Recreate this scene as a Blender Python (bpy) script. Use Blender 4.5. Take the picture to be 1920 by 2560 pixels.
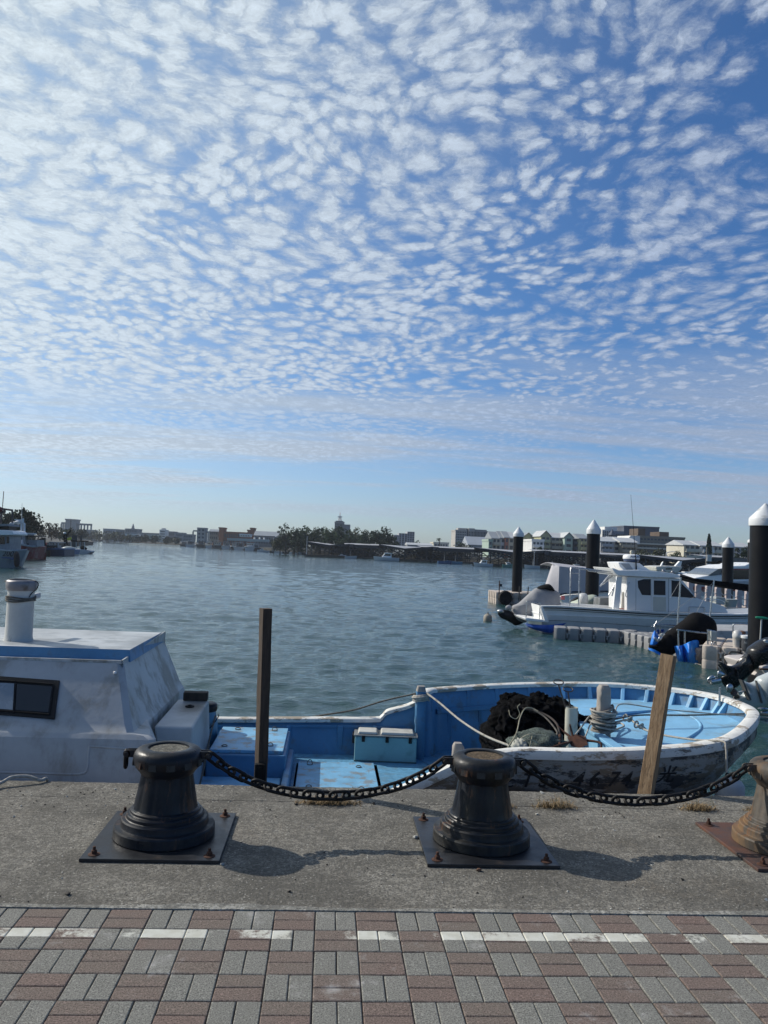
import bpy, bmesh, math, random
import numpy as np
from mathutils import Vector, Matrix, noise
for o in list(bpy.data.objects): bpy.data.objects.remove(o)
S = bpy.context.scene
COL = S.collection
rad = math.radians
PI = math.pi
# ---------------------------------------------------------------- camera
FPX = 2000.0
PITCH, ROLL, YAW, CH = rad(2.69), rad(2.35), rad(3.79), 1.82
_w = Vector((math.sin(YAW)*math.cos(PITCH), math.cos(YAW)*math.cos(PITCH), math.sin(PITCH)))
_rt = Vector((math.cos(YAW), -math.sin(YAW), 0)); _up = _rt.cross(_w)
_r = _rt*math.cos(ROLL)+_up*math.sin(ROLL); _u = -_rt*math.sin(ROLL)+_up*math.cos(ROLL)
cam_d = bpy.data.cameras.new('camera'); cam = bpy.data.objects.new('camera', cam_d); COL.objects.link(cam)
cam_d.sensor_fit = 'VERTICAL'; cam_d.sensor_height = 24; cam_d.sensor_width = 18; cam_d.lens = 24*FPX/2560
cam_d.clip_start = .05; cam_d.clip_end = 9000
m3 = Matrix((_r, _u, -_w)).transposed()
cam.matrix_world = Matrix.Translation((0, 0, CH)) @ m3.to_4x4()
S.camera = cam
S.render.resolution_x, S.render.resolution_y = 768, 1024
# ---------------------------------------------------------------- sky, sun, exposure
SUN = Vector((-.725, .397, .563)).normalized()
SUN_EL = math.asin(SUN.z); SUN_AZ = math.atan2(SUN.x, SUN.y)
world = bpy.data.worlds.new('World'); S.world = world; world.use_nodes = True
def build_world():
    nt = world.node_tree; nt.nodes.clear()
    N = lambda t, **k: _mk(nt, t, k)
    L = nt.links.new
    out = N('ShaderNodeOutputWorld'); bg = N('ShaderNodeBackground'); bg.inputs[1].default_value = .1
    L(bg.outputs[0], out.inputs[0])
    sky = N('ShaderNodeTexSky', sky_type='NISHITA', sun_disc=False, sun_elevation=SUN_EL, sun_rotation=SUN_AZ,
            altitude=0, air_density=1.0, dust_density=.6, ozone_density=2.5)
    tc = N('ShaderNodeTexCoord'); sp = N('ShaderNodeSeparateXYZ'); L(tc.outputs['Generated'], sp.inputs[0])
    def M(op, a, b=None, c=None, clamp=False):
        n = N('ShaderNodeMath', operation=op); n.use_clamp = clamp
        for i, v in enumerate((a, b, c)):
            if v is None: continue
            if isinstance(v, (int, float)): n.inputs[i].default_value = v
            else: L(v, n.inputs[i])
        return n.outputs[0]
    x, y, z = sp.outputs[0], sp.outputs[1], sp.outputs[2]
    zz = M('ADD', M('MAXIMUM', z, 0.0), .085)
    px, py = M('DIVIDE', x, zz), M('DIVIDE', y, zz)
    cb = N('ShaderNodeCombineXYZ'); L(px, cb.inputs[0]); L(py, cb.inputs[1])
    P = cb.outputs[0]
    def NZ(scale, detail, rough, vec, out='Fac', dist=0.):
        n = N('ShaderNodeTexNoise'); n.inputs['Scale'].default_value = scale; n.inputs['Detail'].default_value = detail; n.inputs['Roughness'].default_value = rough; n.inputs['Distortion'].default_value = dist
        L(vec, n.inputs['Vector']); return n.outputs[out]
    def VM(op, a, b=None, c=None, scale=None):
        n = N('ShaderNodeVectorMath', operation=op)
        for i, v in enumerate((a, b, c)):
            if v is None: continue
            if isinstance(v, tuple): n.inputs[i].default_value = v
            else: L(v, n.inputs[i])
        if scale is not None:
            if isinstance(scale, (int, float)): n.inputs['Scale'].default_value = scale
            else: L(scale, n.inputs['Scale'])
        return n.outputs[0]
    def RG(v, a, b_, c=0., d=1., smooth=True):
        n = N('ShaderNodeMapRange', interpolation_type='SMOOTHSTEP' if smooth else 'LINEAR'); L(v, n.inputs[0])
        for i, q in enumerate((a, b_, c, d)): n.inputs[i+1].default_value = q
        return n.outputs[0]
    # puffs: cells of two sizes whose outline is broken up by warped noise
    w1 = VM('MULTIPLY_ADD', VM('SUBTRACT', NZ(1.9, 2, .5, P, 'Color'), (.5, .5, .5)), (.22, .22, 0), P)
    w2 = VM('MULTIPLY_ADD', VM('SUBTRACT', NZ(24, 4, .62, w1, 'Color'), (.5, .5, .5)), (.050, .050, 0), w1)
    w3 = VM('MULTIPLY_ADD', VM('SUBTRACT', NZ(95, 4, .68, w2, 'Color'), (.5, .5, .5)), (.018, .018, 0), w2)
    mp = N('ShaderNodeMapping'); mp.inputs['Rotation'].default_value = (0, 0, rad(24)); mp.inputs['Scale'].default_value = (1.0, .80, 1); L(w3, mp.inputs[0])
    vo = N('ShaderNodeTexVoronoi', feature='SMOOTH_F1'); vo.inputs['Scale'].default_value = 24; vo.inputs['Smoothness'].default_value = .25; L(mp.outputs[0], vo.inputs['Vector'])
    vo2 = N('ShaderNodeTexVoronoi', feature='SMOOTH_F1'); vo2.inputs['Scale'].default_value = 16; vo2.inputs['Smoothness'].default_value = .3; L(mp.outputs[0], vo2.inputs['Vector'])
    wsel = RG(NZ(1.7, 3, .6, P), .44, .60); puff = M('SUBTRACT', .62, M('ADD', M('MULTIPLY', vo.outputs['Distance'], M('SUBTRACT', 1.0, wsel)), M('MULTIPLY', vo2.outputs['Distance'], wsel)))
    n1 = NZ(15, 8, .60, w1); n2 = NZ(1.15, 3, .5, P); n3 = NZ(70, 6, .70, w2); n4 = NZ(3.1, 3, .5, w1)
    # cover: banks thicker on the sun's side and overhead, thinning out to the right
    azr = M('DIVIDE', x, M('MAXIMUM', y, .15))
    cov = M('ADD', M('MULTIPLY_ADD', azr, -.36, .10), M('MULTIPLY', M('SUBTRACT', n2, .5), .55))
    cov = M('ADD', cov, M('MULTIPLY', M('SUBTRACT', n4, .5), .45))
    d = M('ADD', M('MULTIPLY', puff, 1.15), M('MULTIPLY', M('SUBTRACT', n1, .5), .95))
    d = M('ADD', d, M('MULTIPLY', M('SUBTRACT', n3, .5), .42))
    d = M('ADD', d, cov)
    al0 = RG(d, -.20, .50)
    hz = RG(z, .07, .21, .0, 1.0)
    # long thin streaks low in the sky
    st = N('ShaderNodeMapping'); st.inputs['Rotation'].default_value = (0, 0, rad(-12)); st.inputs['Scale'].default_value = (.22, .9, 1); L(P, st.inputs[0])
    streak = M('MULTIPLY', RG(NZ(1.3, 6, .62, st.outputs[0]), .40, .58), RG(z, .02, .07, 0, 1)); streak = M('MULTIPLY', streak, RG(z, .30, .15, 0, .85))
    alpha = M('MULTIPLY', M('MAXIMUM', M('MULTIPLY', M('MULTIPLY', al0, hz), .92), streak), RG(y, -.45, .15, .06, 1.0))  # unseen cover behind the camera is thinned to dim skylight on facing sides
    dt = N('ShaderNodeVectorMath', operation='DOT_PRODUCT'); L(tc.outputs['Generated'], dt.inputs[0]); dt.inputs[1].default_value = SUN
    sn = RG(dt.outputs['Value'], .25, .92, smooth=False)
    cr = N('ShaderNodeMix', data_type='RGBA'); L(sn, cr.inputs['Factor'])
    cr.inputs['A'].default_value = CLOUD_FAR; cr.inputs['B'].default_value = CLOUD_SUN
    th = M('ADD', M('MULTIPLY', RG(d, .0, .75), .20), M('MULTIPLY', n3, .50)); th = M('ADD', th, .54)
    cm = VM('SCALE', cr.outputs['Result'], scale=th)
    tint = N('ShaderNodeMix', data_type='RGBA', blend_type='MULTIPLY'); tint.inputs['Factor'].default_value = 1
    L(sky.outputs[0], tint.inputs['A'])
    # keep the blue of clear air down toward the skyline
    hc = N('ShaderNodeMix', data_type='RGBA'); L(RG(z, .0, .30), hc.inputs['Factor']); hc.inputs['A'].default_value = (.76, .93, 1.24, 1); hc.inputs['B'].default_value = SKYTINT; L(hc.outputs['Result'], tint.inputs['B'])
    veil = N('ShaderNodeMix', data_type='RGBA'); L(tint.outputs['Result'], veil.inputs['A']); veil.inputs['B'].default_value = (5.6, 7.1, 8.0, 1)
    L(M('ADD', M('MULTIPLY', M('MULTIPLY', sn, sn), .68), .0, clamp=True), veil.inputs['Factor'])
    mx = N('ShaderNodeMix', data_type='RGBA'); L(alpha, mx.inputs['Factor']); L(veil.outputs['Result'], mx.inputs['A']); L(cm, mx.inputs['B'])
    L(mx.outputs['Result'], bg.inputs[0])
CLOUD_FAR = (4.4, 5.3, 7.0, 1); CLOUD_SUN = (8.0, 9.0, 9.5, 1)
SKYTINT = (.43, .76, 1.12, 1)
def _mk(nt, t, k):
    n = nt.nodes.new(t)
    for a, v in k.items(): setattr(n, a, v)
    return n
build_world()
sun_d = bpy.data.lights.new('sun', 'SUN'); sun_d.energy = 4.6; sun_d.angle = rad(.6); sun_d.color = (1, .94, .84)
sun = bpy.data.objects.new('sun', sun_d); COL.objects.link(sun); sun.rotation_euler = SUN.to_track_quat('Z', 'Y').to_euler(); sun.location = (-20, 10, 30)
S.view_settings.view_transform = 'Standard'; S.view_settings.look = 'None'; S.view_settings.exposure = 0; S.view_settings.gamma = 1
# ---------------------------------------------------------------- where a point seen in the photograph stands
def ray(x, y): return _w*FPX+_r*(x-960)-_u*(y-1280)
def onz(x, y, z=0.): d = ray(x, y); return Vector((0, 0, CH))+d*((z-CH)/d.z)
def ony(x, y, Y): d = ray(x, y); return Vector((0, 0, CH))+d*(Y/d.y)
def XZ(pts, Y): return [(p.x, p.z) for p in (ony(x, y, Y) for x, y in pts)]
# ---------------------------------------------------------------- things
def tag(o, label=None, cat=None, group=None, kind=None):
    if label: o['label'] = label
    if cat: o['category'] = cat
    if group: o['group'] = group
    if kind: o['kind'] = kind
    return o
def thing(name, label, cat, loc=(0, 0, 0), group=None, rz=0):
    o = bpy.data.objects.new(name, None); COL.objects.link(o); o.location = loc; o.rotation_euler = (0, 0, rz); o.empty_display_size = .2
    return tag(o, label, cat, group)
def copy_tree(o, parent=None):
    c = o.copy(); COL.objects.link(c)
    if parent: c.parent = parent
    for ch in o.children: copy_tree(ch, c)
    return c
def place(o, loc, rz=0, label=None, sc=None):
    o.location = loc; o.rotation_euler = (0, 0, rz)
    if sc: o.scale = sc if hasattr(sc, '__len__') else (sc, sc, sc)
    if label: o['label'] = label
    return o
def rootloc(p):
    v = Vector((0, 0, 0))
    while p is not None: v += Vector(p.location); p = p.parent
    return v
def smooth_path(pts, n=8, closed=False):
    pts = [Vector(p) for p in pts]; out = []
    m = len(pts)
    for i in range(m if closed else m-1):
        a = pts[i-1] if (i or closed) else pts[0]*2-pts[1]
        b, c = pts[i], pts[(i+1) % m]
        d = pts[(i+2) % m] if (closed or i+2 < m) else pts[-1]*2-pts[-2]
        for k in range(n):
            t = k/n
            out.append(.5*((2*b)+(c-a)*t+(2*a-5*b+4*c-d)*t*t+(-a+3*b-3*c+d)*t**3))
    if not closed: out.append(pts[-1])
    return out
LOCAL = [False]
class MB:
    def __init__(s): s.v = []; s.f = []; s.m = []; s.attr = None
    def add(s, vs, fs, mi=0):
        b = len(s.v); s.v += [tuple(v) for v in vs]; s.f += [tuple(i+b for i in f) for f in fs]; s.m += [mi]*len(fs); return s
    def box(s, c, size, rz=0, rx=0, ry=0, mi=0, taper=1, M=None):
        hx, hy, hz = size[0]/2, size[1]/2, size[2]/2
        vs = [Vector((x*(taper if z > 0 else 1), y*(taper if z > 0 else 1), z)) for z in (-hz, hz) for x, y in ((-hx, -hy), (hx, -hy), (hx, hy), (-hx, hy))]
        R = Matrix.Rotation(rz, 3, 'Z') @ Matrix.Rotation(ry, 3, 'Y') @ Matrix.Rotation(rx, 3, 'X')
        if M is not None: R = M
        vs = [R @ v+Vector(c) for v in vs]
        return s.add(vs, [(3, 2, 1, 0), (4, 5, 6, 7), (0, 1, 5, 4), (1, 2, 6, 5), (2, 3, 7, 6), (3, 0, 4, 7)], mi)
    def bb(s, x0, x1, y0, y1, z0, z1, mi=0): return s.box(((x0+x1)/2, (y0+y1)/2, (z0+z1)/2), (abs(x1-x0), abs(y1-y0), abs(z1-z0)), mi=mi)
    def bar(s, a, b, w, h=None, mi=0):
        a, b = Vector(a), Vector(b); d = b-a; h = h or w
        q = d.to_track_quat('Z', 'Y').to_matrix()
        return s.box((a+b)/2, (w, h, d.length), M=q, mi=mi)
    def cyl(s, a, b, r0, r1=None, n=16, mi=0, caps=True):
        a, b = Vector(a), Vector(b); r1 = r0 if r1 is None else r1
        q = (b-a).to_track_quat('Z', 'Y').to_matrix()
        vs = []
        for p, r in ((a, r0), (b, r1)):
            for k in range(n): vs.append(p+q @ Vector((r*math.cos(2*PI*k/n), r*math.sin(2*PI*k/n), 0)))
        fs = [(k, (k+1) % n, n+(k+1) % n, n+k) for k in range(n)]
        if caps: fs += [tuple(range(n-1, -1, -1)), tuple(range(n, 2*n))]
        return s.add(vs, fs, mi)
    def lathe(s, prof, c=(0, 0, 0), n=32, mi=0, rfun=None):
        vs = []; fs = []
        for i, (r, z) in enumerate(prof):
            for k in range(n):
                a = 2*PI*k/n; rr = r if rfun is None else rfun(r, z, a)
                vs.append((c[0]+rr*math.cos(a), c[1]+rr*math.sin(a), c[2]+z))
        for i in range(len(prof)-1):
            for k in range(n): fs.append((i*n+k, i*n+(k+1) % n, (i+1)*n+(k+1) % n, (i+1)*n+k))
        if prof[0][0] > 1e-4: fs.append(tuple(range(n-1, -1, -1)))
        if prof[-1][0] > 1e-4: fs.append(tuple((len(prof)-1)*n+k for k in range(n)))
        return s.add(vs, fs, mi)
    def tube(s, path, r, n=8, closed=False, mi=0, caps=True, rf=None):
        path = [Vector(p) for p in path]; m = len(path)
        T = []
        for i in range(m):
            a = path[i-1] if (i or closed) else path[0]; b = path[(i+1) % m] if (closed or i < m-1) else path[-1]
            t = (b-a); T.append(t.normalized() if t.length > 1e-9 else Vector((1, 0, 0)))
        nrm = T[0].orthogonal().normalized(); vs = []; sl = 0
        for i in range(m):
            if i:
                nrm = (nrm-T[i]*nrm.dot(T[i])); nrm = nrm.normalized() if nrm.length > 1e-6 else T[i].orthogonal().normalized(); sl += (path[i]-path[i-1]).length
            bi = T[i].cross(nrm)
            rr = r[i] if hasattr(r, '__len__') else r
            for k in range(n):
                a = 2*PI*k/n; q = rr if rf is None else rr*rf(a, sl)
                vs.append(path[i]+(nrm*math.cos(a)+bi*math.sin(a))*q)
        fs = []
        for i in range(m if closed else m-1):
            j = (i+1) % m
            for k in range(n): fs.append((i*n+k, i*n+(k+1) % n, j*n+(k+1) % n, j*n+k))
        if caps and not closed: fs += [tuple(range(n-1, -1, -1)), tuple((m-1)*n+k for k in range(n))]
        return s.add(vs, fs, mi)
    def rope(s, path, r, mi=0):
        # three-strand laid rope
        path = [Vector(p) for p in path]; L = sum((path[i+1]-path[i]).length for i in range(len(path)-1))
        step = r*.9; out = [path[0]]; acc = 0
        n = max(4, int(L/step)); n = min(n, 900)
        d = [0]
        for i in range(len(path)-1): d.append(d[-1]+(path[i+1]-path[i]).length)
        j = 0; out = []
        for k in range(n+1):
            t = L*k/n
            while j < len(path)-2 and d[j+1] < t: j += 1
            u = (t-d[j])/max(1e-9, d[j+1]-d[j]); out.append(path[j].lerp(path[j+1], min(1, u)))
        tw = 2*PI/(r*9)
        return s.tube(out, r, 9, mi=mi, rf=lambda a, l: .80+.26*abs(math.cos(1.5*(a-tw*l))))
    def prism(s, poly, y0, y1, mi=0, inset=0.0):
        # polygon in (x, z), extruded in y; inset shrinks the far side
        n = len(poly)
        cx = sum(p[0] for p in poly)/n; cz = sum(p[1] for p in poly)/n
        vs = [(x, y0, z) for x, z in poly]+[(cx+(x-cx)*(1-inset), y1, cz+(z-cz)*(1-inset)) for x, z in poly]
        fs = [tuple(range(n)), tuple(range(2*n-1, n-1, -1))]+[(k, n+k, n+(k+1) % n, (k+1) % n) for k in range(n)]
        return s.add(vs, fs, mi)
    def puff(s, poly, Y, d, mi=0, n=6, amp=0, seed=0, core=.0, fr=2.5):
        # rounded body whose side outline is the polygon (x, z): rings shrink toward a curved middle line
        poly = [Vector((x, 0, z)) for x, z in poly]; poly = smooth_path(poly, 3, closed=True); m = len(poly)
        c = sum(poly, Vector())/m; rows = []
        for sg in (-1, 1):
            rr = []
            for k in range(n+1):
                a = PI/2*k/n; f = math.cos(a)*(1-core)+core; y = sg*math.sin(a)*d/2
                rr.append([Vector((c.x+(p.x-c.x)*f, Y+y, c.z+(p.z-c.z)*f)) for p in poly])
            rows = rr[::-1]+rr[1:] if sg == -1 else rows[:n+1]+rr[1:]
        if amp:
            for r in rows:
                for i, p in enumerate(r): q = noise.noise(p*fr+Vector((seed, 0, 0)))*amp+noise.noise(p*fr*3+Vector((seed, 3, 0)))*amp*.4; r[i] = p+Vector((q*.5, q, q*.5))
        k0 = len(s.v); s.grid(rows, closed=True, mi=mi); s.add(rows[0], [tuple(range(m))], mi); s.add(rows[-1], [tuple(range(m-1, -1, -1))], mi); return s
    def slab(s, poly, z0, z1, mi=0):
        n = len(poly); vs = [(x, y, z0) for x, y in poly]+[(x, y, z1) for x, y in poly]
        fs = [tuple(range(n-1, -1, -1)), tuple(range(n, 2*n))]+[(k, (k+1) % n, n+(k+1) % n, n+k) for k in range(n)]
        return s.add(vs, fs, mi)
    def grid(s, rows, mi=0, closed=False, flip=False):
        # rows: list of equally long lists of points
        m = len(rows[0]); vs = [p for r in rows for p in r]; fs = []
        for i in range(len(rows)-1):
            for k in range(m if closed else m-1):
                q = (i*m+k, i*m+(k+1) % m, (i+1)*m+(k+1) % m, (i+1)*m+k)
                fs.append(q[::-1] if flip else q)
        return s.add(vs, fs, mi)
    def build(s, name, mats, parent=None, smooth=None, bevel=0, seg=2, recalc=True, solid=0):
        me = bpy.data.meshes.new(name); off = Vector((0, 0, 0)) if LOCAL[0] else rootloc(parent)
        me.from_pydata([(v[0]-off.x, v[1]-off.y, v[2]-off.z) for v in s.v], [], s.f)
        for m in (mats if isinstance(mats, (list, tuple)) else [mats]): me.materials.append(m)
        me.polygons.foreach_set('material_index', s.m)
        if recalc:
            bm = bmesh.new(); bm.from_mesh(me); bmesh.ops.recalc_face_normals(bm, faces=bm.faces); bm.to_mesh(me); bm.free()
        if smooth is not None:
            me.polygons.foreach_set('use_smooth', [True]*len(me.polygons)); me.set_sharp_from_angle(angle=rad(smooth))
        me.update()
        o = bpy.data.objects.new(name, me); COL.objects.link(o)
        if parent: o.parent = parent
        if solid:
            md = o.modifiers.new('solid', 'SOLIDIFY'); md.thickness = solid; md.offset = 0
        if bevel:
            md = o.modifiers.new('bevel', 'BEVEL'); md.width = bevel; md.segments = seg; md.limit_method = 'ANGLE'; md.angle_limit = rad(35)
            if smooth is None: me.polygons.foreach_set('use_smooth', [True]*len(me.polygons)); md.harden_normals = True
        return o
# ---------------------------------------------------------------- materials
def nodes(name):
    m = bpy.data.materials.new(name); m.use_nodes = True; nt = m.node_tree; nt.nodes.clear()
    o = nt.nodes.new('ShaderNodeOutputMaterial'); b = nt.nodes.new('ShaderNodeBsdfPrincipled'); nt.links.new(b.outputs[0], o.inputs[0])
    return m, nt, b
class G:
    def __init__(s, nt, coord='Object'):
        s.nt = nt; s.L = nt.links.new; tc = nt.nodes.new('ShaderNodeTexCoord'); s.co = tc.outputs[coord]
        if coord == 'World':
            pass
    def n(s, t, **k): return _mk(s.nt, t, k)
    def setin(s, sock, v):
        if isinstance(v, (int, float)): sock.default_value = v
        elif isinstance(v, (tuple, list)): sock.default_value = tuple(v)+((1,) if len(v) == 3 and len(sock.default_value) == 4 else ())
        else: s.L(v, sock)
    def math(s, op, a, b=None, clamp=False):
        n = s.n('ShaderNodeMath', operation=op); n.use_clamp = clamp; s.setin(n.inputs[0], a)
        if b is not None: s.setin(n.inputs[1], b)
        return n.outputs[0]
    def noise(s, scale, detail=4, rough=.55, vec=None, stretch=None, out='Fac'):
        n = s.n('ShaderNodeTexNoise'); n.inputs['Scale'].default_value = scale; n.inputs['Detail'].default_value = detail; n.inputs['Roughness'].default_value = rough
        v = vec or s.co
        if stretch:
            mp = s.n('ShaderNodeMapping'); mp.inputs['Scale'].default_value = stretch; s.L(v, mp.inputs[0]); v = mp.outputs[0]
        s.L(v, n.inputs['Vector']); return n.outputs[out]
    def voro(s, scale, feature='F1', out='Distance', vec=None, rnd=1):
        n = s.n('ShaderNodeTexVoronoi', feature=feature); n.inputs['Scale'].default_value = scale; n.inputs['Randomness'].default_value = rnd
        s.L(vec or s.co, n.inputs['Vector']); return n.outputs[out]
    def rng(s, v, a, b, c=0., d=1., smooth=True):
        n = s.n('ShaderNodeMapRange'); 
        if smooth: n.interpolation_type = 'SMOOTHSTEP'
        s.L(v, n.inputs[0])
        for i, q in enumerate((a, b, c, d)): n.inputs[i+1].default_value = q
        return n.outputs[0]
    def mix(s, f, a, b, mode='MIX'):
        n = s.n('ShaderNodeMix', data_type='RGBA', blend_type=mode); s.setin(n.inputs['Factor'], f); s.setin(n.inputs['A'], a); s.setin(n.inputs['B'], b); return n.outputs['Result']
    def bump(s, h, dist=.01, strength=.5, prev=None):
        n = s.n('ShaderNodeBump'); n.inputs['Distance'].default_value = dist; n.inputs['Strength'].default_value = strength; s.L(h, n.inputs['Height'])
        if prev is not None: s.L(prev, n.inputs['Normal'])
        return n.outputs[0]
    def xyz(s, vec=None):
        n = s.n('ShaderNodeSeparateXYZ'); s.L(vec or s.co, n.inputs[0]); return n.outputs
_mc = {}
def pm(name, col, rough=.6, metal=0, var=.15, vs=3., dirt=None, ds=4., dth=(.5, .7), damt=.8, bump=0, bs=60., spec=.5, fine=.1, coat=0, streak=None):
    """painted or plain surface: base colour with soft variation, optional dirt patches, fine grain and bump"""
    if name in _mc: return _mc[name]
    m, nt, b = nodes(name); g = G(nt)
    c2 = tuple(max(0, c*(1-var)) for c in col); c3 = tuple(min(1, c*(1+var*.6)) for c in col)
    c = g.mix(g.rng(g.noise(vs, 5, .6), .3, .7), c2, c3)
    if fine: c = g.mix(g.math('MULTIPLY', g.rng(g.noise(vs*14, 3, .6), .35, .75), fine), c, tuple(q*.55 for q in col))
    if dirt:
        f = g.noise(ds, 6, .65, stretch=streak)
        c = g.mix(g.math('MULTIPLY', g.rng(f, dth[0], dth[1]), damt), c, dirt)
    g.L(c, b.inputs['Base Color'])
    g.L(g.rng(g.noise(vs*4, 3), .3, .7, max(0, rough-.08), min(1, rough+.08), False), b.inputs['Roughness'])
    b.inputs['Metallic'].default_value = metal; b.inputs['Specular IOR Level'].default_value = spec
    if coat: b.inputs['Coat Weight'].default_value = coat
    if bump: g.L(g.bump(g.noise(bs, 4, .6), bump, .6), b.inputs['Normal'])
    _mc[name] = m; return m
def glass(name='dark window glass', col=(.012, .016, .02)):
    if name in _mc: return _mc[name]
    m, nt, b = nodes(name); b.inputs['Base Color'].default_value = (*col, 1); b.inputs['Roughness'].default_value = .08; b.inputs['Specular IOR Level'].default_value = .6
    _mc[name] = m; return m
RUST = (.10, .04, .018); GRIME = (.06, .055, .045)
steel = pm('stainless steel', (.45, .46, .47), .3, 1, bump=0)
alu = pm('weathered aluminium', (.42, .43, .44), .45, .8)
white_gel = pm('white gelcoat', (.76, .76, .75), .32, var=.05, vs=.8, fine=.04, dirt=(.32, .33, .33), ds=1.2, dth=(.5, .85), damt=.35)
black_pl = pm('black plastic', (.008, .008, .009), .45, var=.3, spec=.25)
black_rub = pm('black rubber', (.010, .010, .011), .8, var=.4, dirt=(.035, .035, .032), ds=8, spec=.2)
# ================================================================ quay
EDGE, SEAM, WATER = 6.2, 4.105, -1.1
def concrete_mat(name, base, warm, speck=.6, rough=.9):
    m, nt, b = nodes(name); g = G(nt)
    c = g.mix(g.rng(g.noise(1.3, 8, .72), .38, .60), tuple(q*.62 for q in base), tuple(q*1.38 for q in base))
    c = g.mix(g.math('MULTIPLY', g.rng(g.noise(.7, 5, .7), .52, .75), .55), c, warm)
    gr = g.noise(70, 5, .8); c = g.mix(g.rng(gr, .38, .54), tuple(q*.24 for q in base), c); c = g.mix(g.math('MULTIPLY', g.rng(g.noise(19, 6, .75), .56, .44), .65), c, tuple(q*.5 for q in base))
    gr2 = g.noise(38, 3, .7); c = g.mix(g.math('MULTIPLY', g.rng(gr2, .52, .7), .5), c, tuple(q*1.5 for q in base))
    # exposed aggregate and shell bits
    v = g.voro(42); w = g.noise(7, 3)
    sp = g.math('MULTIPLY', g.rng(v, .24, .16), g.rng(w, .46, .60)); c = g.mix(g.math('MULTIPLY', sp, speck), c, (.52, .50, .45))
    v2 = g.voro(26, vec=g.n('ShaderNodeMapping').outputs[0]) if False else g.voro(23)
    sp2 = g.math('MULTIPLY', g.rng(v2, .15, .08), g.rng(g.noise(5.3, 2), .56, .62)); c = g.mix(sp2, c, (.02, .018, .016))
    # pale worn patches
    c = g.mix(g.math('MULTIPLY', g.rng(g.noise(2.6, 8, .75), .60, .74), .45), c, (.34, .34, .31))
    # dark damp stains
    c = g.mix(g.math('MULTIPLY', g.rng(g.noise(1.7, 6, .7), .60, .36), .0), c, (.03, .03, .03))
    g.L(c, b.inputs['Base Color']); b.inputs['Roughness'].default_value = rough; b.inputs['Specular IOR Level'].default_value = .3
    h = g.math('ADD', g.math('MULTIPLY', g.noise(60, 5, .75), 1.0), g.math('MULTIPLY', g.noise(9, 4, .6), 1.2))
    g.L(g.bump(h, .016, .9), b.inputs['Normal'])
    return m
conc = concrete_mat('quay concrete', (.205, .192, .165), (.19, .15, .105))
conc_wall = concrete_mat('quay wall concrete', (.12, .115, .10), (.05, .055, .04))
mortar = concrete_mat('mortar', (.33, .32, .285), (.24, .21, .18), .2)
R = random.Random(5)
def quay():
    # top sheet with a ragged seaward edge, a cold joint at 5.82 m, and the wall down into the water
    xs = np.arange(-9, 12.001, .03)
    nz = lambda x, s, k: noise.noise(Vector((x*s, k, 0)))
    b = MB()
    edge = [EDGE+.012*nz(x, 3, 1)+.014*nz(x, 17, 2)+.008*nz(x, 43, 5) for x in xs]
    rows = []
    rows.append([(x, SEAM, 0) for x in xs])
    rows.append([(x, 5.0, 0) for x in xs])
    jl = [5.82+.012*nz(x, 2, 7)+.006*nz(x, 19, 9) for x in xs]
    jw = [max(.0012, .0035+.006*nz(x, 2.3, 11)+.003*nz(x, 13, 3)) for x in xs]
    rows.append([(x, j-w, 0) for x, j, w in zip(xs, jl, jw)])
    rows.append([(x, j-w*.3, -.02) for x, j, w in zip(xs, jl, jw)])
    rows.append([(x, j+w*.3, -.02) for x, j, w in zip(xs, jl, jw)])
    rows.append([(x, j+w, .0) for x, j, w in zip(xs, jl, jw)])
    rows.append([(x, e-.02, .0) for x, e in zip(xs, edge)])
    rows.append([(x, e, -.014+.008*nz(x, 21, 4)) for x, e in zip(xs, edge)])
    rows.append([(x, EDGE+.02, -.3) for x in xs])
    rows.append([(x, EDGE+.02, -3.2) for x in xs])
    b.grid(rows)
    b.add([(-9, SEAM, -3.2), (-9, EDGE, -3.2), (-9, EDGE, 0), (-9, SEAM, 0)], [(0, 1, 2, 3)])
    b.add([(12, SEAM, -3.2), (12, EDGE, -3.2), (12, EDGE, 0), (12, SEAM, 0)], [(0, 3, 2, 1)])
    o = b.build('quay', conc, recalc=False); tag(o, 'worn grey concrete quay apron with speckled aggregate and a long cracked joint', None, kind='structure')
    # bed below the pavers, wide ground behind the camera
    b = MB(); b.bb(-60, 60, -60, SEAM-.002, -3.2, -.009)
    # the quay goes on beyond the modelled apron on both sides
    b.bb(-60, -9.002, SEAM, EDGE, -3.2, -.004); b.bb(12.002, 60, SEAM, EDGE, -3.2, -.004)
    tag(b.build('ground', concrete_mat('joint sand', (.09, .07, .062), (.06, .055, .04), .1)), 'dark sand bed under the pavers', None, kind='structure')
    # strip of mortar along the seam
    xs = np.arange(-9, 12.001, .02); b = MB()
    lo = [SEAM-.006+.004*nz(x, 9, 3) for x in xs]; hi = [SEAM+.034+max(-.03, .05*nz(x, 1.1, 8)+.01*nz(x, 11, 6)+.005*nz(x, 40, 6)) for x in xs]
    b.grid([[(x, a, -.003) for x, a in zip(xs, lo)], [(x, a+.001, .0055) for x, a in zip(xs, lo)], [(x, max(a+.004, c-.004), .006) for x, a, c in zip(xs, lo, hi)], [(x, max(a+.006, c), .0005) for x, a, c in zip(xs, lo, hi)]])
    tag(b.build('mortar_strip', mortar, recalc=False), 'thin pale mortar strip between pavers and concrete', None, kind='structure')
quay()
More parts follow.
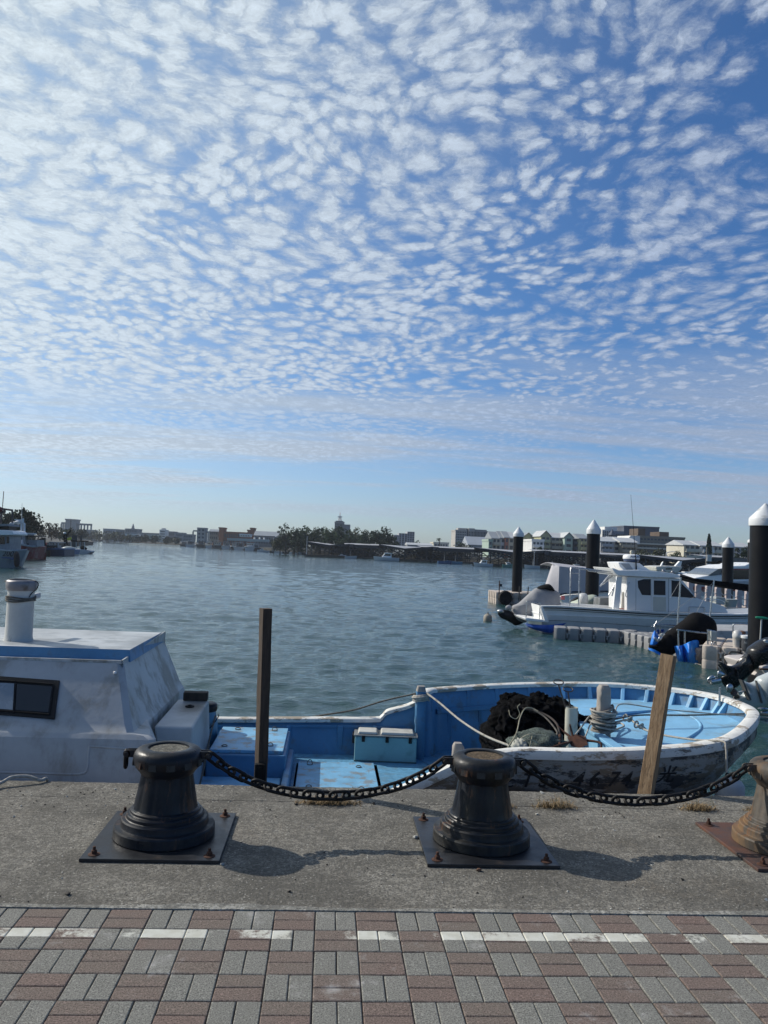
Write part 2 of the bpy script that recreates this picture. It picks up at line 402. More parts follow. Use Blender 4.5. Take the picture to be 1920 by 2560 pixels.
# ---------------------------------------------------------------- block paving with a worn white line
def paver_mat(name, base, alt):
    m, nt, b = nodes(name); g = G(nt)
    at = g.n('ShaderNodeAttribute', attribute_name='tint')
    c = g.mix(at.outputs['Fac'], base, alt)
    c = g.mix(g.math('MULTIPLY', g.rng(g.noise(150, 3, .7), .38, .54), .7), tuple(q*.35 for q in base), c)
    c = g.mix(g.math('MULTIPLY', g.rng(g.noise(75, 3, .7), .52, .68), .45), c, tuple(q*1.55 for q in base))
    c = g.mix(g.math('MULTIPLY', g.rng(g.noise(2.2, 6, .7), .45, .75), .35), c, (.16, .15, .13))
    # lime bloom and splashed paint
    c = g.mix(g.math('MULTIPLY', g.rng(g.noise(2.3, 8, .75), .56, .70), .7), c, (.42, .41, .39))
    # edges of each block, dirtier
    xy = g.xyz()
    # white line along the row: 3.820 < y < 3.902
    y = g.math('ADD', xy[1], g.math('MULTIPLY', g.math('SUBTRACT', g.noise(30, 3), .5), .010))
    ln = g.math('MULTIPLY', g.math('GREATER_THAN', y, 3.818), g.math('LESS_THAN', y, 3.899))
    wear = g.math('ADD', g.math('MULTIPLY', g.noise(4.5, 5, .65), .85), g.math('MULTIPLY', g.noise(22, 7, .8), .60))
    wear = g.math('ADD', wear, g.math('MULTIPLY', at.outputs['Alpha'] if False else g.xyz(at.outputs['Color'])[1], .40))
    keep = g.rng(wear, 1.04, .90)
    f = g.math('MULTIPLY', ln, keep)
    pc = g.mix(g.rng(g.noise(14, 5, .6), .3, .7), (.50, .49, .42), (.60, .60, .54))
    c = g.mix(f, c, pc)
    g.L(c, b.inputs['Base Color']); b.inputs['Roughness'].default_value = .88; b.inputs['Specular IOR Level'].default_value = .3
    h = g.noise(170, 4, .7); g.L(g.bump(h, .005, .8), b.inputs['Normal'])
    return m
def pavement():
    red = paver_mat('red paver', (.230, .165, .140), (.215, .185, .155)); grey = paver_mat('grey paver', (.255, .252, .225), (.285, .278, .248))
    vs, fs, mi, tint = [], [], [], []
    rr = random.Random(11)
    def brick(x0, x1, y0, y1, k, pc):
        j = lambda a=.0022: rr.uniform(-a, a)
        z = rr.uniform(-.0012, .0012); gp = .0022; e = .004; d = .0028
        cs = [(x0+gp, y0+gp), (x1-gp, y0+gp), (x1-gp, y1-gp), (x0+gp, y1-gp)]
        cs = [(x+j(.0014), y+j(.0014)) for x, y in cs]; cx, cy = (x0+x1)/2, (y0+y1)/2
        tz = [z+rr.uniform(-.0008, .0008) for _ in range(4)]
        base = len(vs)
        for x, y in cs: vs.append((x, y, -.02))
        for (x, y), t in zip(cs, tz): vs.append((x, y, t-d))
        for (x, y), t in zip(cs, tz): vs.append((x+(e if x < cx else -e), y+(e if y < cy else -e), t))
        t = (rr.random()**1.5, rr.random() if pc else rr.random())
        for q in range(4):
            for a in (0, 4): fs.append((base+a+q, base+a+(q+1) % 4, base+a+4+(q+1) % 4, base+a+4+q)); mi.append(k); tint.append(t)
        fs.append((base+8, base+9, base+10, base+11)); mi.append(k); tint.append(t)
    X0, Y0 = -1.389, 4.106
    for c in range(-26, 38):
        for jj in range(0, 20):
            x0 = X0+.2*c; y1 = Y0-.2*jj; y0 = y1-.2
            if jj == 0: y1 -= .004
            if (c+jj) % 2 == 0: brick(x0, x0+.2, y0+.1, y1, 0, jj == 1); brick(x0, x0+.2, y0, y0+.1, 0, jj == 1)
            else: brick(x0, x0+.1, y0, y1, 1, jj == 1); brick(x0+.1, x0+.2, y0, y1, 1, jj == 1)
    me = bpy.data.meshes.new('pavement'); me.from_pydata(vs, [], fs); me.materials.append(red); me.materials.append(grey)
    me.polygons.foreach_set('material_index', mi)
    ca = me.attributes.new('tint', 'FLOAT_COLOR', 'CORNER'); arr = np.ones((len(me.loops), 4), np.float32); k = 0
    arr[:, 0] = arr[:, 1] = 0
    tt = np.repeat(np.array(tint, np.float32), [len(f) for f in fs], axis=0)
    # 'Fac' of a colour attribute averages r, g, b: keep b such that Fac follows the random tint, g carries paint wear
    arr[:, 0] = tt[:, 0]*1.6; arr[:, 1] = tt[:, 1]; arr[:, 2] = tt[:, 0]*1.0
    ca.data.foreach_set('color', arr.ravel())
    o = bpy.data.objects.new('pavement', me); COL.objects.link(o); tag(o, 'red and grey block paving in a basket weave crossed by a worn white line', None, kind='structure')
pavement()
# ---------------------------------------------------------------- bollards and chains
def iron(name, base, alt, amt, rough=.48):
    m, nt, b = nodes(name); g = G(nt)
    c = g.mix(g.rng(g.noise(5, 5, .65), .35, .7), base, tuple(q*2.4 for q in base))
    c = g.mix(g.math('MULTIPLY', g.rng(g.noise(4, 7, .7, stretch=(1, 1, .35)), .40, .60), amt), c, alt)
    c = g.mix(g.math('MULTIPLY', g.rng(g.noise(9, 7, .75, stretch=(1, 1, .2)), .56, .66), min(1, amt*1.2)), c, (.16, .07, .03))
    ge = g.n('ShaderNodeNewGeometry'); c = g.mix(g.math('MULTIPLY', g.math('MULTIPLY', g.rng(ge.outputs['Pointiness'], .52, .60), g.rng(g.noise(14, 4, .7), .35, .6)), .5), c, (.055, .055, .05))
    c = g.mix(g.math('MULTIPLY', g.rng(g.noise(120, 3, .7), .66, .74), .3), c, (.15, .15, .14))
    g.L(c, b.inputs['Base Color']); g.L(g.rng(g.noise(8, 4), .3, .7, rough-.14, rough+.16), b.inputs['Roughness'])
    b.inputs['Specular IOR Level'].default_value = .26
    g.L(g.bump(g.noise(45, 4, .6), .003, .5), b.inputs['Normal']); return m
iron_a = iron('black painted iron', (.0045, .006, .010), (.018, .018, .017), .35, .40)
iron_b = iron('dusty black painted iron', (.0045, .006, .009), (.040, .034, .022), .55, .42)
iron_c = iron('rust streaked iron', (.045, .04, .034), (.16, .095, .045), 1.0, .6)
plate_a = pm('dark steel plate', (.016, .017, .020), .40, var=.35, dirt=(.08, .06, .045), ds=5, dth=(.55, .75), damt=.7, bump=.002, bs=80)
plate_c = pm('rusty steel plate', (.060, .038, .033), .7, var=.35, dirt=(.11, .04, .02), ds=6, dth=(.4, .7), damt=.9, bump=.002, bs=80)
rust = pm('rust', (.075, .028, .014), .9, var=.5, vs=20, bump=.002, bs=150)
chain_m = pm('chain iron', (.008, .0075, .0075), .6, var=.4, vs=30, spec=.25, dirt=(.035, .018, .012), ds=22, dth=(.52, .7), damt=.6, bump=.001, bs=200)
fill_a = concrete_mat('bollard fill grey', (.20, .19, .16), (.16, .14, .10)); fill_b = concrete_mat('bollard fill brown', (.16, .115, .07), (.22, .16, .10), .2)
def bollard_parts(t, ir, pl, fill, hang_left, full_chain_right=True):
    b = MB(); b.box((0, -.0, .01), (.78, .82, .02)); b.build('base_plate', pl, t, bevel=.003)
    for sx in (-1, 1):
        for sy in (-1, 1):
            p = (sx*.325, sy*.345)
            b = MB(); b.lathe([(.034, .020), (.034, .0225), (.022, .026), (.022, .0262)], (p[0], p[1], 0), 14)
            b.lathe([(.0165, .026), (.0165, .043), (.015, .045)], (p[0], p[1], 0), 6)
            b.lathe([(.009, .04), (.009, .062), (.007, .065)], (p[0], p[1], 0), 10)
            b.build('bolt', rust, t, smooth=30)
    prof = [(.296, .02), (.304, .026), (.302, .078), (.296, .088), (.272, .0895), (.264, .092), (.262, .096), (.260, .128), (.254, .136), (.236, .1375), (.232, .141), (.231, .158), (.226, .165), (.213, .1665), (.210, .170), (.209, .182), (.204, .188), (.194, .192), (.189, .206), (.184, .235), (.174, .285), (.164, .34), (.157, .385), (.156, .392)]
    def flute(r, z, a): return r*(1-.035*abs(math.sin(a*6))**8*(1 if .19 < z < .39 else 0))
    b = MB(); b.lathe(prof, n=96, rfun=flute); b.build('post', ir, t, smooth=28)
    head = [(.150, .388), (.162, .396), (.170, .410), (.192, .436), (.203, .455), (.208, .478), (.208, .502), (.200, .524), (.184, .540), (.160, .549), (.136, .551), (.124, .548), (.121, .540), (.121, .530)]
    b = MB(); b.lathe(head, n=96)
    for k in range(12):
        a = (k+.5)*PI/6
        if abs(math.sin(a)) < .2: continue
        b.box((.2035*math.cos(a), .2035*math.sin(a), .468), (.014, .05, .036), rz=a, ry=-.10)
    b.build('head', ir, t, smooth=38)
    b = MB(); rg = random.Random(3); pr = [(.1215, .537)]+[(.1215-.012*i, .539+rg.uniform(-.002, .004)) for i in range(1, 10)]+[(0.0, .542)]
    b.lathe(pr, n=40); b.build('concrete_fill', fill, t, smooth=60)
    for sx in (-1, 1):
        b = MB()
        for dy in (-.021, .021): b.box((sx*.222, dy, .508), (.055, .010, .044)); b.cyl((sx*.248, dy-.005, .506), (sx*.248, dy+.005, .506), .023, n=18)
        b.cyl((sx*.248, -.036, .506), (sx*.248, .036, .506), .010, n=12); b.cyl((sx*.248, -.043, .506), (sx*.248, -.034, .506), .017, n=6)
        b.build('lug', ir, t, smooth=35, bevel=.002)
    if hang_left:
        b = MB(); b.tube(link_path(Vector((-.256, 0, .470)), Vector((0, 0, -1)), Vector((0, 1, 0)), .105, .040), .0105, 10, closed=True); b.build('hanging_link', chain_m, t, smooth=60)
def link_path(c, d, side, L, W, n=8):
    d = d.normalized(); side = (side-d*side.dot(d)).normalized(); r = W/2; h = L/2-r; out = []
    for k in range(n+1): a = -PI/2+PI*k/n; out.append(c+d*(h+r*math.cos(a))+side*(r*math.sin(a)))
    for k in range(n+1): a = PI/2+PI*k/n; out.append(c+d*(-h+r*math.cos(a))+side*(r*math.sin(a)))
    return out
BX = [-.935, 1.035, 3.01]; BY = 5.085
for i, (x, lab) in enumerate(zip(BX, ('black iron bollard with grey speckled top and a loose link hanging on its left side',
                       'black iron bollard with a brown concrete top, standing between the two hanging chains',
                       'rusty brown iron bollard on a rust red base plate, cut off by the right edge'))):
    t = thing('mooring_bollard', lab, 'bollard', (x, BY, 0), 'iron bollards along the quay')
    LOCAL[0] = True; bollard_parts(t, (iron_a, iron_b, iron_c)[i], (plate_a, plate_a, plate_c)[i], (fill_a, fill_b, fill_a)[i], i == 0); LOCAL[0] = False
def chain(x0, x1, zs, zb, nl, lab):
    # catenary-like parabola between the two lugs, links alternately upright and flat
    t = thing('chain', lab, 'chain', (x0, BY, zs), 'sagging chains between the bollards')
    mid = (x0+x1)/2; half = (x1-x0)/2
    N = 400; pts = []
    a = 1.9
    for k in range(N+1):
        u = -1+2*k/N; pts.append(Vector((mid+u*half, BY, zb+(zs-zb)*(math.cosh(a*u)-1)/(math.cosh(a)-1))))
    d = [0]
    for k in range(N): d.append(d[-1]+(pts[k+1]-pts[k]).length)
    tot = d[-1]; pitch = tot/nl
    rr = random.Random(int(x0*100))
    for i in range(nl):
        s = (i+.5)*pitch; k = next(q for q in range(N) if d[q+1] >= s); f = (s-d[k])/(d[k+1]-d[k]); c = pts[k].lerp(pts[k+1], f); tan = (pts[k+1]-pts[k]).normalized()
        up = Vector((0, 1, 0)).cross(tan)*-1
        ang = (PI/4 if i % 2 else -PI/4)+rr.uniform(-.18, .18)+.30
        side = up*math.cos(ang)+Vector((0, 1, 0))*math.sin(ang)
        b = MB(); b.tube(link_path(c, tan, side, pitch+.042, .056), .0105, 8, closed=True); b.build('link', chain_m, t, smooth=70)
zl = ony(860, 1990, BY).z
chain(BX[0]+.255, BX[1]-.255, .500, zl, 19, 'dark iron chain sagging in front of the blue hatches, left of the middle bollard')
chain(BX[1]+.255, BX[2]-.255, .500, zl+.005, 19, 'dark iron chain sagging in front of the lettered hull, ending at the rusty bollard')
# ---------------------------------------------------------------- timbers standing between quay and boat
def wood(name, a, b2, c3, dark):
    m, nt, b = nodes(name); g = G(nt)
    mp = g.n('ShaderNodeMapping'); mp.inputs['Scale'].default_value = (1, 1, .07); g.L(g.co, mp.inputs[0]); v = mp.outputs[0]
    c = g.mix(g.rng(g.noise(45, 5, .65, vec=v), .35, .65), a, b2)
    c = g.mix(g.math('MULTIPLY', g.rng(g.noise(120, 4, .7, vec=v), .55, .66), .7), c, c3)
    c = g.mix(g.math('MULTIPLY', g.rng(g.noise(5, 6, .7), .52, .72), dark), c, (.018, .015, .012))
    g.L(c, b.inputs['Base Color']); b.inputs['Roughness'].default_value = .85
    g.L(g.bump(g.noise(70, 5, .65, vec=v), .006, .8), b.inputs['Normal']); return m
wood_dark = wood('wet brown timber', (.040, .027, .018), (.072, .048, .032), (.02, .014, .01), .85)
wood_light = wood('sawn timber', (.20, .125, .065), (.31, .21, .12), (.09, .05, .028), .45)
grey_wood = wood('weathered grey wood', (.14, .12, .10), (.25, .22, .19), (.06, .05, .04), .5)
def beam(name, a, b, w, d, m, t, jit=.004, seed=1, rz=0):
    a, b = Vector(a), Vector(b); q = (b-a).to_track_quat('Z', 'Y').to_matrix() @ Matrix.Rotation(rz, 3, 'Z'); rr = random.Random(seed); rows = []
    n = 18
    for i in range(n+1):
        p = a.lerp(b, i/n); ring = []
        for sx, sy in ((-1, -1), (1, -1), (1, 1), (-1, 1)): ring.append(p+q @ Vector((sx*w/2+rr.uniform(-jit, jit), sy*d/2+rr.uniform(-jit, jit), 0)))
        rows.append(ring)
    mb = MB(); mb.grid(rows, closed=True); k = len(mb.v); mb.add(rows[0], [(3, 2, 1, 0)]); mb.add(rows[-1], [(0, 1, 2, 3)])
    return mb.build(name, m, t, bevel=.004)
t = thing('timber_post', 'tall dark upright timber post standing in the gap between quay and blue boat', 'post', (-.42, 6.33, -1.6))
beam('post', (-.425, 6.33, -1.6), ony(665, 1521, 6.33), .095, .075, wood_dark, t, .003, 3, rz=rad(24))
b = MB(); b.box((-.455, 6.262, -.02), (.085, .05, .33), rz=rad(10)); 
for k in range(4): b.box((-.485+.02*k, 6.234+.003*k, -.02), (.008, .012, .33), rz=rad(10))
b.build('rubber_pad', black_rub, t, bevel=.003)
t = thing('timber_plank', 'pale sawn timber leaning against the bow of the blue boat', 'post', (2.56, 6.30, -.75))
beam('post', (2.50, 6.29, -.65), ony(1672, 1637, 6.40), .105, .085, wood_light, t, .003, 8, rz=rad(28))
# ---------------------------------------------------------------- dry grass, stones, rope on the quay
straw = pm('dry straw', (.26, .18, .09), .9, var=.5, vs=30); weed = pm('green stalk', (.09, .10, .045), .9, var=.5, vs=30)
def tuft(x0, x1, y, n, hmax, lab, seed, weeds=0):
    rr = random.Random(seed); b = MB(); cx = (x0+x1)/2
    for i in range(n):
        u = rr.gauss(.5, .24); x = x0+(x1-x0)*min(1, max(0, u)); yy = y+rr.gauss(0, .022)-.01
        h = hmax*rr.uniform(.15, 1)*(1-abs(u-.5)*1.2 if abs(u-.5) < .7 else .2); a = rr.uniform(0, 2*PI); le = rr.uniform(.2, 1.6)*h
        w = rr.uniform(.0012, .0026); p0 = Vector((x, yy, -.002)); p1 = p0+Vector((math.cos(a)*le*.5, math.sin(a)*le*.5, h*.7)); p2 = p0+Vector((math.cos(a)*le*1.4, math.sin(a)*le*1.4, h*rr.uniform(.3, 1)))
        s = Vector((-math.sin(a), math.cos(a), 0))*w
        b.add([p0-s, p0+s, p1+s*.8, p1-s*.8, p2], [(0, 1, 2, 3), (3, 2, 4)], 0)
    for i in range(weeds):
        x = rr.uniform(x0, x1); p = Vector((x, y, 0)); q = p+Vector((rr.uniform(-.03, .03), rr.uniform(-.02, .02), rr.uniform(.05, .12)))
        b.tube([p, p.lerp(q, .5)+Vector((.004, 0, 0)), q], [.0012, .001, .0006], 4, mi=1)
        for k in range(4):
            c = p.lerp(q, .5+.15*k); b.box(c, (.006, .004, .004), rz=rr.random()*3, mi=1)
    o = b.build('grass_tuft', [straw, weed], recalc=False); tag(o, lab, 'grass', 'dry grass tufts in the quay joint'); return o
g0 = [onz(x, 2010).x for x in (740, 900, 1215, 1290, 1320, 1400, 1680, 1770, 1840, 1880, 1780, 1812)]
tuft(g0[0], g0[1], 5.80, 900, .075, 'widest mat of dry brown grass, under the low point of the left chain', 1, 4)
tuft(g0[2]-.03, g0[3]-.02, 5.81, 320, .07, 'small dry grass tuft just right of the middle bollard', 2, 1)
tuft(g0[4]+.02, g0[5]+.1, 5.82, 420, .09, 'dry grass tuft with upright straws below the numbers on the hull', 3, 3)
tuft(g0[6], g0[7], 5.83, 420, .08, 'dry grass tuft with one tall stalk, right of the leaning timber', 4, 3)
tuft(g0[8]-.02, g0[9]+.03, 5.83, 260, .06, 'small dry grass tuft nearest the rusty bollard', 5, 1)
def grit():
    rr = random.Random(9); bs = MB()
    for i in range(420):
        x = rr.uniform(-3, 4); y = rr.choice((rr.uniform(4.15, 6.15), rr.uniform(5.6, 6.0))); s = rr.uniform(.0015, .0055)*(1 if rr.random() < .93 else 2)
        mi = 0 if rr.random() < .5 else 1
        vs = [Vector((rr.gauss(0, 1), rr.gauss(0, 1), rr.gauss(0, .5))).normalized()*s*Vector((1, 1, .6)).length for _ in range(9)]
        bm = bmesh.new()
        for v in vs: bm.verts.new(v)
        r = bmesh.ops.convex_hull(bm, input=bm.verts); bm.verts.ensure_lookup_table(); bm.verts.index_update()
        bs.add([v.co+Vector((x, y, s*.6)) for v in bm.verts], [[v.index for v in f.verts] for f in bm.faces], mi); bm.free()
    o = bs.build('loose_grit', [pm('pale grit', (.42, .41, .37), .9), pm('dark grit', (.03, .026, .022), .9)]); tag(o, 'loose grit and small stones scattered over the concrete', 'grit', kind='stuff')
grit()
def pebble(px, py, s, m, lab):
    p = onz(px, py); rr = random.Random(px); bm = bmesh.new()
    for _ in range(22): v = Vector((rr.gauss(0, 1), rr.gauss(0, 1), rr.gauss(0, 1))).normalized(); bm.verts.new(Vector((v.x*s*1.2, v.y*s, v.z*s*.7)))
    bmesh.ops.convex_hull(bm, input=bm.verts); me = bpy.data.meshes.new('stone'); bm.to_mesh(me); bm.free(); me.materials.append(m)
    o = bpy.data.objects.new('stone', me); COL.objects.link(o); o.location = (p.x, p.y, s*.55); tag(o, lab, 'stone')
pebble(1039, 2096, .017, pm('pale stone', (.30, .30, .28), .9), 'pale grey stone beside the left edge of the middle base plate')
pebble(1197, 2178, .014, pm('brown stone', (.12, .06, .035), .9), 'brown stone lying in front of the middle base plate')
pebble(556, 2163, .011, pm('pale stone', (.30, .30, .28), .9), 'small grey stone at the front right corner of the left base plate')
rope_m = pm('grey white rope', (.36, .34, .30), .9, var=.2, vs=30, dirt=(.14, .12, .09), ds=12, bump=.001, bs=300)
rope_d = pm('dirty dark rope', (.11, .10, .085), .9, var=.4, vs=30, dirt=(.03, .03, .028), ds=10, bump=.001, bs=300)
rope_y = pm('yellowish rope', (.34, .31, .22), .9, var=.3, vs=30, bump=.001, bs=300)
def rope(name, pts, r, m, lab, cat='rope', n=10, group=None, parent=None):
    b = MB(); b.rope(smooth_path(pts, n), r); o = b.build(name, m, parent, smooth=80)
    if parent is None: tag(o, lab, cat, group)
    return o
rope('mooring_rope', [(-3.2, 6.05, .015), onz(-60, 1975, .012), onz(0, 1958, .03), onz(30, 1943, .055), onz(70, 1941, .05), onz(100, 1951, .02), (onz(112, 1953).x, 6.23, -.01), (-2.15, 6.45, -.3), (-2.2, 6.7, -.5)], .012, rope_m,
     'grey mooring rope looping up over the quay edge at the far left')
# ================================================================ the blue fishing boat
from mathutils.bvhtree import BVHTree
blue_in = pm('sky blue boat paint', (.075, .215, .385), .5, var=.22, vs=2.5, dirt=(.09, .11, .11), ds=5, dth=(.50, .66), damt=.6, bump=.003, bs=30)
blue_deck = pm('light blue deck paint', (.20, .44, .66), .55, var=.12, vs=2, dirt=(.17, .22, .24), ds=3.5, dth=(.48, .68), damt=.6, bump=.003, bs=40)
blue_hatch = pm('pale blue worn hatch paint', (.17, .40, .60), .5, var=.2, vs=4, dirt=(.20, .18, .15), ds=7, dth=(.50, .62), damt=.75, bump=.003, bs=40)
def peel(name, base, under, dark, th, z0=None):
    m, nt, b = nodes(name); g = G(nt)
    c = g.mix(g.rng(g.noise(3, 5, .6), .3, .7), tuple(q*.82 for q in base), base)
    c = g.mix(g.math('MULTIPLY', g.rng(g.noise(5, 9, .72, stretch=(.6, 1, 1.6)), th, th+.035), .9), c, under)
    c = g.mix(g.math('MULTIPLY', g.rng(g.noise(3.3, 9, .75, stretch=(.5, 1, 1.8)), th+.03, th+.07), .92), c, dark)
    if z0 is not None:
        z = g.xyz()[2]; f = g.math('ADD', z, g.math('MULTIPLY', g.noise(3, 8, .7, stretch=(.5, 1, 1.5)), .55))
        c = g.mix(g.math('MULTIPLY', g.rng(f, z0+.22, z0-.02), .85), c, dark)
    c = g.mix(g.math('MULTIPLY', g.rng(g.noise(12, 4, .6), .5, .75), .3), c, (.13, .12, .10))
    g.L(c, b.inputs['Base Color']); b.inputs['Roughness'].default_value = .65
    g.L(g.bump(g.noise(18, 7, .7), .008, .6), b.inputs['Normal']); return m
hull_m = peel('weathered white hull paint', (.30, .29, .27), (.16, .12, .08), (.022, .024, .028), .485, 1.10)
rail_m = peel('chipped white rail paint', (.72, .71, .67), (.30, .24, .17), (.10, .08, .06), .54)
cabin_m = pm('grey white cabin paint', (.37, .38, .39), .5, var=.12, vs=1.2, dirt=(.17, .155, .12), ds=3.4, dth=(.46, .66), damt=.6, bump=.004, bs=12, streak=(1, 1, .5))
cabin_front = pm('stained cabin paint', (.46, .475, .47), .5, var=.15, vs=2, dirt=(.15, .14, .11), ds=3.4, dth=(.44, .62), damt=.75, bump=.004, bs=12, streak=(1, 1, .8))
roof_w = pm('worn white roof', (.42, .44, .45), .5, var=.25, vs=1.6, dirt=(.20, .215, .22), ds=2.4, dth=(.42, .62), damt=.7, bump=.003, bs=15)
def rail_pts():
    n = [(-6.6, 6.95, -.2), (-5, 6.72, -.2), (-3, 6.6, -.2), (-1, 6.52, -.2), (.25, 6.5, -.2), (.50, 6.5, -.165), (.78, 6.5, -.05), (1.0, 6.5, .06), (1.18, 6.52, .13)]
    n = [Vector(p) for p in n]
    n += [onz(x, y, z) for x, y, z in ((1289, 1880, .17), (1430, 1881, .19), (1570, 1879, .21), (1676, 1873, .22), (1740, 1867, .235), (1804, 1856, .25), (1845, 1840, .265), (1875, 1815, .28), (1892, 1792, .285))]
    n += [onz(x, y, z) for x, y, z in ((1889, 1779, .285), (1867, 1764, .28), (1809, 1743, .275), (1729, 1728, .265), (1623, 1716, .25), (1517, 1709, .235), (1385, 1708, .21), (1252, 1711, .18), (1120, 1719, .15), (1076, 1723, .145))]
    y = 9.58
    n += [ony(1060, 1727, y), ony(1040, 1750, y), ony(1015, 1763, y), ony(968, 1776, y), ony(953, 1790, y), ony(935, 1795, y), ony(820, 1795, y), ony(700, 1795, y), ony(545, 1795, y)]
    n += [Vector((-2.5, 9.5, -.2)), Vector((-4.5, 9.35, -.2)), Vector((-6.6, 9.0, -.2))]
    return n
RP = rail_pts(); RAIL = smooth_path(RP, 8)
CX, CYY = 0.0, 8.05
def inward(path):
    out = []
    for i, p in enumerate(path):
        a = path[max(0, i-1)]; b = path[min(len(path)-1, i+1)]; t = b-a; t.z = 0; t.normalize(); out.append(Vector((-t.y, t.x, 0)))
    return out
NIN = inward(RAIL)
boat = thing('fishing_boat', 'blue and white wooden fishing boat with peeling numbered hull lying along the quay', 'boat', (0, 8.05, -1.1))
def make_boat():
    # outer skin
    rows = []
    for k in range(13):
        t = k/12; row = []
        for p in RAIL:
            xb = p.x if p.x < 1.2 else 1.2+(p.x-1.2)*.56
            yb = CYY+(p.y-CYY)*(.80 if p.x < 1.2 else .80-.12*(p.x-1.2)/3.4)
            f = t**1.15 if p.x < 1.2 else max(0, (t-.12)/.88)**.74
            z = p.z-.02+(-1.75-p.z)*t; row.append((p.x+(xb-p.x)*f, p.y+(yb-p.y)*f, z))
        rows.append(row)
    b = MB(); b.grid(rows); b.add([rows[k][0] for k in range(13)]+[rows[k][-1] for k in range(12, -1, -1)], [tuple(range(26))])
    hull = b.build('hull', hull_m, boat, smooth=40)
    # rail cap with rounded section
    b = MB(); sec = [(-.022, -.062), (-.028, -.02), (-.018, .012), (.01, .020), (.075, .020), (.095, .008), (.098, -.030)]
    rows = [[p+n*s+Vector((0, 0, h)) for p, n in zip(RAIL, NIN)] for s, h in sec]
    b.grid(rows); b.build('rail', rail_m, boat, smooth=50)
    # inner skin and floors
    lo = -.58; XB = 2.72
    ins = [p+n*.07 for p, n in zip(RAIL, NIN)]; inb = [p+n*(.12 if p.x > XB else .15) for p, n in zip(RAIL, NIN)]
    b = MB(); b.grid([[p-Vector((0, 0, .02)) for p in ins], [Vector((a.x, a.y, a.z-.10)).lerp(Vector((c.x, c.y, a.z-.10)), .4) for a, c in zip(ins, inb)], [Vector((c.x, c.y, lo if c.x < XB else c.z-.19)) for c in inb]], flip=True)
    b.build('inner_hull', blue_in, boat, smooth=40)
    b = MB(); f = [(c.x, c.y) for c in inb if c.x < XB]; b.slab(f, lo-.04, lo); b.build('deck', pm('textured blue deck', (.10, .29, .46), .6, var=.3, vs=20, dirt=(.10, .15, .17), ds=5, dth=(.5, .7), bump=.004, bs=90), boat)
    fd = [(c.x, c.y, a.z) for c, a in zip([p+n*.105 for p, n in zip(RAIL, NIN)], RAIL) if c.x > XB]
    n = len(fd); b = MB(); top = [(x, y, z-.165) for x, y, z in fd]; b.v = top+[(x, y, z-.03) for x, y, z in top]
    b.f = [tuple(range(n)), tuple(range(2*n-1, n-1, -1))]+[(k, n+k, n+(k+1) % n, (k+1) % n) for k in range(n)]; b.m = [0]*len(b.f)
    b.build('bow_deck', blue_deck, boat)
    y0 = min(p[1] for p in fd if p[0] < XB+.3)-.02; y1 = max(p[1] for p in fd)+.0
    b = MB(); b.bb(XB-.045, XB, y0, y1, lo, .085); b.build('bulkhead', blue_deck, boat, bevel=.006)
    b = MB(); b.bb(XB-.075, XB+.03, y0+.03, y1-.06, .086, .118); b.build('deck_beam', blue_deck, boat, bevel=.006)
    # ring mouldings of the bow deck
    b = MB(); pts = smooth_path([onz(x, y, .088) for x, y in ((1490, 1793), (1560, 1783), (1640, 1778), (1700, 1783), (1740, 1800), (1752, 1822), (1720, 1846))], 6); b.tube(pts, .018, 8); b.build('deck_moulding', blue_deck, boat, smooth=60)
    # ribs: knees at the bow, short posts and panels further aft
    def near_idx(pt, lo_i, hi_i): return min(range(lo_i, hi_i), key=lambda i: (RAIL[i].xy-pt.xy).length)
    H = len(RAIL)
    bowi = max(range(H), key=lambda i: RAIL[i].x)
    for px, py in ((1141, 1719), (1199, 1714), (1268, 1711), (1335, 1709), (1408, 1709), (1480, 1709), (1552, 1712), (1623, 1717), (1700, 1725), (1756, 1733), (1800, 1742), (1838, 1753), (1866, 1765)):
        i = near_idx(onz(px, py, .24), bowi, H); p, nn = RAIL[i], NIN[i]; tt = Vector((nn.y, -nn.x, 0)); dz = .19 if p.x > XB-.1 else .24; foot = .21 if p.x > XB-.1 else .12
        q = [p+nn*.07+Vector((0, 0, -.03)), p+nn*.10+Vector((0, 0, -.03)), p+nn*foot+Vector((0, 0, -dz)), p+nn*.07+Vector((0, 0, -dz))]
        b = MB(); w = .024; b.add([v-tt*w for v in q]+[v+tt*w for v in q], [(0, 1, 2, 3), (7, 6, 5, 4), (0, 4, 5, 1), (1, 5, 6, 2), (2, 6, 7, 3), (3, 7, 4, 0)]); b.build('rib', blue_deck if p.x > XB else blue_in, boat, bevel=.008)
    # stringer and lower panels in the well and waist
    idx = [i for i in range(bowi, H) if RAIL[i].x < XB-.05 and RAIL[i].x > 1.25]
    b = MB(); b.grid([[RAIL[i]+NIN[i]*s+Vector((0, 0, h)) for i in idx] for s, h in ((.07, -.22), (.135, -.225), (.14, -.275), (.08, -.30))]); b.build('stringer', blue_in, boat, smooth=50)
    for X, w in ((-.95, .05), (-.38, .05), (.22, .07), (.62, .05), (1.55, .06), (1.95, .05), (2.35, .05)):
        i = min(range(bowi, H), key=lambda i: abs(RAIL[i].x-X)); p = RAIL[i]; top = p.z-(.06 if X < 1 else .27)
        b = MB(); b.box((X, p.y-.115, (top+lo)/2), (w, .05, top-lo)); b.build('panel_post', blue_in, boat, bevel=.012)
    i0 = [i for i in range(bowi, H) if -1.6 < RAIL[i].x < 1.1]
    b = MB(); b.grid([[RAIL[i]+NIN[i]*s+Vector((0, 0, min(RAIL[i].z, -.19)-RAIL[i].z+h)) for i in i0] for s, h in ((.07, -.05), (.115, -.055), (.115, -.085), (.07, -.09))]); b.build('inner_moulding', blue_in, boat, smooth=50)
    # hatch boxes
    b = MB()
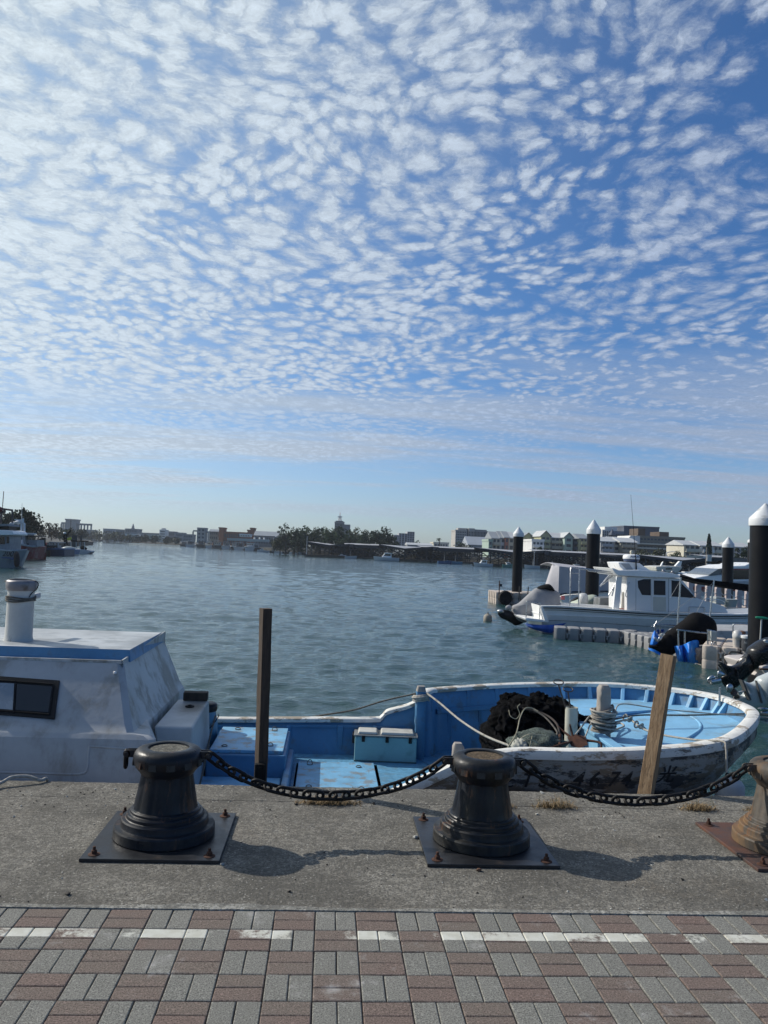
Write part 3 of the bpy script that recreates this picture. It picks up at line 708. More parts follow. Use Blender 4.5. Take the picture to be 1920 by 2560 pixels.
    h1 = [onz(555, 1818, -.25), onz(722, 1820, -.25), onz(706, 1870, -.25), onz(530, 1873, -.25)]
    x0, x1, yb, yf = -1.14, -.345, 9.27, 8.22
    b.bb(x0, x1, yf-.04, yb, lo, -.285); b.build('hatch_box', blue_in, boat, bevel=.02)
    hb = MB(); hb.bb(x0+.03, x1-.03, yf, yb-.03, -.284, -.25); hc = hb.build('hatch_cover', blue_hatch, boat, bevel=.006)
    def ring(x, y, z, par, r=.028, tilt=.5):
        bb = MB(); bb.tube([(x+r*math.cos(a), y+r*.8*math.sin(a), z+.004+max(0, r*math.sin(a)*tilt)) for a in [2*PI*k/16 for k in range(16)]], .0045, 6, closed=True); bb.build('lifting_ring', rope_d, par, smooth=70)
    for x, y, tl in ((-.93, 9.12, .4), (-.52, 9.1, 1.3), (-.98, 8.36, .2), (-.52, 8.42, .8)): ring(x, y, -.25, hc, tilt=tl)
    b = MB(); b.bb(-1.28, -.38, 7.0, 8.17, lo, -.50); b.build('step_box', blue_deck, boat, bevel=.015)
    b = MB(); b.bb(-.36, -.29, 7.3, 9.0, lo, -.42); b.build('step_side', blue_in, boat, bevel=.02)
    b = MB(); b.bb(-.26, .635, 7.75, 9.02, lo, -.585); b.build('hatch_box', blue_in, boat, bevel=.015)
    hb = MB(); hb.bb(-.235, .595, 7.8, 8.99, -.584, -.55); hc = hb.build('hatch_cover', blue_hatch, boat, bevel=.006)
    for x, y, tl in ((-.11, 8.86, 1.6), (.42, 8.8, .3), (-.1, 8.05, .3), (.42, 8.02, .3)): ring(x, y, -.55, hc, tilt=tl)
    # mooring posts (bitts)
    def bitt(c, top, w, lo_z, wraps, rope_mt, seed, head=.12):
        q = MB(); c = Vector(c); rr = random.Random(seed)
        prof = []
        for i in range(15):
            t = i/14; z = lo_z+(top-lo_z)*t; k = w*(1-.10*t)*(1 if t < .93 else 1-(t-.93)*4)
            prof.append([Vector((c.x+sx*k/2+rr.uniform(-.004, .004)+(z-lo_z)*.0, c.y+sy*k/2+rr.uniform(-.004, .004), z)) for sx, sy in ((-1, -.75), (-.75, -1), (.75, -1), (1, -.75), (1, .75), (.75, 1), (-.75, 1), (-1, .75))])
        q.grid(prof, closed=True); q.add(prof[-1], [tuple(range(8))])
        z1 = top-head
        q.m = [0 if (sum(q.v[j][2] for j in f)/len(f)) > z1 else 1 for f in q.f]
        return q.build('bitt', [peel('bare post wood', (.30, .27, .24), (.18, .13, .12), (.30, .14, .12), .62), blue_in], boat, smooth=50)
    bp = onz(1507, 1835, .09); tz = ony(1505, 1712, bp.y).z
    bitt((bp.x, bp.y, 0), tz, .125, .07, 0, None, 2, head=tz-.08)
    fp = ony(1053, 1715, 9.36); bitt((fp.x, 9.36, 0), fp.z, .12, lo, 0, None, 3, head=.085)
    npst = ony(1145, 1857, 6.72); bitt((npst.x, 6.72, 0), npst.z, .10, -.2, 0, None, 4, head=.2)
    return hull, bp, tz, fp
hull_o, BP, BTZ, FP = make_boat()
# ---- superstructure
def superstructure():
    b = MB()
    # lower tier
    def ring(x1, ya, yb, z, x0=-6.3, c=.05, back=0.): return [(x0, ya, z), (x1-c, ya, z), (x1, ya+c, z), (x1-back, ya+.55, z), (x1-back-.01, yb, z), (x0, yb, z)]
    b.grid([ring(-1.38, 6.80, 9.3, -.66, back=.17), ring(-1.38, 6.84, 9.3, -.1, back=.17), ring(-1.39, 6.90, 9.3, .145, back=.17), ring(-1.44, 6.925, 9.3, .175, back=.13),
            ring(-1.585, 6.95, 9.3, .19, back=.0), ring(-1.62, 7.0, 9.28, .25), ring(-1.80, 7.36, 9.2, .705)], closed=True)
    b.m = [1 if (b.v[f[0]][0] > -2 and b.v[f[2]][0] > -1.95 and f[0] % 6 in (2, 3)) else 0 for f in b.f]
    b.add(ring(-1.80, 7.36, 9.2, .705), [tuple(range(6))], 2)
    cab = b.build('cabin', [cabin_m, cabin_front, roof_w], boat, smooth=24)
    # raised roof panel with blue upstands, recessed gutter, high front lip
    zr = .712
    b = MB(); P4 = [onz(-120, 1606, .77), onz(311, 1645, .77), onz(365, 1606, .77), onz(0, 1572, .77)]
    xR = (P4[1].x+P4[2].x)/2
    b.add([(-6.1, 7.56, zr-.02), (xR+.02, 7.56, zr-.02), (xR+.0, 9.1, zr-.02), (-6.1, 9.1, zr-.02), (-6.1, 7.58, .80), (xR, 7.58, .80), (xR-.02, 9.08, .80), (-6.1, 9.08, .80)],
          [(0, 1, 5, 4), (1, 2, 6, 5), (2, 3, 7, 6), (3, 0, 4, 7)], 1); b.add([(-6.1, 7.58, .80), (xR, 7.58, .80), (xR-.02, 9.08, .80), (-6.1, 9.08, .80)], [(0, 1, 2, 3)], 0)
    b.build('roof_panel', [roof_w, blue_in], cab, bevel=.004)
    b = MB()
    for (xa, ya, za), (xb, yb, zb2) in (((-6.2, 7.375, .716), (-1.80, 7.375, .716)),): b.bar((xa, ya, za), (xb, yb, zb2), .02, .03)
    b.add([(-1.80, 7.36, .66), (-1.80, 9.22, .66), (-1.80, 9.22, .80), (-1.80, 7.36, .735), (-1.815, 7.36, .735), (-1.815, 9.22, .80), (-1.80, 9.22, .66), (-1.80, 7.36, .66)], [(0, 1, 2, 3), (3, 2, 5, 4)], 0)
    b.add([(-1.815, 7.36, .735), (-1.815, 9.22, .80), (-1.80, 9.22, .66), (-1.80, 7.36, .66)], [(0, 1, 2, 3)], 1)
    b.build('roof_lip', [cabin_front, blue_in], cab)
    wg = XZ([(384, 1628), (415, 1634), (413, 1688), (400, 1690), (396, 1680), (386, 1680)], 9.15)
    b = MB(); b.prism(wg, 9.05, 9.3); b.build('side_wing', cabin_m, cab, bevel=.006)
    # window on the near wall: the wall leans, so set each point on it by ray casting
    dg = bpy.context.evaluated_depsgraph_get(); me = cab.data; off = rootloc(cab)
    bv = BVHTree.FromPolygons([tuple(v.co+off) for v in me.vertices], [tuple(p.vertices) for p in me.polygons])
    def on_wall(px, py, out=.0):
        o0 = Vector((0, 0, CH)); d = ray(px, py).normalized(); loc, nn, _, _ = bv.ray_cast(o0, d)
        if loc is None: return ony(px, py, 7.2)
        if nn.y > 0: nn = -nn
        return loc+nn*out
    def quadpanel(pts, o0, o1, mat, name, par):
        a = [on_wall(x, y, o0) for x, y in pts]; c = [on_wall(x, y, o1) for x, y in pts]; n = len(a)
        q = MB(); q.add(a+c, [tuple(range(n)), tuple(range(2*n-1, n-1, -1))]+[(k, n+k, n+(k+1) % n, (k+1) % n) for k in range(n)]); return q.build(name, mat, par)
    for seq in (((-60, 1930), (60, 1932), (150, 1935), (200, 1935), (217, 1925), (221, 1890), (224, 1864)), ((224, 1866), (260, 1868), (300, 1871), (345, 1876))):
        q = MB(); q.tube([on_wall(*p, -.004) for p in smooth_path([(x, y, 0) for x, y in seq], 4) for p in [(p.x, p.y)]], .011, 8); q.build('side_moulding', cabin_m, cab, smooth=60)
    W = quadpanel([(-60, 1688), (150, 1703), (137, 1799), (-60, 1783)], -.004, .014, black_pl, 'window', cab)
    quadpanel([(-40, 1707), (37, 1711), (33, 1777), (-40, 1771)], .0145, .018, pm('curtained pane', (.20, .24, .28), .25), 'pane', W)
    quadpanel([(44, 1712), (131, 1719), (122, 1783), (40, 1777)], .0145, .018, glass(), 'pane', W)
    for p0, p1 in (((40, 1704), (35, 1785)), ((-20, 1702), (134, 1713)), ((134, 1713), (124, 1788)), ((-20, 1777), (124, 1788))):
        q = MB(); q.bar(on_wall(*p0, .018), on_wall(*p1, .018), .012, .012); q.build('window_bar', black_pl, W)
    q = MB(); c = on_wall(288, 1683, .012); q.lathe([(.0, .012), (.010, .010), (.014, .0), (.012, -.01)], c, 14); q.build('deck_light', white_gel, cab, smooth=60)
    # exhaust column with wire bail and lashing
    cx, cyy = -2.965, 8.02; zt = ony(35, 1462, cyy).z; zb = .80
    b = MB(); r0 = .125; b.lathe([(r0+.012, zb), (r0+.004, zb+.02), (r0, zb+.05), (r0-.004, zt-.08), (r0+.0, zt-.05)], (cx, cyy, 0), 32)
    col = b.build('exhaust_column', pm('chipped cream paint', (.50, .50, .47), .6, var=.15, dirt=(.16, .14, .12), ds=9, dth=(.60, .70), damt=.8, streak=(1, 1, .4)), boat, smooth=50)
    b = MB(); b.lathe([(r0+.006, zt-.05), (r0+.016, zt-.03), (r0+.018, zt+.03), (r0+.010, zt+.045), (r0-.01, zt+.05), (r0-.02, zt+.035)], (cx, cyy, 0), 32); b.build('column_cap', pm('dull metal cap', (.22, .21, .22), .5, .4, dirt=(.10, .08, .06), ds=9), col, smooth=50)
    b = MB(); z = zt+.055
    b.tube(smooth_path([(cx-.155, cyy-.02, zt+.03), (cx-.08, cyy-.03, z), (cx+.08, cyy-.03, z), (cx+.158, cyy-.02, zt+.03), (cx+.152, cyy-.02, zt-.03), (cx+.12, cyy-.05, zt-.07), (cx+.10, cyy-.07, zt-.11)], 6), .005, 6); b.build('wire_bail', pm('bail wire', (.03, .028, .026), .6), col, smooth=60)
    b = MB()
    for k in range(3): b.tube([(cx+(r0+.008)*math.cos(a), cyy+(r0+.008)*math.sin(a), zt-.115-.016*k+.008*math.sin(a*2+k)) for a in [2*PI*j/24 for j in range(24)]], .008, 6, closed=True)
    b.build('lashing', rope_d, col, smooth=60)
    b = MB(); a = ony(55, 1497, 8.25); c = ony(97, 1488, 8.6); b.bar(a, c, .05, .055); b.build('yard_arm', cabin_m, boat, bevel=.01)
    b = MB(); b.prism(XZ([(45, 1563), (62, 1570), (90, 1578), (50, 1592), (40, 1592)], 9.12), 9.09, 9.14); b.build('roof_fairing', blue_in, cab)
    # tank between cabin and hatches, strap, block
    t0 = MB(); t0.add([(-1.345, 7.36, -.68), (-1.12, 7.36, -.68), (-1.16, 8.78, -.68), (-1.345, 8.78, -.68), (-1.50, 7.38, .155), (-1.155, 7.38, .155), (-1.20, 8.66, .155), (-1.53, 8.66, .155)],
               [(3, 2, 1, 0), (4, 5, 6, 7), (0, 1, 5, 4), (1, 2, 6, 5), (2, 3, 7, 6), (3, 0, 4, 7)])
    m, nt, bs = nodes('sooty white tank'); g = G(nt); xy = g.xyz()
    dx = g.math('MULTIPLY', g.math('ADD', xy[0], 1.31), 1.3); dy = g.math('MULTIPLY', g.math('SUBTRACT', xy[1], .20), .55)
    rr_ = g.math('SQRT', g.math('ADD', g.math('MULTIPLY', dx, dx), g.math('MULTIPLY', dy, dy)))
    rr_ = g.math('ADD', rr_, g.math('MULTIPLY', g.math('SUBTRACT', g.noise(9, 6, .7), .5), .2))
    c = g.mix(g.rng(g.noise(3, 5), .3, .7), (.36, .37, .37), (.47, .475, .475)); c = g.mix(g.math('MULTIPLY', g.rng(rr_, .30, .02), .9), c, (.05, .043, .036))
    c = g.mix(g.math('MULTIPLY', g.rng(g.noise(30, 5, .7), .66, .7), .9), c, (.03, .03, .03)); g.L(c, bs.inputs['Base Color']); bs.inputs['Roughness'].default_value = .5
    tk = t0.build('tank', m, boat, bevel=.022, seg=3)
    q = MB(); q.lathe([(.045, .156), (.045, .166), (.02, .168), (.018, .176), (0, .178)], (-1.335, 8.27, 0), 20); q.build('filler_cap', black_rub, tk, smooth=40)
    q = MB(); q.tube(smooth_path([(-1.13, 8.7, -.02), (-1.115, 8.2, -.16), (-1.095, 7.75, -.33), (-1.09, 7.4, -.45)], 5), .009, 6); q.build('strap', rope_d, tk, smooth=60)
superstructure()
blk = ony(490, 1742, 8.6); b = MB(); b.box((-1.33, 8.60, .205), (.25, .10, .085), rz=.03, rx=.04); tag(b.build('wooden_block', wood_dark, None, bevel=.008), 'dark wooden block lying on the far end of the white tank', 'block')
# blue barrel with black lid
t = thing('barrel', 'light blue plastic barrel with a black screw lid behind the white tank', 'barrel', (-1.25, 9.05, -.58))
bc = (ony(545, 1780, 9.05).x-.155, 9.05, 0); bz = ony(533, 1765, 9.05).z
b = MB(); b.lathe([(.145, -.68), (.155, -.66), (.158, -.3), (.155, -.15), (.135, bz-.09), (.125, bz-.04)], bc, 28); b.build('body', pm('grey blue plastic', (.10, .26, .38), .45, dirt=(.08, .1, .1), ds=8), t, smooth=50)
b = MB(); b.lathe([(.142, bz-.05), (.148, bz-.02), (.142, bz+.02), (.12, bz+.035), (.0, bz+.037)], bc, 28); b.build('lid', black_pl, t, smooth=50)
b = MB(); b.tube(smooth_path([(bc[0]-.1, bc[1]-.13, bz-.30), (bc[0]+.08, bc[1]-.16, bz-.22), (bc[0]+.165, bc[1]-.05, bz-.11), (bc[0]+.15, bc[1]+.05, bz-.10)], 5), .006, 6); b.build('handle', black_pl, t, smooth=60)
# white ball float behind the cabin, on the far side
b = MB(); c = ony(432, 1744, 9.0); b.lathe([(0, -.045), (.03, -.035), (.045, 0), (.03, .035), (0, .045)], (c.x, c.y, c.z), 18); tag(b.build('net_float', white_gel, None, smooth=70), 'small white float lying behind the white tank', 'float')
# cooler box
def cooler():
    z0 = -.578; a = onz(882, 1903, z0); a2 = onz(1043, 1912, z0); w = (a2-a).length; rz = math.atan2(a2.y-a.y, a2.x-a.x)*.5
    h = ony(885, 1841, a.y).z-z0; t = thing('cooler_box', 'pale turquoise cool box with white hatch lids and three latches on the blue deck', 'cool box', (a.x, a.y, z0))
    body = pm('turquoise cooler plastic', (.24, .42, .44), .45, var=.08, dirt=(.14, .22, .22), ds=5, dth=(.55, .75), damt=.5); lidm = pm('cream cooler lid', (.55, .54, .49), .4, var=.06, dirt=(.3, .29, .25), ds=7)
    M = Matrix.Translation(a) @ Matrix.Rotation(rz, 4, 'Z'); P = lambda x, y, z: M @ Vector((x, y, z)); D = .31
    def bx(x0, x1, y0, y1, z0_, z1, mat, name, par, bev=.006, tp=0):
        q = MB(); vs = [P(x, y, z) for z, e in ((z0_, 0), (z1, tp)) for x, y in ((x0+e, y0+e), (x1-e, y0+e), (x1-e, y1-e), (x0+e, y1-e))]
        q.add(vs, [(3, 2, 1, 0), (4, 5, 6, 7), (0, 1, 5, 4), (1, 2, 6, 5), (2, 3, 7, 6), (3, 0, 4, 7)]); return q.build(name, mat, par, bevel=bev)
    bx(.012, w-.012, .01, D-.01, .0, h-.0, body, 'body', t, .012); ld = bx(0, w, 0, D, h+.001, h+.018, pm('grey lid rim', (.20, .21, .21), .5), 'lid', t, .005)
    bx(.04, .27, .03, D-.03, h+.0185, h+.05, lidm, 'hatch', ld, .012, .012); bx(.30, w-.04, .03, D-.03, h+.0185, h+.052, lidm, 'hatch', ld, .012, .012)
    for u in (.15, .52, .88): bx(w*u-.018, w*u+.018, -.012, .008, h-.055, h+.012, black_pl, 'latch', t, .003)
    bx(-.02, .01, .10, .26, h-.10, h-.0, black_pl, 'side_handle', t, .006); bx(.01, w-.01, .0, D-.005, -.0, .012, pm('cooler foot', (.05, .10, .10), .6), 'foot_strip', t, .003)
cooler()
# painted number on the bow, following the hull
def hull_text():
    me = hull_o.data; off = rootloc(hull_o); bv = BVHTree.FromPolygons([tuple(v.co+off) for v in me.vertices], [tuple(p.vertices) for p in me.polygons])
    m, nt, bs = nodes('faded black lettering'); g = G(nt); c = g.mix(g.rng(g.noise(11, 8, .75), .56, .66), (.012, .012, .014), (.16, .15, .135)); g.L(c, bs.inputs['Base Color']); bs.inputs['Roughness'].default_value = .7
    def put(txt, px, py, size, sx=1., name='hull_lettering'):
        cu = bpy.data.curves.new('t', 'FONT'); cu.body = txt; cu.size = size; cu.shear = .28; cu.offset = size*.018
        ob = bpy.data.objects.new('t', cu); COL.objects.link(ob); dg = bpy.context.evaluated_depsgraph_get(); tm = bpy.data.meshes.new_from_object(ob.evaluated_get(dg)); bpy.data.objects.remove(ob)
        bm = bmesh.new(); bm.from_mesh(tm); bmesh.ops.triangulate(bm, faces=bm.faces)
        bmesh.ops.subdivide_edges(bm, edges=[e for e in bm.edges if e.calc_length() > .05], cuts=2)
        loc, _, _, _ = bv.ray_cast(Vector((0, 0, CH)), ray(px, py).normalized()); loc = loc or ony(px, py, 6.55)
        for v in bm.verts:
            X, Z = loc.x+v.co.x*sx, loc.z+v.co.y; h, nn, _, _ = bv.ray_cast(Vector((X, 4, Z)), Vector((0, 1, 0)))
            v.co = Vector((X, (h.y if h else loc.y)-.004, Z))-rootloc(boat)
        bm.to_mesh(tm); bm.free(); tm.materials.clear(); tm.materials.append(m); o = bpy.data.objects.new(name, tm); COL.objects.link(o); o.parent = boat
    put('C', 1262, 1968, .10); put('T', 1300, 1966, .17, .9); put('S', 1343, 1966, .15)
    put('4', 1428, 1965, .185, .95); put('6', 1468, 1965, .185, .95); put('7', 1516, 1965, .185, .9); put('4', 1548, 1965, .185, .95)
    put('光', 1638, 1953, .16, 1.1); put('一', 1718, 1948, .14, .9)
hull_text()
# ---- fishing gear in the well
def net_heap():
    m, nt, bs = nodes('black netting'); g = G(nt); c = g.mix(g.rng(g.noise(14, 6, .7), .4, .7), (.0012, .0013, .0017), (.010, .010, .012)); g.L(c, bs.inputs['Base Color']); bs.inputs['Roughness'].default_value = .95; bs.inputs['Specular IOR Level'].default_value = .08
    g.L(g.bump(g.math('ADD', g.noise(22, 6, .7, stretch=(1, 1, .5)), g.noise(110, 3, .7)), .010, 1), bs.inputs['Normal'])
    def lump(c, r, seed, amp=.34, fr=2.6):
        b = MB(); rows = []
        for i in range(49):
            th = PI*i/48; row = []
            for k in range(96):
                ph = 2*PI*k/96; d = Vector((math.sin(th)*math.cos(ph), math.sin(th)*math.sin(ph), math.cos(th)))
                q = d*fr+Vector((seed, seed*2, 0)); q2 = Vector((q.x*2.2+noise.noise(q)*.8, q.y*2.2, q.z*.9)); f = 1+amp*noise.noise(q)+amp*.95*(.5-abs(noise.noise(q2)))+amp*.45*(.4-abs(noise.noise(q2*2.4)))
                row.append(Vector(c)+Vector((d.x*r[0], d.y*r[1], d.z*r[2]))*f)
            rows.append(row)
        b.grid(rows, closed=True); return b
    b = MB()
    for args in (((2.22, 8.55, -.22), (.44, .60, .42), 1, .2), ((1.98, 8.35, .06), (.20, .28, .17), 4), ((2.2, 8.45, .17), (.26, .30, .13), 7), ((2.48, 8.55, .08), (.24, .36, .19), 9), ((1.86, 8.15, -.33), (.17, .30, .30), 12, .2), ((2.1, 7.85, -.42), (.42, .3, .24), 15, .2), ((2.35, 7.95, -.40), (.32, .3, .24), 16), ((2.72, 8.4, .06), (.18, .14, .09), 17), ((2.88, 8.2, .10), (.14, .06, .045), 19), ((2.05, 8.7, .20), (.12, .12, .10), 21), ((2.34, 8.6, .25), (.10, .12, .09), 23), ((1.72, 8.0, -.46), (.10, .2, .12), 25)):
        l = lump(*args); b.add(l.v, l.f)
    o = b.build('net_heap', m, None, smooth=80); tag(o, 'big heap of black fishing net piled in the well of the blue boat', 'fishing net')
net_heap()
def px3(px, py, Y): return ony(px, py, Y)
def bag():
    m, nt, bs = nodes('green netting'); g = G(nt); v = g.voro(60, 'DISTANCE_TO_EDGE'); c = g.mix(g.rng(v, .05, .16), (.10, .13, .11), (.016, .022, .02)); g.L(c, bs.inputs['Base Color']); bs.inputs['Roughness'].default_value = .9
    g.L(g.bump(g.noise(50, 5, .7), .01, 1), bs.inputs['Normal'])
    t = thing('net_bag', 'mesh bag of dark green netting with a pale corner against the near rail', 'net bag', (1.72, 7.15, -.15))
    def blob(c, r, s, name, mm, fr=3):
        b = MB(); rows = []
        for i in range(25):
            th = PI*i/24; rows.append([Vector(c)+Vector((math.sin(th)*math.cos(p)*r[0], math.sin(th)*math.sin(p)*r[1], math.cos(th)*r[2]))*(1+.30*noise.noise(Vector((math.sin(th)*math.cos(p), math.sin(th)*math.sin(p), math.cos(th)))*fr+Vector((s, 0, 0)))) for p in [2*PI*k/40 for k in range(40)]])
        b.grid(rows, closed=True); b.build(name, mm, t, smooth=80)
    c = ony(1345, 1862, 7.25); blob(c, (.26, .22, .13), 2, 'netting', m); c = ony(1300, 1870, 7.1); blob(c, (.07, .1, .08), 5, 'pale_corner', pm('pale mesh sack', (.34, .34, .30), .9, bump=.001, bs=90))
    for k, (a, b2, c2) in enumerate((((1303, 1845), (1325, 1836), (1365, 1840)), ((1331, 1840), (1326, 1862), (1325, 1877)), ((1308, 1853), (1325, 1849), (1345, 1858)))):
        b = MB(); b.tube(smooth_path([ony(*a, 7.02), ony(*b2, 7.0), ony(*c2, 7.02)], 5), .006, 6); b.build('cord', rope_y, t, smooth=70)
bag()
def pipe_tools():
    Y = 7.75; a = ony(1427, 1845, Y); zt = ony(1427, 1768, Y).z
    t = thing('tool_tube', 'upright white plastic tube in the well beside the black net', 'tube', (a.x, Y, -.68))
    b = MB(); r = .062; b.lathe([(r*.96, -.6), (r*.98, zt-.2), (r, zt), (r-.006, zt+.001), (r-.007, zt-.12), (0, zt-.12)], (a.x, Y, 0), 28); b.build('tube', pm('yellowed white plastic', (.50, .49, .41), .45, dirt=(.2, .17, .12), ds=7, streak=(1, 1, .4)), t, smooth=50)
    m = pm('dull iron rod', (.09, .085, .08), .5, .6, dirt=RUST, ds=12)
    for (p, q, lab, r2) in (((1424, 1800), (1396, 1711), 'taller iron net hook leaning left out of the white tube', .042), ((1430, 1800), (1420, 1729), 'shorter iron net hook standing upright in the white tube', .042)):
        A = ony(*p, Y); B = ony(*q, Y+.0); tt = thing('net_hook', lab, 'hook', A); b = MB(); b.cyl(A, B, .0075, n=10); b.build('shaft', m, tt, smooth=40)
        b = MB(); c = B+Vector((0, 0, .022)); b.tube([c+Vector((math.cos(k)*r2*1.15, math.sin(k)*r2*.8, math.sin(k)*.018)) for k in [2*PI*i/24 for i in range(24)]], .006, 8, closed=True); b.build('loop_handle', m, tt, smooth=60)
pipe_tools()
def anchor():
    c = ony(1425, 1848, 7.25); t = thing('anchor', 'rusty iron grapnel anchor with curved arms on top of the netting', 'anchor', c)
    Y = 7.22
    arms = [[(1455, 1850, Y), (1490, 1854, 7.15), (1503, 1860, 7.1), (1500, 1872, 7.1), (1480, 1880, 7.1)], [(1430, 1845, Y), (1410, 1830, 7.3), (1395, 1816, 7.35)], [(1432, 1842, Y), (1428, 1825, 7.25), (1425, 1812, 7.2)], [(1440, 1852, Y), (1400, 1862, 7.05), (1360, 1876, 6.95)],
            [(1400, 1845, 7.2), (1392, 1810, 7.4), (1360, 1785, 7.6), (1305, 1770, 7.7)], [(1398, 1842, 7.2), (1370, 1828, 7.3), (1338, 1823, 7.35)], [(1400, 1845, 7.15), (1360, 1862, 7.1), (1292, 1880, 6.95)]]
    for i, a in enumerate(arms):
        b = MB(); p = smooth_path([ony(*q) for q in a], 5); n = len(p); b.tube(p, [.012*(1-.35*k/n) for k in range(n)], 8); b.build('arm', rust if i < 4 else pm('dark iron', (.03, .022, .018), .8, dirt=RUST, ds=9), t, smooth=60)
    b = MB(); q = [ony(1420, 1848, 7.2), ony(1440, 1840, 7.2), ony(1465, 1846, 7.18), ony(1470, 1862, 7.1), ony(1450, 1870, 7.1), ony(1428, 1866, 7.12)]; k = Vector((.0, .025, .012)); n = len(q)
    b.add(q+[v+k for v in q], [tuple(range(n)), tuple(range(2*n-1, n-1, -1))]+[(i, n+i, n+(i+1) % n, (i+1) % n) for i in range(n)]); b.build('fluke', rust, t, bevel=.004)
    b = MB(); b.cyl(ony(1400, 1838, 7.2), ony(1398, 1878, 7.0), .016, .013, 10); b.build('shank', rust, t, smooth=50)
anchor()
# ---- ropes
def wraps(c, r, z0, z1, n, rad_, m, lab, seed):
    rr = random.Random(seed); pts = []
    for k in range(n*14+1):
        a = 2*PI*k/14; u = k/(n*14); rr2 = r*(1+.10*math.sin(3*u*PI+seed))+rr.uniform(-.003, .003); pts.append((c[0]+rr2*math.cos(a), c[1]+rr2*math.sin(a), z0+(z1-z0)*(u+.10*math.sin(a+seed)+.04*math.sin(u*19))))
    b = MB(); b.rope(pts, rad_) if n < 5 else b.tube(smooth_path(pts, 2), rad_, 8); tag(b.build('rope_turns', m, None, smooth=80), lab, 'rope')
wraps((FP.x, 9.36, 0), .088, ony(1053, 1752, 9.36).z, ony(1053, 1736, 9.36).z, 4, .013, rope_m, 'grey rope turns round the blue post at the far rail', 2)
wraps((BP.x, BP.y, 0), .098, .105, BTZ-.22, 8, .014, pm('grey rope', (.20, .185, .165), .9, var=.3, vs=25, bump=.002, bs=200), 'thick grey rope turns round the worn bitt on the bow deck', 1)
wraps((BP.x, BP.y, 0), .115, .14, BTZ-.24, 5, .011, rope_m, 'thin outer rope turns over the thick ones on the bow bitt', 5)
rope('mooring_rope', [(FP.x+.06, 9.3, ony(1070, 1733, 9.3).z), ony(1100, 1758, 9.0), ony(1150, 1800, 8.5), ony(1210, 1838, 7.9), ony(1280, 1866, 7.3), ony(1330, 1878, 7.1)], .0115, rope_m, 'grey white laid rope sagging from the far post down to the net bag')
rope('mooring_rope', [(FP.x-.06, 9.36, ony(1040, 1734, 9.36).z), ony(960, 1752, 9.5), ony(880, 1776, 9.6), ony(785, 1792, 9.66), ony(700, 1818, 9.9)], .010, rope_d, 'dark rope running from the far post aft over the white rail to the water')
rope('loose_cord', [ony(1297, 1762, 7.75), ony(1290, 1785, 7.72), ony(1284, 1795, 7.6)], .004, rope_y, 'short curl of pale cord hanging on the black net') if False else None
rope('loose_cord', [ony(1272, 1775, 7.75), ony(1276, 1790, 7.7), ony(1290, 1797, 7.68), ony(1299, 1785, 7.7), ony(1294, 1768, 7.72), ony(1300, 1760, 7.75)], .0035, rope_y, 'pale looped cord hanging on the left of the black net')
rope('loose_cord', [ony(1266, 1874, 7.0), ony(1290, 1835, 7.2), ony(1300, 1795, 7.5), ony(1312, 1772, 7.6), ony(1328, 1770, 7.65), ony(1345, 1778, 7.62)], .0055, rope_y, 'yellowish rope arching over the black net down to the rail')
rope('loose_cord', [ony(1335, 1775, 7.6), ony(1365, 1795, 7.5), ony(1390, 1825, 7.3), ony(1393, 1838, 7.2)], .008, rope_d, 'dark twisted rope curving from the net to the anchor')
bz = BP.z
rope('bow_line', [(BP.x+.10, BP.y-.02, .30), ony(1556, 1760, 8.3), ony(1650, 1772, 8.3), ony(1780, 1784, 8.3), ony(1893, 1792, 8.35), ony(1990, 1800, 8.4)], .007, rope_m, 'mooring line from the bow bitt over the tip of the bow, the upper one')
rope('bow_line', [(BP.x+.10, BP.y-.02, .24), ony(1600, 1788, 8.25), ony(1720, 1788, 8.3), ony(1840, 1785, 8.35), ony(1893, 1786, 8.4), ony(1990, 1792, 8.4)], .009, rope_d, 'darker mooring line running level from the bow bitt off to the right')
pk = onz(1804, 1857, .27)
rope('fender_rope', [(BP.x+.11, BP.y-.05, .22), ony(1575, 1800, 8.0), ony(1607, 1822, 7.6), ony(1660, 1838, 7.3), ony(1740, 1850, 7.0), (pk.x, pk.y-.01, .285), (pk.x+.01, pk.y-.06, .24), (pk.x+.01, pk.y-.075, .12), (pk.x+.01, pk.y-.08, .03)], .010, rope_m, 'knotted rope from the bow bitt across the deck and over the rail to the fender')
for (a, r, l) in (((1572, 1798, 8.0), .03, 1), ((1600, 1815, 7.7), .028, 2)):
    c = ony(*a); b = MB(); pts = []
    for k in range(40): u = k/39; pts.append(c+Vector((math.cos(u*12)*r+(u-.5)*.09, math.sin(u*12)*r, math.sin(u*17)*r*.8-(u-.5)*.04)))
    b.tube(smooth_path(pts, 2), .009, 6); tag(b.build('rope_knot', rope_m, None, smooth=80), ('large knot in the rope just right of the bow bitt', 'second knot in the rope, nearer the leaning timber')[l-1], 'knot')
rope('rope_tail', [(BP.x-.08, BP.y-.08, .30), ony(1475, 1790, 7.9), ony(1452, 1820, 7.6), ony(1432, 1845, 7.3)], .008, rope_m, 'grey rope tail falling from the bow bitt toward the anchor, left strand')
rope('rope_tail', [(BP.x-.06, BP.y-.09, .24), ony(1480, 1805, 7.8), ony(1466, 1835, 7.5), ony(1458, 1855, 7.2)], .0075, rope_m, 'grey rope tail falling from the bow bitt over the deck beam, right strand')
rope('rope_coil', [onz(1520, 1832, .10), onz(1545, 1822, .10), onz(1560, 1815, .10), onz(1550, 1808, .10), onz(1530, 1815, .11), onz(1515, 1828, .12)], .010, rope_m, 'loose bight of rope on the bow deck right of the bitt')
t = thing('fender', 'grey white cylindrical fender hanging on a rope below the bow rail', 'fender', (pk.x+.01, pk.y-.1, -.5))
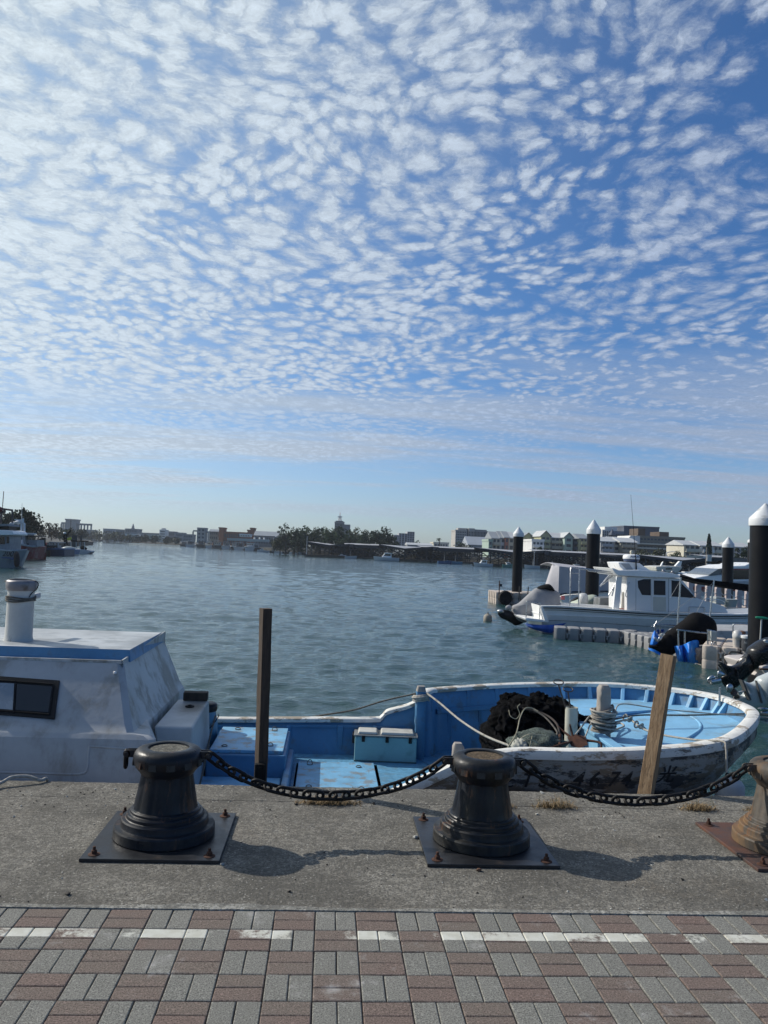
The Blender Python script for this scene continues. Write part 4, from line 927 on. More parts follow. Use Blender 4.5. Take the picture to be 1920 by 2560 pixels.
b = MB(); b.lathe([(.02, -.12), (.03, -.14), (.095, -.165), (.118, -.20), (.12, -.50), (.095, -.55), (.02, -.56)], (pk.x+.03, pk.y-.10, .14), 28); b.build('body', pm('grey fender', (.36, .37, .38), .5, dirt=(.2, .2, .2), ds=6), t, smooth=50)
b = MB(); b.tube([(pk.x+.01+.014*math.cos(a), pk.y-.09, .015+.02*math.sin(a)) for a in [2*PI*k/12 for k in range(12)]], .006, 6, closed=True); b.build('eye', black_pl, t, smooth=60)
# thin steel tube standing on the bow rail
a = onz(1797, 1750, .26); b = MB(); b.cyl((a.x, a.y-.02, .20), (a.x+.0, a.y-.02, ony(1797, 1718, a.y).z), .013, n=12); tag(b.build('flag_socket', steel, None, smooth=50), 'short steel tube standing on the far bow rail', 'tube')
b = MB(); b.lathe([(0, .0), (.035, .0), (.05, .02), (.045, .045), (.02, .05), (0, .045)], tuple(onz(740, 1893, -.68)), 14); tag(b.build('plastic_cup', pm('pale green plastic', (.35, .5, .42), .4), None, smooth=50), 'small pale green plastic scoop lying on the deck beside the far hatch', 'scoop')
# ================================================================ the marina on the right
def hor(x): return 1374+.041*(x-960)
pile_black = pm('black pile sleeve', (.007, .007, .009), .42, var=.3, vs=1.5, spec=.18, dirt=(.025, .025, .026), ds=1.4, dth=(.55, .8), damt=.6, bump=.002, bs=14)
pile_white = pm('white pile cap', (.62, .63, .64), .5, var=.06, vs=2, dirt=(.35, .35, .33), ds=5)
def pile(px, Y, tip_py, base_py, r, lab):
    x = ony(px, tip_py, Y).x; zt = ony(px, tip_py, Y).z; zb = ony(px, base_py, Y).z
    t = thing('pile', lab, 'pile', (x, Y, WATER-1.5), 'black mooring piles with white cone caps')
    b = MB(); b.lathe([(r, -3), (r, zb)], (x, Y, 0), 40); b.lathe([(r+.012, WATER+.9), (r+.012, WATER+.96)], (x, Y, 0), 40); b.build('shaft', pile_black, t, smooth=40)
    b = MB(); b.lathe([(r+.025, zb-.02), (r+.028, zb+.0), (r+.028, zb+(zt-zb)*.27), (r+.015, zb+(zt-zb)*.33), (.06, zt-.05), (.03, zt-.012), (0, zt)], (x, Y, 0), 40); b.build('cap', pile_white, t, smooth=40)
    return x
pile(1297, 47.5, 1317, 1341, .30, 'farthest left black pile with white cone cap, standing alone before the sheds')
pile(1485, 36.2, 1299, 1334, .30, 'black pile with white cone cap rising behind the stern of the white cabin boat')
pile(1821, 44, 1342, 1368, .30, 'black pile with white cone cap between the white boats, left of the biggest pile')
pile(1914, 17.6, 1258, 1313, .32, 'biggest and nearest black pile with white cone cap at the right edge')
pile(1882, 52, 1341, 1356, .30, 'black pile with white cap almost hidden behind the biggest pile')
t = thing('mooring_buoy', 'pale round buoy floating alone left of the far dock', 'buoy', (7.05, 34.7, WATER))
b = MB(); c = (ony(1220, 1525, 34.7).x, 34.7, WATER); b.lathe([(.0, -.15), (.15, -.12), (.19, .02), (.18, .20), (.12, .28), (.05, .30), (.045, .34), (0, .35)], c, 24); b.build('float', pm('weathered buoy', (.30, .27, .22), .7, var=.3, vs=9, dirt=(.12, .10, .07), ds=10), t, smooth=60)
b = MB(); b.tube([(c[0]+.035*math.cos(a), c[1], c[2]+.36+.035*math.sin(a)) for a in [2*PI*k/14 for k in range(14)]], .009, 6, closed=True); b.build('ring', black_pl, t, smooth=60)
# ---- floating docks built of plastic cubes
dock_grey = pm('grey dock plastic', (.25, .25, .255), .6, var=.12, vs=2, dirt=(.28, .28, .28), ds=5, bump=.003, bs=30)
dock_beige = pm('beige dock plastic', (.50, .43, .37), .65, var=.15, vs=2, dirt=(.26, .18, .12), ds=5, dth=(.5, .75), bump=.003, bs=30)
def dock(name, lab, mat, pts, rows, s=.5, h=.42, levels=1, top=-.70, group=None, mg=None):
    """pts: front-row line of cube centres; each cube a ribbed float with a lug between neighbours"""
    t = thing(name, lab, 'floating dock', (pts[0][0], pts[0][1], WATER), group)
    proto = None
    def cube_mesh():
        b = MB(); ph = s/2-.012; seg = []
        n = 7
        for side in range(4):
            for k in range(n):
                u = -1+2*k/n
                off = .016*s/.5 if k % 2 else 0.
                if k in (0,): off = .075*s/.5
                p = (u*ph, -ph+off); a = side*PI/2; seg.append((p[0]*math.cos(a)-p[1]*math.sin(a), p[0]*math.sin(a)+p[1]*math.cos(a)))
        rows_ = []
        for z, f in ((-h, .94), (-h+.03, 1), (-.05, 1), (-.015, .985), (0, .92), (.004, .80)): rows_.append([(x*f, y*f, z) for x, y in seg])
        b.grid(rows_, closed=True); b.add(rows_[-1], [tuple(range(len(seg)))])
        for sx, sy in ((ph, -ph),): b.box((sx+.012, -ph-.012, -h*.45), (.12, .06, .035)); b.box((sx+.012, -ph-.012, -h*.45-.07), (.05, .05, .12)); b.box((sx+.012, -ph-.005, -.02), (.06, .05, .03))
        return b
    for (x, y, rz, nr) in pts:
        for r in range(nr):
            for lv in range(levels):
                if proto is None:
                    LOCAL[0] = True; proto = cube_mesh().build('dock_float', mat, None, smooth=35); LOCAL[0] = False; o = proto
                else: o = proto.copy(); COL.objects.link(o)
                o.parent = t; o.location = Vector((x-math.sin(rz)*s*r, y+math.cos(rz)*s*r, top-lv*h*.98))-t.location; o.rotation_euler = (0, 0, rz)
    return t
a = onz(1389, 1598, WATER); bq = onz(1556, 1608, WATER); cq = onz(1640, 1630, WATER)
n1 = 5; u = (bq-a)/(n1); rz1 = math.atan2(u.y, u.x); L1 = u.length
pts = [(a.x+u.x*(k+.5)+.0, a.y+u.y*(k+.5)+L1/2, rz1, 2) for k in range(n1)]
v = (cq-bq); n2 = max(3, round(v.length/L1)); v = v/n2; rz2 = math.atan2(v.y, v.x); nrm = Vector((-v.y, v.x, 0)).normalized()
pts2 = [(bq.x+v.x*(k+.5)+nrm.x*L1/2, bq.y+v.y*(k+.5)+nrm.y*L1/2, rz2, 3) for k in range(n2+5)]
dock('floating_dock', 'grey plastic cube dock floating in front of the white cabin boat', dock_grey, pts+[(bq.x+.16, bq.y+L1*.62, (rz1+rz2)/2, 2)]+pts2, 2, s=L1, h=.46, top=ony(1389, 1568, a.y+.1).z)
a = onz(1752, 1671, WATER); top_b = ony(1756, 1612, a.y+.1).z; sb = .5
pts = [(a.x+.34+.433*k, a.y+.09-.25*k, rad(-30), 6) for k in range(3)]+[(a.x+1.40+.46*k, a.y-.95-.20*k, rad(-24), 7) for k in range(8)]
dock('floating_dock', 'beige plastic cube dock two layers high beside the biggest pile', dock_beige, pts, 3, s=.5, h=(top_b-WATER+.15)/2, levels=2, top=top_b)
a = onz(1240, 1511, WATER); top_c = ony(1240, 1480, a.y).z
pts = [(a.x+.25+.5*k, a.y+.3, 0, 5) for k in range(5)]+[(a.x+2.75+.5*k, a.y+1.3, 0, 3) for k in range(8)]
dock('floating_dock', 'beige plastic dock with a tyre around the farthest left pile', dock_beige, pts, 3, s=.5, h=(top_c-WATER+.1)/2, levels=2, top=top_c)
YD = a.y-.05
b = MB(); p = ony(1262, 1494, YD); b.lathe([(.20, -.12), (.36, -.13), (.42, 0), (.36, .13), (.20, .12)], (0, 0, 0), 24); b.v = [(v[0]+p.x, v[2]+YD-.14, v[1]+p.z) for v in b.v]; tag(b.build('tyre_fender', black_rub, None, smooth=50), 'black tyre hanging on the side of the far beige dock', 'tyre')
t = thing('sign_post', 'rusty post with a small dark sign plate on the far beige dock', 'post', (ony(1247, 1500, YD).x, YD, top_c)); b = MB(); b.cyl(ony(1247, 1500, YD-.05), ony(1249, 1452, YD-.05), .03, n=8); b.build('pole', rust, t); b = MB(); p = ony(1252, 1463, YD-.05); b.box(p, (.15, .02, .16)); b.build('plate', pm('dark sign', (.04, .04, .05), .6), t)
for (px, py, pb, l) in ((1298, 1466, 1502, 'short thin pole standing before the farthest pile'), (1320, 1467, 1492, 'thin dark pole leaning behind the grey engine cover')):
    b = MB(); b.cyl(ony(px-1, pb, YD), ony(px+1, py, YD), .032, n=8); tag(b.build('thin_pole', pm('dull pole', (.06, .055, .05), .6), None, smooth=40), l, 'pole')
# ---- white cabin boat
CY = 30.0
def cabin_boat():
    Y = CY; t = thing('cabin_boat', 'white cabin cruiser with radar dome and wheelhouse moored behind the grey dock', 'boat', (13, Y+1.3, WATER))
    sheer = XZ([(1355, 1515), (1400, 1515), (1500, 1521), (1600, 1528), (1700, 1533), (1800, 1536), (1875, 1536), (1960, 1530), (2060, 1520)], Y)
    W = 2.7; rows = []
    def hw(x):  # half width along the hull
        u = (x-sheer[0][0])/(sheer[-1][0]-sheer[0][0]); return (W/2)*(.90+.10*min(1, u*3))*(1 if u < .55 else max(.03, 1-((u-.55)/.45)**2.2))
    yc = Y+W/2
    xs = np.linspace(sheer[0][0], sheer[-1][0], 40); zs = np.interp(xs, [p[0] for p in sheer], [p[1] for p in sheer])
    for t_, fw, dz, xin in ((0, 1.0, 0, 0), (.12, .985, -.06, 0), (.14, .97, -.10, 0), (.5, .93, -.55, .2), (.55, .915, -.57, .22), (1, .80, -1.3, .5), (1.2, .3, -1.6, .6)):
        row = []
        for sg in (-1, 1):
            seq = range(40) if sg == -1 else range(39, -1, -1)
            for i in seq:
                u = i/39; x = xs[i]+xin*(.35 if u < .1 else 0)*(1-u*10 if u < .1 else 0)-xin*1.6*max(0, (u-.6)/.4); row.append((x, yc+sg*hw(xs[i])*fw, zs[i]+dz*(1 if dz > -1 else 1)))
        rows.append(row)
    b = MB(); b.grid(rows, closed=True); hull = b.build('hull', white_gel, t, smooth=40)
    for dz, r_, mm in ((-.085, .022, pm('dark rub strip', (.03, .026, .025), .5)), (-.16, .010, pm('dark rub strip', (.03, .026, .025), .5)), (-.565, .006, pm('dark rub strip', (.03, .026, .025), .5))):
        b = MB(); b.tube([(xs[i]+(.1 if dz < -.5 else 0), yc-hw(xs[i])*(.985 if dz > -.2 else .925)-.008, zs[i]+dz) for i in range(0, 36)], r_, 6); b.build('rub_strip', mm, hull, smooth=60)
    # deck, coamings
    b = MB(); poly = [(xs[i], yc-hw(xs[i])*.97) for i in range(40)]+[(xs[i], yc+hw(xs[i])*.97) for i in range(39, -1, -1)]
    b.slab(poly, zs[0]-.35, zs[0]-.32); b.build('deck', white_gel, t)
    b = MB(); xa = [i for i in range(40)]; b.grid([[(xs[i], yc-hw(xs[i])*1.0, zs[i]) for i in xa], [(xs[i], yc-hw(xs[i])*.90, zs[i]+.01) for i in xa], [(xs[i], yc-hw(xs[i])*.90, zs[i]-.34) for i in xa]]); b.grid([[(xs[i], yc+hw(xs[i])*1.0, zs[i]) for i in xa], [(xs[i], yc+hw(xs[i])*.90, zs[i]+.01) for i in xa], [(xs[i], yc+hw(xs[i])*.90, zs[i]-.34) for i in xa]]); b.build('side_deck', white_gel, t, smooth=40)
    # transom edge, swim platform and its rail
    b = MB(); b.prism(XZ([(1312, 1546), (1320, 1545), (1372, 1551), (1372, 1557), (1316, 1552)], Y+.05), Y+.05, Y+W-.1); b.build('swim_platform', white_gel, t, bevel=.02)
    b = MB(); b.prism(XZ([(1352, 1518), (1358, 1519), (1371, 1552), (1362, 1552)], Y+.02), Y+.02, Y+.12); b.prism(XZ([(1352, 1518), (1358, 1519), (1371, 1552), (1362, 1552)], Y+W-.2), Y+W-.2, Y+W-.1); b.build('stern_quarter', white_gel, t)
    b = MB(); b.tube(smooth_path([ony(1315, 1545, Y+.1), ony(1317, 1506, Y+.1), ony(1321, 1505, Y+.1), ony(1346, 1508, Y+.1), ony(1350, 1511, Y+.1), ony(1348, 1548, Y+.1)], 4), .018, 8); b.build('platform_rail', steel, t, smooth=60)
    # wheelhouse: walls as separate faces with real thickness and openings
    y0, y1 = Y+.32, Y+W-.35
    wall = pm('white cabin side', (.68, .68, .68), .35, var=.04, vs=.7, fine=.03)
    cream = pm('cream door panel', (.52, .50, .44), .4, var=.05)
    body = XZ([(1567, 1441), (1702, 1446), (1722, 1470), (1740, 1494), (1760, 1502), (1790, 1509), (1811, 1516), (1822, 1533), (1700, 1531), (1567, 1528)], y0)
    b = MB(); b.prism(body, y0, y1); hs = b.build('wheelhouse', wall, t, bevel=.03, seg=3)
    b = MB(); b.prism(XZ([(1542, 1441), (1556, 1441), (1548, 1527), (1533, 1524)], y0), y0, y0+.12); b.build('aft_pillar', white_gel, t, bevel=.015); b = MB(); b.prism(XZ([(1542, 1441), (1556, 1441), (1548, 1527), (1533, 1524)], y1), y1-.12, y1); b.build('aft_pillar', white_gel, t, bevel=.015)
    b = MB(); b.prism(XZ([(1556, 1480), (1567, 1481), (1567, 1526), (1553, 1524)], y0+.3), y0+.3, y0+.35); b.build('aft_door', cream, t)
    roof = XZ([(1530, 1420), (1536, 1421), (1548, 1426), (1600, 1425), (1642, 1428), (1680, 1433), (1706, 1440), (1704, 1445), (1640, 1444), (1545, 1439), (1537, 1432)], y0-.12)
    b = MB(); b.prism(roof, y0-.12, y1+.12); b.build('cabin_roof', white_gel, t, bevel=.025, seg=3)
    arch = XZ([(1546, 1406), (1568, 1405), (1600, 1408), (1612, 1417), (1628, 1427), (1560, 1427), (1550, 1418)], y0+.35)
    b = MB(); b.prism(arch, y0+.35, y1-.35); ar = b.build('radar_arch', white_gel, t, bevel=.03, seg=3)
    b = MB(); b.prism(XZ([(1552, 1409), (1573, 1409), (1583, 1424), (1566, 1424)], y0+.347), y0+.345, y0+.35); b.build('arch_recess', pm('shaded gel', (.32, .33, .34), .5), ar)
    # glazing set proud by 3 mm in black frames
    def pane(pts, name='window', m=None, y=y0, fr=True):
        P = XZ(pts, y); cx = sum(p[0] for p in P)/len(P); cz = sum(p[1] for p in P)/len(P)
        if fr:
            b = MB(); b.prism([(cx+(x-cx)*1.05, cz+(z-cz)*1.06) for x, z in P], y-.008, y+.02); f = b.build(name, black_pl, hs); b = MB(); b.prism(P, y-.012, y+.0); b.build('pane', glass('cabin glass', (.03, .038, .045)), f)
        else: b = MB(); b.prism(P, y-.012, y+.01); b.build(name, m, hs)
    pane([(1595, 1453), (1609, 1449), (1626, 1449), (1626, 1487), (1605, 1486), (1596, 1468)])
    pane([(1579, 1447), (1589, 1447), (1586, 1522), (1574, 1520)], 'wall_seam', wall, fr=False) if False else None
    b = MB(); b.prism(XZ([(1630, 1447), (1666, 1448), (1668, 1531), (1629, 1530)], y0), y0-.022, y0+.0); b.build('sliding_door', wall, hs, bevel=.008)
    P = XZ([(1634, 1451), (1663, 1452), (1663, 1488), (1634, 1487)], y0); b = MB(); b.prism(P, y0-.028, y0-.02); b.build('door_pane', glass('cabin glass', (.03, .038, .045)), hs)
    b = MB(); b.prism(XZ([(1632, 1492), (1664, 1493), (1665, 1529), (1632, 1528)], y0), y0-.027, y0-.02); b.build('door_panel', cream, hs)
    pane([(1680, 1452), (1698, 1454), (1720, 1475), (1738, 1494), (1680, 1490)])
    for x in (1589.5, 1671): b = MB(); b.prism(XZ([(x, 1447), (x+.8, 1447), (x+.4, 1529), (x-.4, 1529)], y0), y0-.006, y0+.0); b.build('wall_joint', pm('grey joint', (.2, .21, .22), .6), hs)
    # handrails
    for P in ([(1723, 1532), (1723, 1519), (1727, 1517), (1757, 1518), (1761, 1520), (1761, 1533)], [(1567, 1493), (1564, 1488), (1568, 1470), (1572, 1458), (1574, 1457)], [(1765, 1505), (1768, 1500), (1790, 1503), (1806, 1509), (1808, 1513)]):
        b = MB(); b.tube(smooth_path([ony(x, y, y0-.05) for x, y in P], 4), .016, 8); b.build('handrail', steel, t, smooth=60)
    for P in ([(1424, 1518), (1427, 1420), (1432, 1418), (1530, 1430)], [(1446, 1518), (1449, 1420), (1455, 1420), (1470, 1424)], [(1426, 1431), (1449, 1433)], [(1470, 1427), (1545, 1436)], [(1450, 1422), (1540, 1431)]):
        b = MB(); b.tube([ony(x, y, Y+.6) for x, y in P], .022, 8); b.build('awning_rail', steel, t, smooth=60)
    for P in ([(1500, 1466), (1525, 1436)], [(1505, 1462), (1531, 1440)], [(1522, 1488), (1543, 1452)], [(1530, 1490), (1540, 1455)]):
        b = MB(); b.tube([ony(x, y, Y+1.2) for x, y in P], .03, 8); b.build('davit_bar', steel, t, smooth=60)
    # radar dome with its name, beacon, whip, searchlights
    rx, rz_ = ony(1578, 1404, yc).x, ony(1578, 1404, yc).z; R0 = .325
    top = ony(1578, 1386, yc).z
    b = MB(); b.lathe([(R0*.80, rz_-.01), (R0*.9, rz_+.02), (R0*.97, rz_+.10), (R0*.97, rz_+.105)], (rx, yc, 0), 32); b.build('dome_base', pm('navy blue', (.02, .05, .12), .4), ar, smooth=50)
    b = MB(); b.lathe([(R0, rz_+.105), (R0+.005, rz_+.12), (R0-.0, top-.07), (R0-.04, top-.02), (R0*.6, top), (0, top+.005)], (rx, yc, 0), 40); dm = b.build('radar_dome', white_gel, ar, smooth=50)
    cu = bpy.data.curves.new('t', 'FONT'); cu.body = 'FURUNO'; cu.size = .105; cu.offset = .003; cu.align_x = 'CENTER'; ob = bpy.data.objects.new('t', cu); COL.objects.link(ob); dg = bpy.context.evaluated_depsgraph_get(); tm = bpy.data.meshes.new_from_object(ob.evaluated_get(dg)); bpy.data.objects.remove(ob)
    for v in tm.vertices:
        a = -PI/2+.25+v.co.x*1.35/R0*.8; v.co = Vector((rx+(R0+.009)*math.cos(a), yc+(R0+.009)*math.sin(a), rz_+.165+v.co.y))-rootloc(dm)
    tm.materials.clear(); tm.materials.append(pm('navy blue', (.02, .05, .12), .4)); o = bpy.data.objects.new('maker_name', tm); COL.objects.link(o); o.parent = ar; o.location = (0, 0, 0)
    b = MB(); b.lathe([(.06, top), (.05, top+.05), (.065, top+.06), (.065, top+.12), (.03, top+.16), (0, top+.165)], (rx, yc, 0), 16); b.build('beacon', pm('cream beacon', (.45, .42, .32), .4), ar, smooth=50)
    b = MB(); b.cyl(ony(1591, 1428, y0+.3), ony(1589, 1388, y0+.3), .03, .018, 8); b.cyl(ony(1589, 1392, y0+.3), ony(1577, 1237, y0+.3), .012, .005, 6); b.build('whip_aerial', black_pl, t, smooth=50)
    for px, py in ((1659, 1428), (1682, 1431)):
        b = MB(); c = ony(px, py, y0+.3); b.lathe([(0, -.09), (.06, -.07), (.085, 0), (.06, .05), (0, .06)], c, 16); b.build('searchlight', pm('grey lamp', (.2, .2, .21), .35, .6), t, smooth=50)
    # red and white bucket lid by the wheelhouse
    b = MB(); c = ony(1553, 1523, y0+.1); b.lathe([(.10, -.05), (.12, .0), (.12, .03), (0, .035)], c, 16); tag(b.build('red_bowl', pm('red plastic', (.45, .10, .07), .5), None, smooth=50), 'small red bowl on the side deck of the cabin boat', 'bowl')
cabin_boat()
tarp_blue = pm('bright blue tarp', (.010, .17, .62), .45, var=.3, vs=5, dirt=(.04, .30, .75), ds=8, bump=.02, bs=9)
tarp_dark = pm('deep blue tarp', (.010, .07, .33), .5, var=.3, vs=5, bump=.02, bs=9)
tarp_grey = pm('grey cover cloth', (.26, .26, .27), .85, var=.12, vs=3, bump=.02, bs=6)
tarp_black = pm('black cover cloth', (.0035, .0035, .0045), .8, spec=.12, var=.3, vs=4, bump=.02, bs=7)
tarp_lav = pm('pale lavender cover cloth', (.40, .39, .42), .85, var=.08, vs=1.5, bump=.03, bs=3)
def sheet(rows, name, m, parent, nsub=3, amp=.03, seed=0, thick=.01, fr=3):
    """draped cloth through rows of points"""
    rs = [smooth_path(r, 6) for r in rows]; cols = list(zip(*rs)); cs = [smooth_path(list(c), 6) for c in cols]; g2 = [[cs[j][i] for j in range(len(cs))] for i in range(len(cs[0]))]
    for r in g2:
        for i, p in enumerate(r): r[i] = p+Vector((0, noise.noise(p*fr+Vector((seed, 0, 0)))*amp*1.6+noise.noise(Vector((p.x*fr*3, p.z*.8, seed)))*amp, 0))
    b = MB(); b.grid(g2); return b.build(name, m, parent, smooth=80, solid=thick, recalc=False)
t = thing('engine_tarp', 'blue tarp hanging under the swim platform of the cabin boat', 'tarp', (8.4, 30.5, WATER))
sheet([[ony(1312, 1558, 30.3), ony(1345, 1562, 30.1), ony(1380, 1562, 29.9), ony(1417, 1557, 29.9)], [ony(1318, 1566, 30.2), ony(1347, 1570, 30.0), ony(1380, 1572, 29.85), ony(1405, 1566, 29.9)], [ony(1330, 1572, 30.2), ony(1347, 1577, 30.1), ony(1375, 1583, 29.9), ony(1385, 1580, 30)]], 'cloth', tarp_dark, t, seed=3)
# ---- outboard under grey cover, on the boat behind
def puff_part(t, name, pts, Y, d, m, **k):
    b = MB(); b.puff(XZ(pts, Y), Y, d, **k); return b.build(name, m, t, smooth=70)
s1 = .205
def c1(*p): return [(1230+x*s1, 1400+y*s1) for x, y in p]
t = thing('covered_outboard', 'tilted outboard engine under a grey cloth cover with a black top', 'outboard engine', (8.0, 32, -.6))
puff_part(t, 'cover', c1((235, 620), (250, 560), (330, 515), (430, 430), (520, 355), (600, 345), (740, 365), (815, 410), (828, 470), (825, 590), (640, 600), (500, 690), (400, 755), (290, 710)), 32, .85, tarp_grey, amp=.10, seed=2, fr=1.6)
puff_part(t, 'top_cover', c1((545, 345), (600, 310), (680, 292), (730, 315), (765, 375), (700, 372), (620, 352)), 32, .60, tarp_black, amp=.03)
puff_part(t, 'lower_leg', c1((70, 640), (110, 605), (190, 610), (260, 640), (330, 700), (390, 760), (290, 800), (240, 775), (180, 740), (100, 700)), 32, .26, black_pl, amp=.03)
puff_part(t, 'propeller', c1((60, 620), (90, 600), (140, 615), (150, 640), (90, 650)), 32, .3, alu)
puff_part(t, 'cover_flap', c1((165, 570), (200, 548), (240, 565), (240, 600), (180, 605)), 31.9, .2, tarp_grey)
# ---- covered boat behind
t = thing('covered_boat', 'boat wrapped to the roof in a pale lavender cloth, behind the cabin boat', 'boat', (11, 39.5, WATER))
def covered():
    Yn, Yf = 38.0, 41.0
    A = lambda x, y, Y: ony(x, y, Y)
    tl, tr_, bl, br = A(1400, 1416, Yn), A(1560, 1436, Yn), A(1396, 1487, Yn), A(1570, 1478, Yn)
    rows = []
    for k in range(25):
        u = k/24; row = []
        for j in range(13):
            w = j/12; z = bl.z+(br.z-bl.z)*u; z2 = tl.z+(tr_.z-tl.z)*u; x = (bl.x+(br.x-bl.x)*u)*(1-w)+(tl.x+(tr_.x-tl.x)*u)*w; zz = z+(z2-z)*w
            row.append(Vector((x, Yn+.05*math.sin(u*31)*(1-w)+.12*w, zz)))
        for j in range(1, 7): w = j/6; row.append(Vector((tl.x+(tr_.x-tl.x)*u, Yn+.12+(Yf-Yn-.24)*w, tl.z+(tr_.z-tl.z)*u+.15*math.sin(w*PI))))
        rows.append(row)
    lefts = []
    for q, dx in ((3, -.55), (2, -.4), (1, -.2)):
        lefts.append([Vector((p.x+dx*(1.1-min(1, j/12)*.75), p.y+(.28*(4-q) if j <= 12 else 0)*0+q*.22*(1 if j < 13 else 0), p.z-(.0))) for j, p in enumerate(rows[0])])
    b = MB(); b.grid(lefts+rows); b.build('cloth_cover', tarp_lav, t, smooth=60, solid=.02, recalc=False)
    b = MB(); b.prism(XZ([(1400, 1495), (1412, 1489), (1470, 1482), (1570, 1480), (1570, 1530), (1420, 1528)], Yn+.1), Yn+.1, Yf-.1); b.build('hull', white_gel, t, bevel=.05)
    b = MB(); b.tube([A(1400, 1488, Yn), A(1425, 1480, Yn), A(1470, 1478, Yn), A(1570, 1478, Yn)], .03, 6); b.build('cover_hem', pm('dark hem', (.03, .03, .05), .8), t)
covered()
t = thing('dinghy', 'small pale green dinghy lying between the pile and the grey engine cover', 'dinghy', ony(1450, 1520, 34)); puff_part(t, 'hull', [(1425, 1512), (1440, 1498), (1462, 1490), (1490, 1488), (1490, 1516), (1430, 1520)], 34.5, 1.2, pm('pale green hull', (.40, .44, .36), .5)); puff_part(t, 'cockpit', [(1424, 1504), (1440, 1493), (1456, 1489), (1440, 1500)], 33.9, .3, black_pl)
t = thing('rubbish_sack', 'white plastic sack on the dock left of the second pile', 'sack', ony(1455, 1505, 33)); puff_part(t, 'sack', [(1450, 1484), (1466, 1484), (1470, 1500), (1466, 1514), (1450, 1512), (1447, 1496)], 33.2, .5, pm('white sack', (.5, .5, .5), .5), amp=.05)
b = MB(); b.prism(XZ([(1403, 1489), (1412, 1490), (1412, 1500), (1403, 1499)], 33.4), 33.4, 33.44); tag(b.build('red_notice', pm('pink red board', (.5, .14, .15), .6), None), 'small pinkish red notice board by the grey engine cover', 'notice')
# steel box behind stern of cabin boat
b = MB(); b.prism(XZ([(1500, 1495), (1534, 1493), (1534, 1520), (1498, 1518)], 33.0), 33.0, 33.8); tag(b.build('dock_locker', pm('zinc locker', (.20, .21, .22), .5, .3, dirt=(.1, .1, .1)), None, bevel=.02), 'grey zinc dock locker right of the second pile', 'locker')
# ---- boats further right, behind
def cr(x, y): return (1500+x*.2532, 1370+y*.2532)
def C2(*p): return [cr(*q) for q in p]
t = thing('flybridge_boat', 'small cream flybridge boat seen above the cabin roof', 'boat', (24, 60, WATER)); Y = 60
b = MB(); b.prism(XZ(C2((550, 185), (610, 178), (760, 180), (820, 185), (800, 215), (770, 250), (600, 240), (560, 225)), Y), Y, Y+2.5); b.build('flybridge', pm('cream gelcoat', (.50, .49, .44), .4), t, bevel=.08)
b = MB(); b.prism(XZ(C2((755, 180), (800, 130), (822, 132), (810, 182)), Y), Y+.2, Y+.5); b.build('radar_fin', white_gel, t); b = MB(); b.prism(XZ(C2((612, 178), (625, 150), (636, 135), (628, 178)), Y), Y+.2, Y+.4); b.build('radar_fin', white_gel, t)
for k in range(4): b = MB(); b.prism(XZ(C2((650+16*k, 197), (661+16*k, 197), (661+16*k, 213), (650+16*k, 213)), Y), Y-.02, Y+.05); b.build('window', glass(), t)
b = MB(); b.prism(XZ(C2((520, 240), (780, 248), (960, 250), (970, 275), (700, 300), (500, 290)), Y), Y+.1, Y+2.8); b.build('hull', pm('pale blue hull', (.38, .45, .48), .4), t, bevel=.1)
t = thing('motor_yacht', 'white motor yacht with red stripe and raked windscreen behind the rope fence', 'boat', (30, 50, WATER)); Y = 50
b = MB(); b.prism(XZ(C2((890, 320), (950, 290), (1080, 268), (1200, 262), (1300, 250), (1480, 250), (1700, 250), (1700, 330), (900, 345)), Y), Y, Y+3.6); b.build('foredeck', white_gel, t, bevel=.15)
b = MB(); b.prism(XZ(C2((1070, 268), (1170, 205), (1205, 200), (1200, 262), (1100, 275)), Y-.05), Y-.05, Y+3.2, inset=.03); b.build('windscreen', pm('tinted screen', (.13, .15, .16), .12), t, bevel=.05)
b = MB(); b.prism(XZ(C2((1170, 205), (1300, 180), (1310, 175), (1430, 170), (1476, 150), (1700, 150), (1700, 210), (1310, 213)), Y-.1), Y-.1, Y+3.4); b.build('hardtop', white_gel, t, bevel=.1)
b = MB(); b.prism(XZ(C2((1300, 207), (1700, 207), (1700, 214), (1300, 216)), Y-.12), Y-.12, Y-.08); b.build('red_stripe', pm('dark red stripe', (.25, .03, .03), .5), t)
b = MB(); b.prism(XZ(C2((1305, 218), (1700, 218), (1700, 305), (1305, 310)), Y-.02), Y-.02, Y+3.2); b.build('saloon_window', glass(), t)
b = MB(); b.prism(XZ(C2((880, 345), (1700, 330), (1700, 480), (900, 470)), Y-.2), Y-.2, Y+3.8); b.build('hull', pm('pale topsides', (.40, .40, .41), .4), t)
b = MB(); b.prism(XZ(C2((900, 378), (1450, 395), (1450, 425), (940, 430)), Y-.25), Y-.25, Y-.21); b.build('red_band', pm('dull red band', (.26, .05, .04), .6), t)
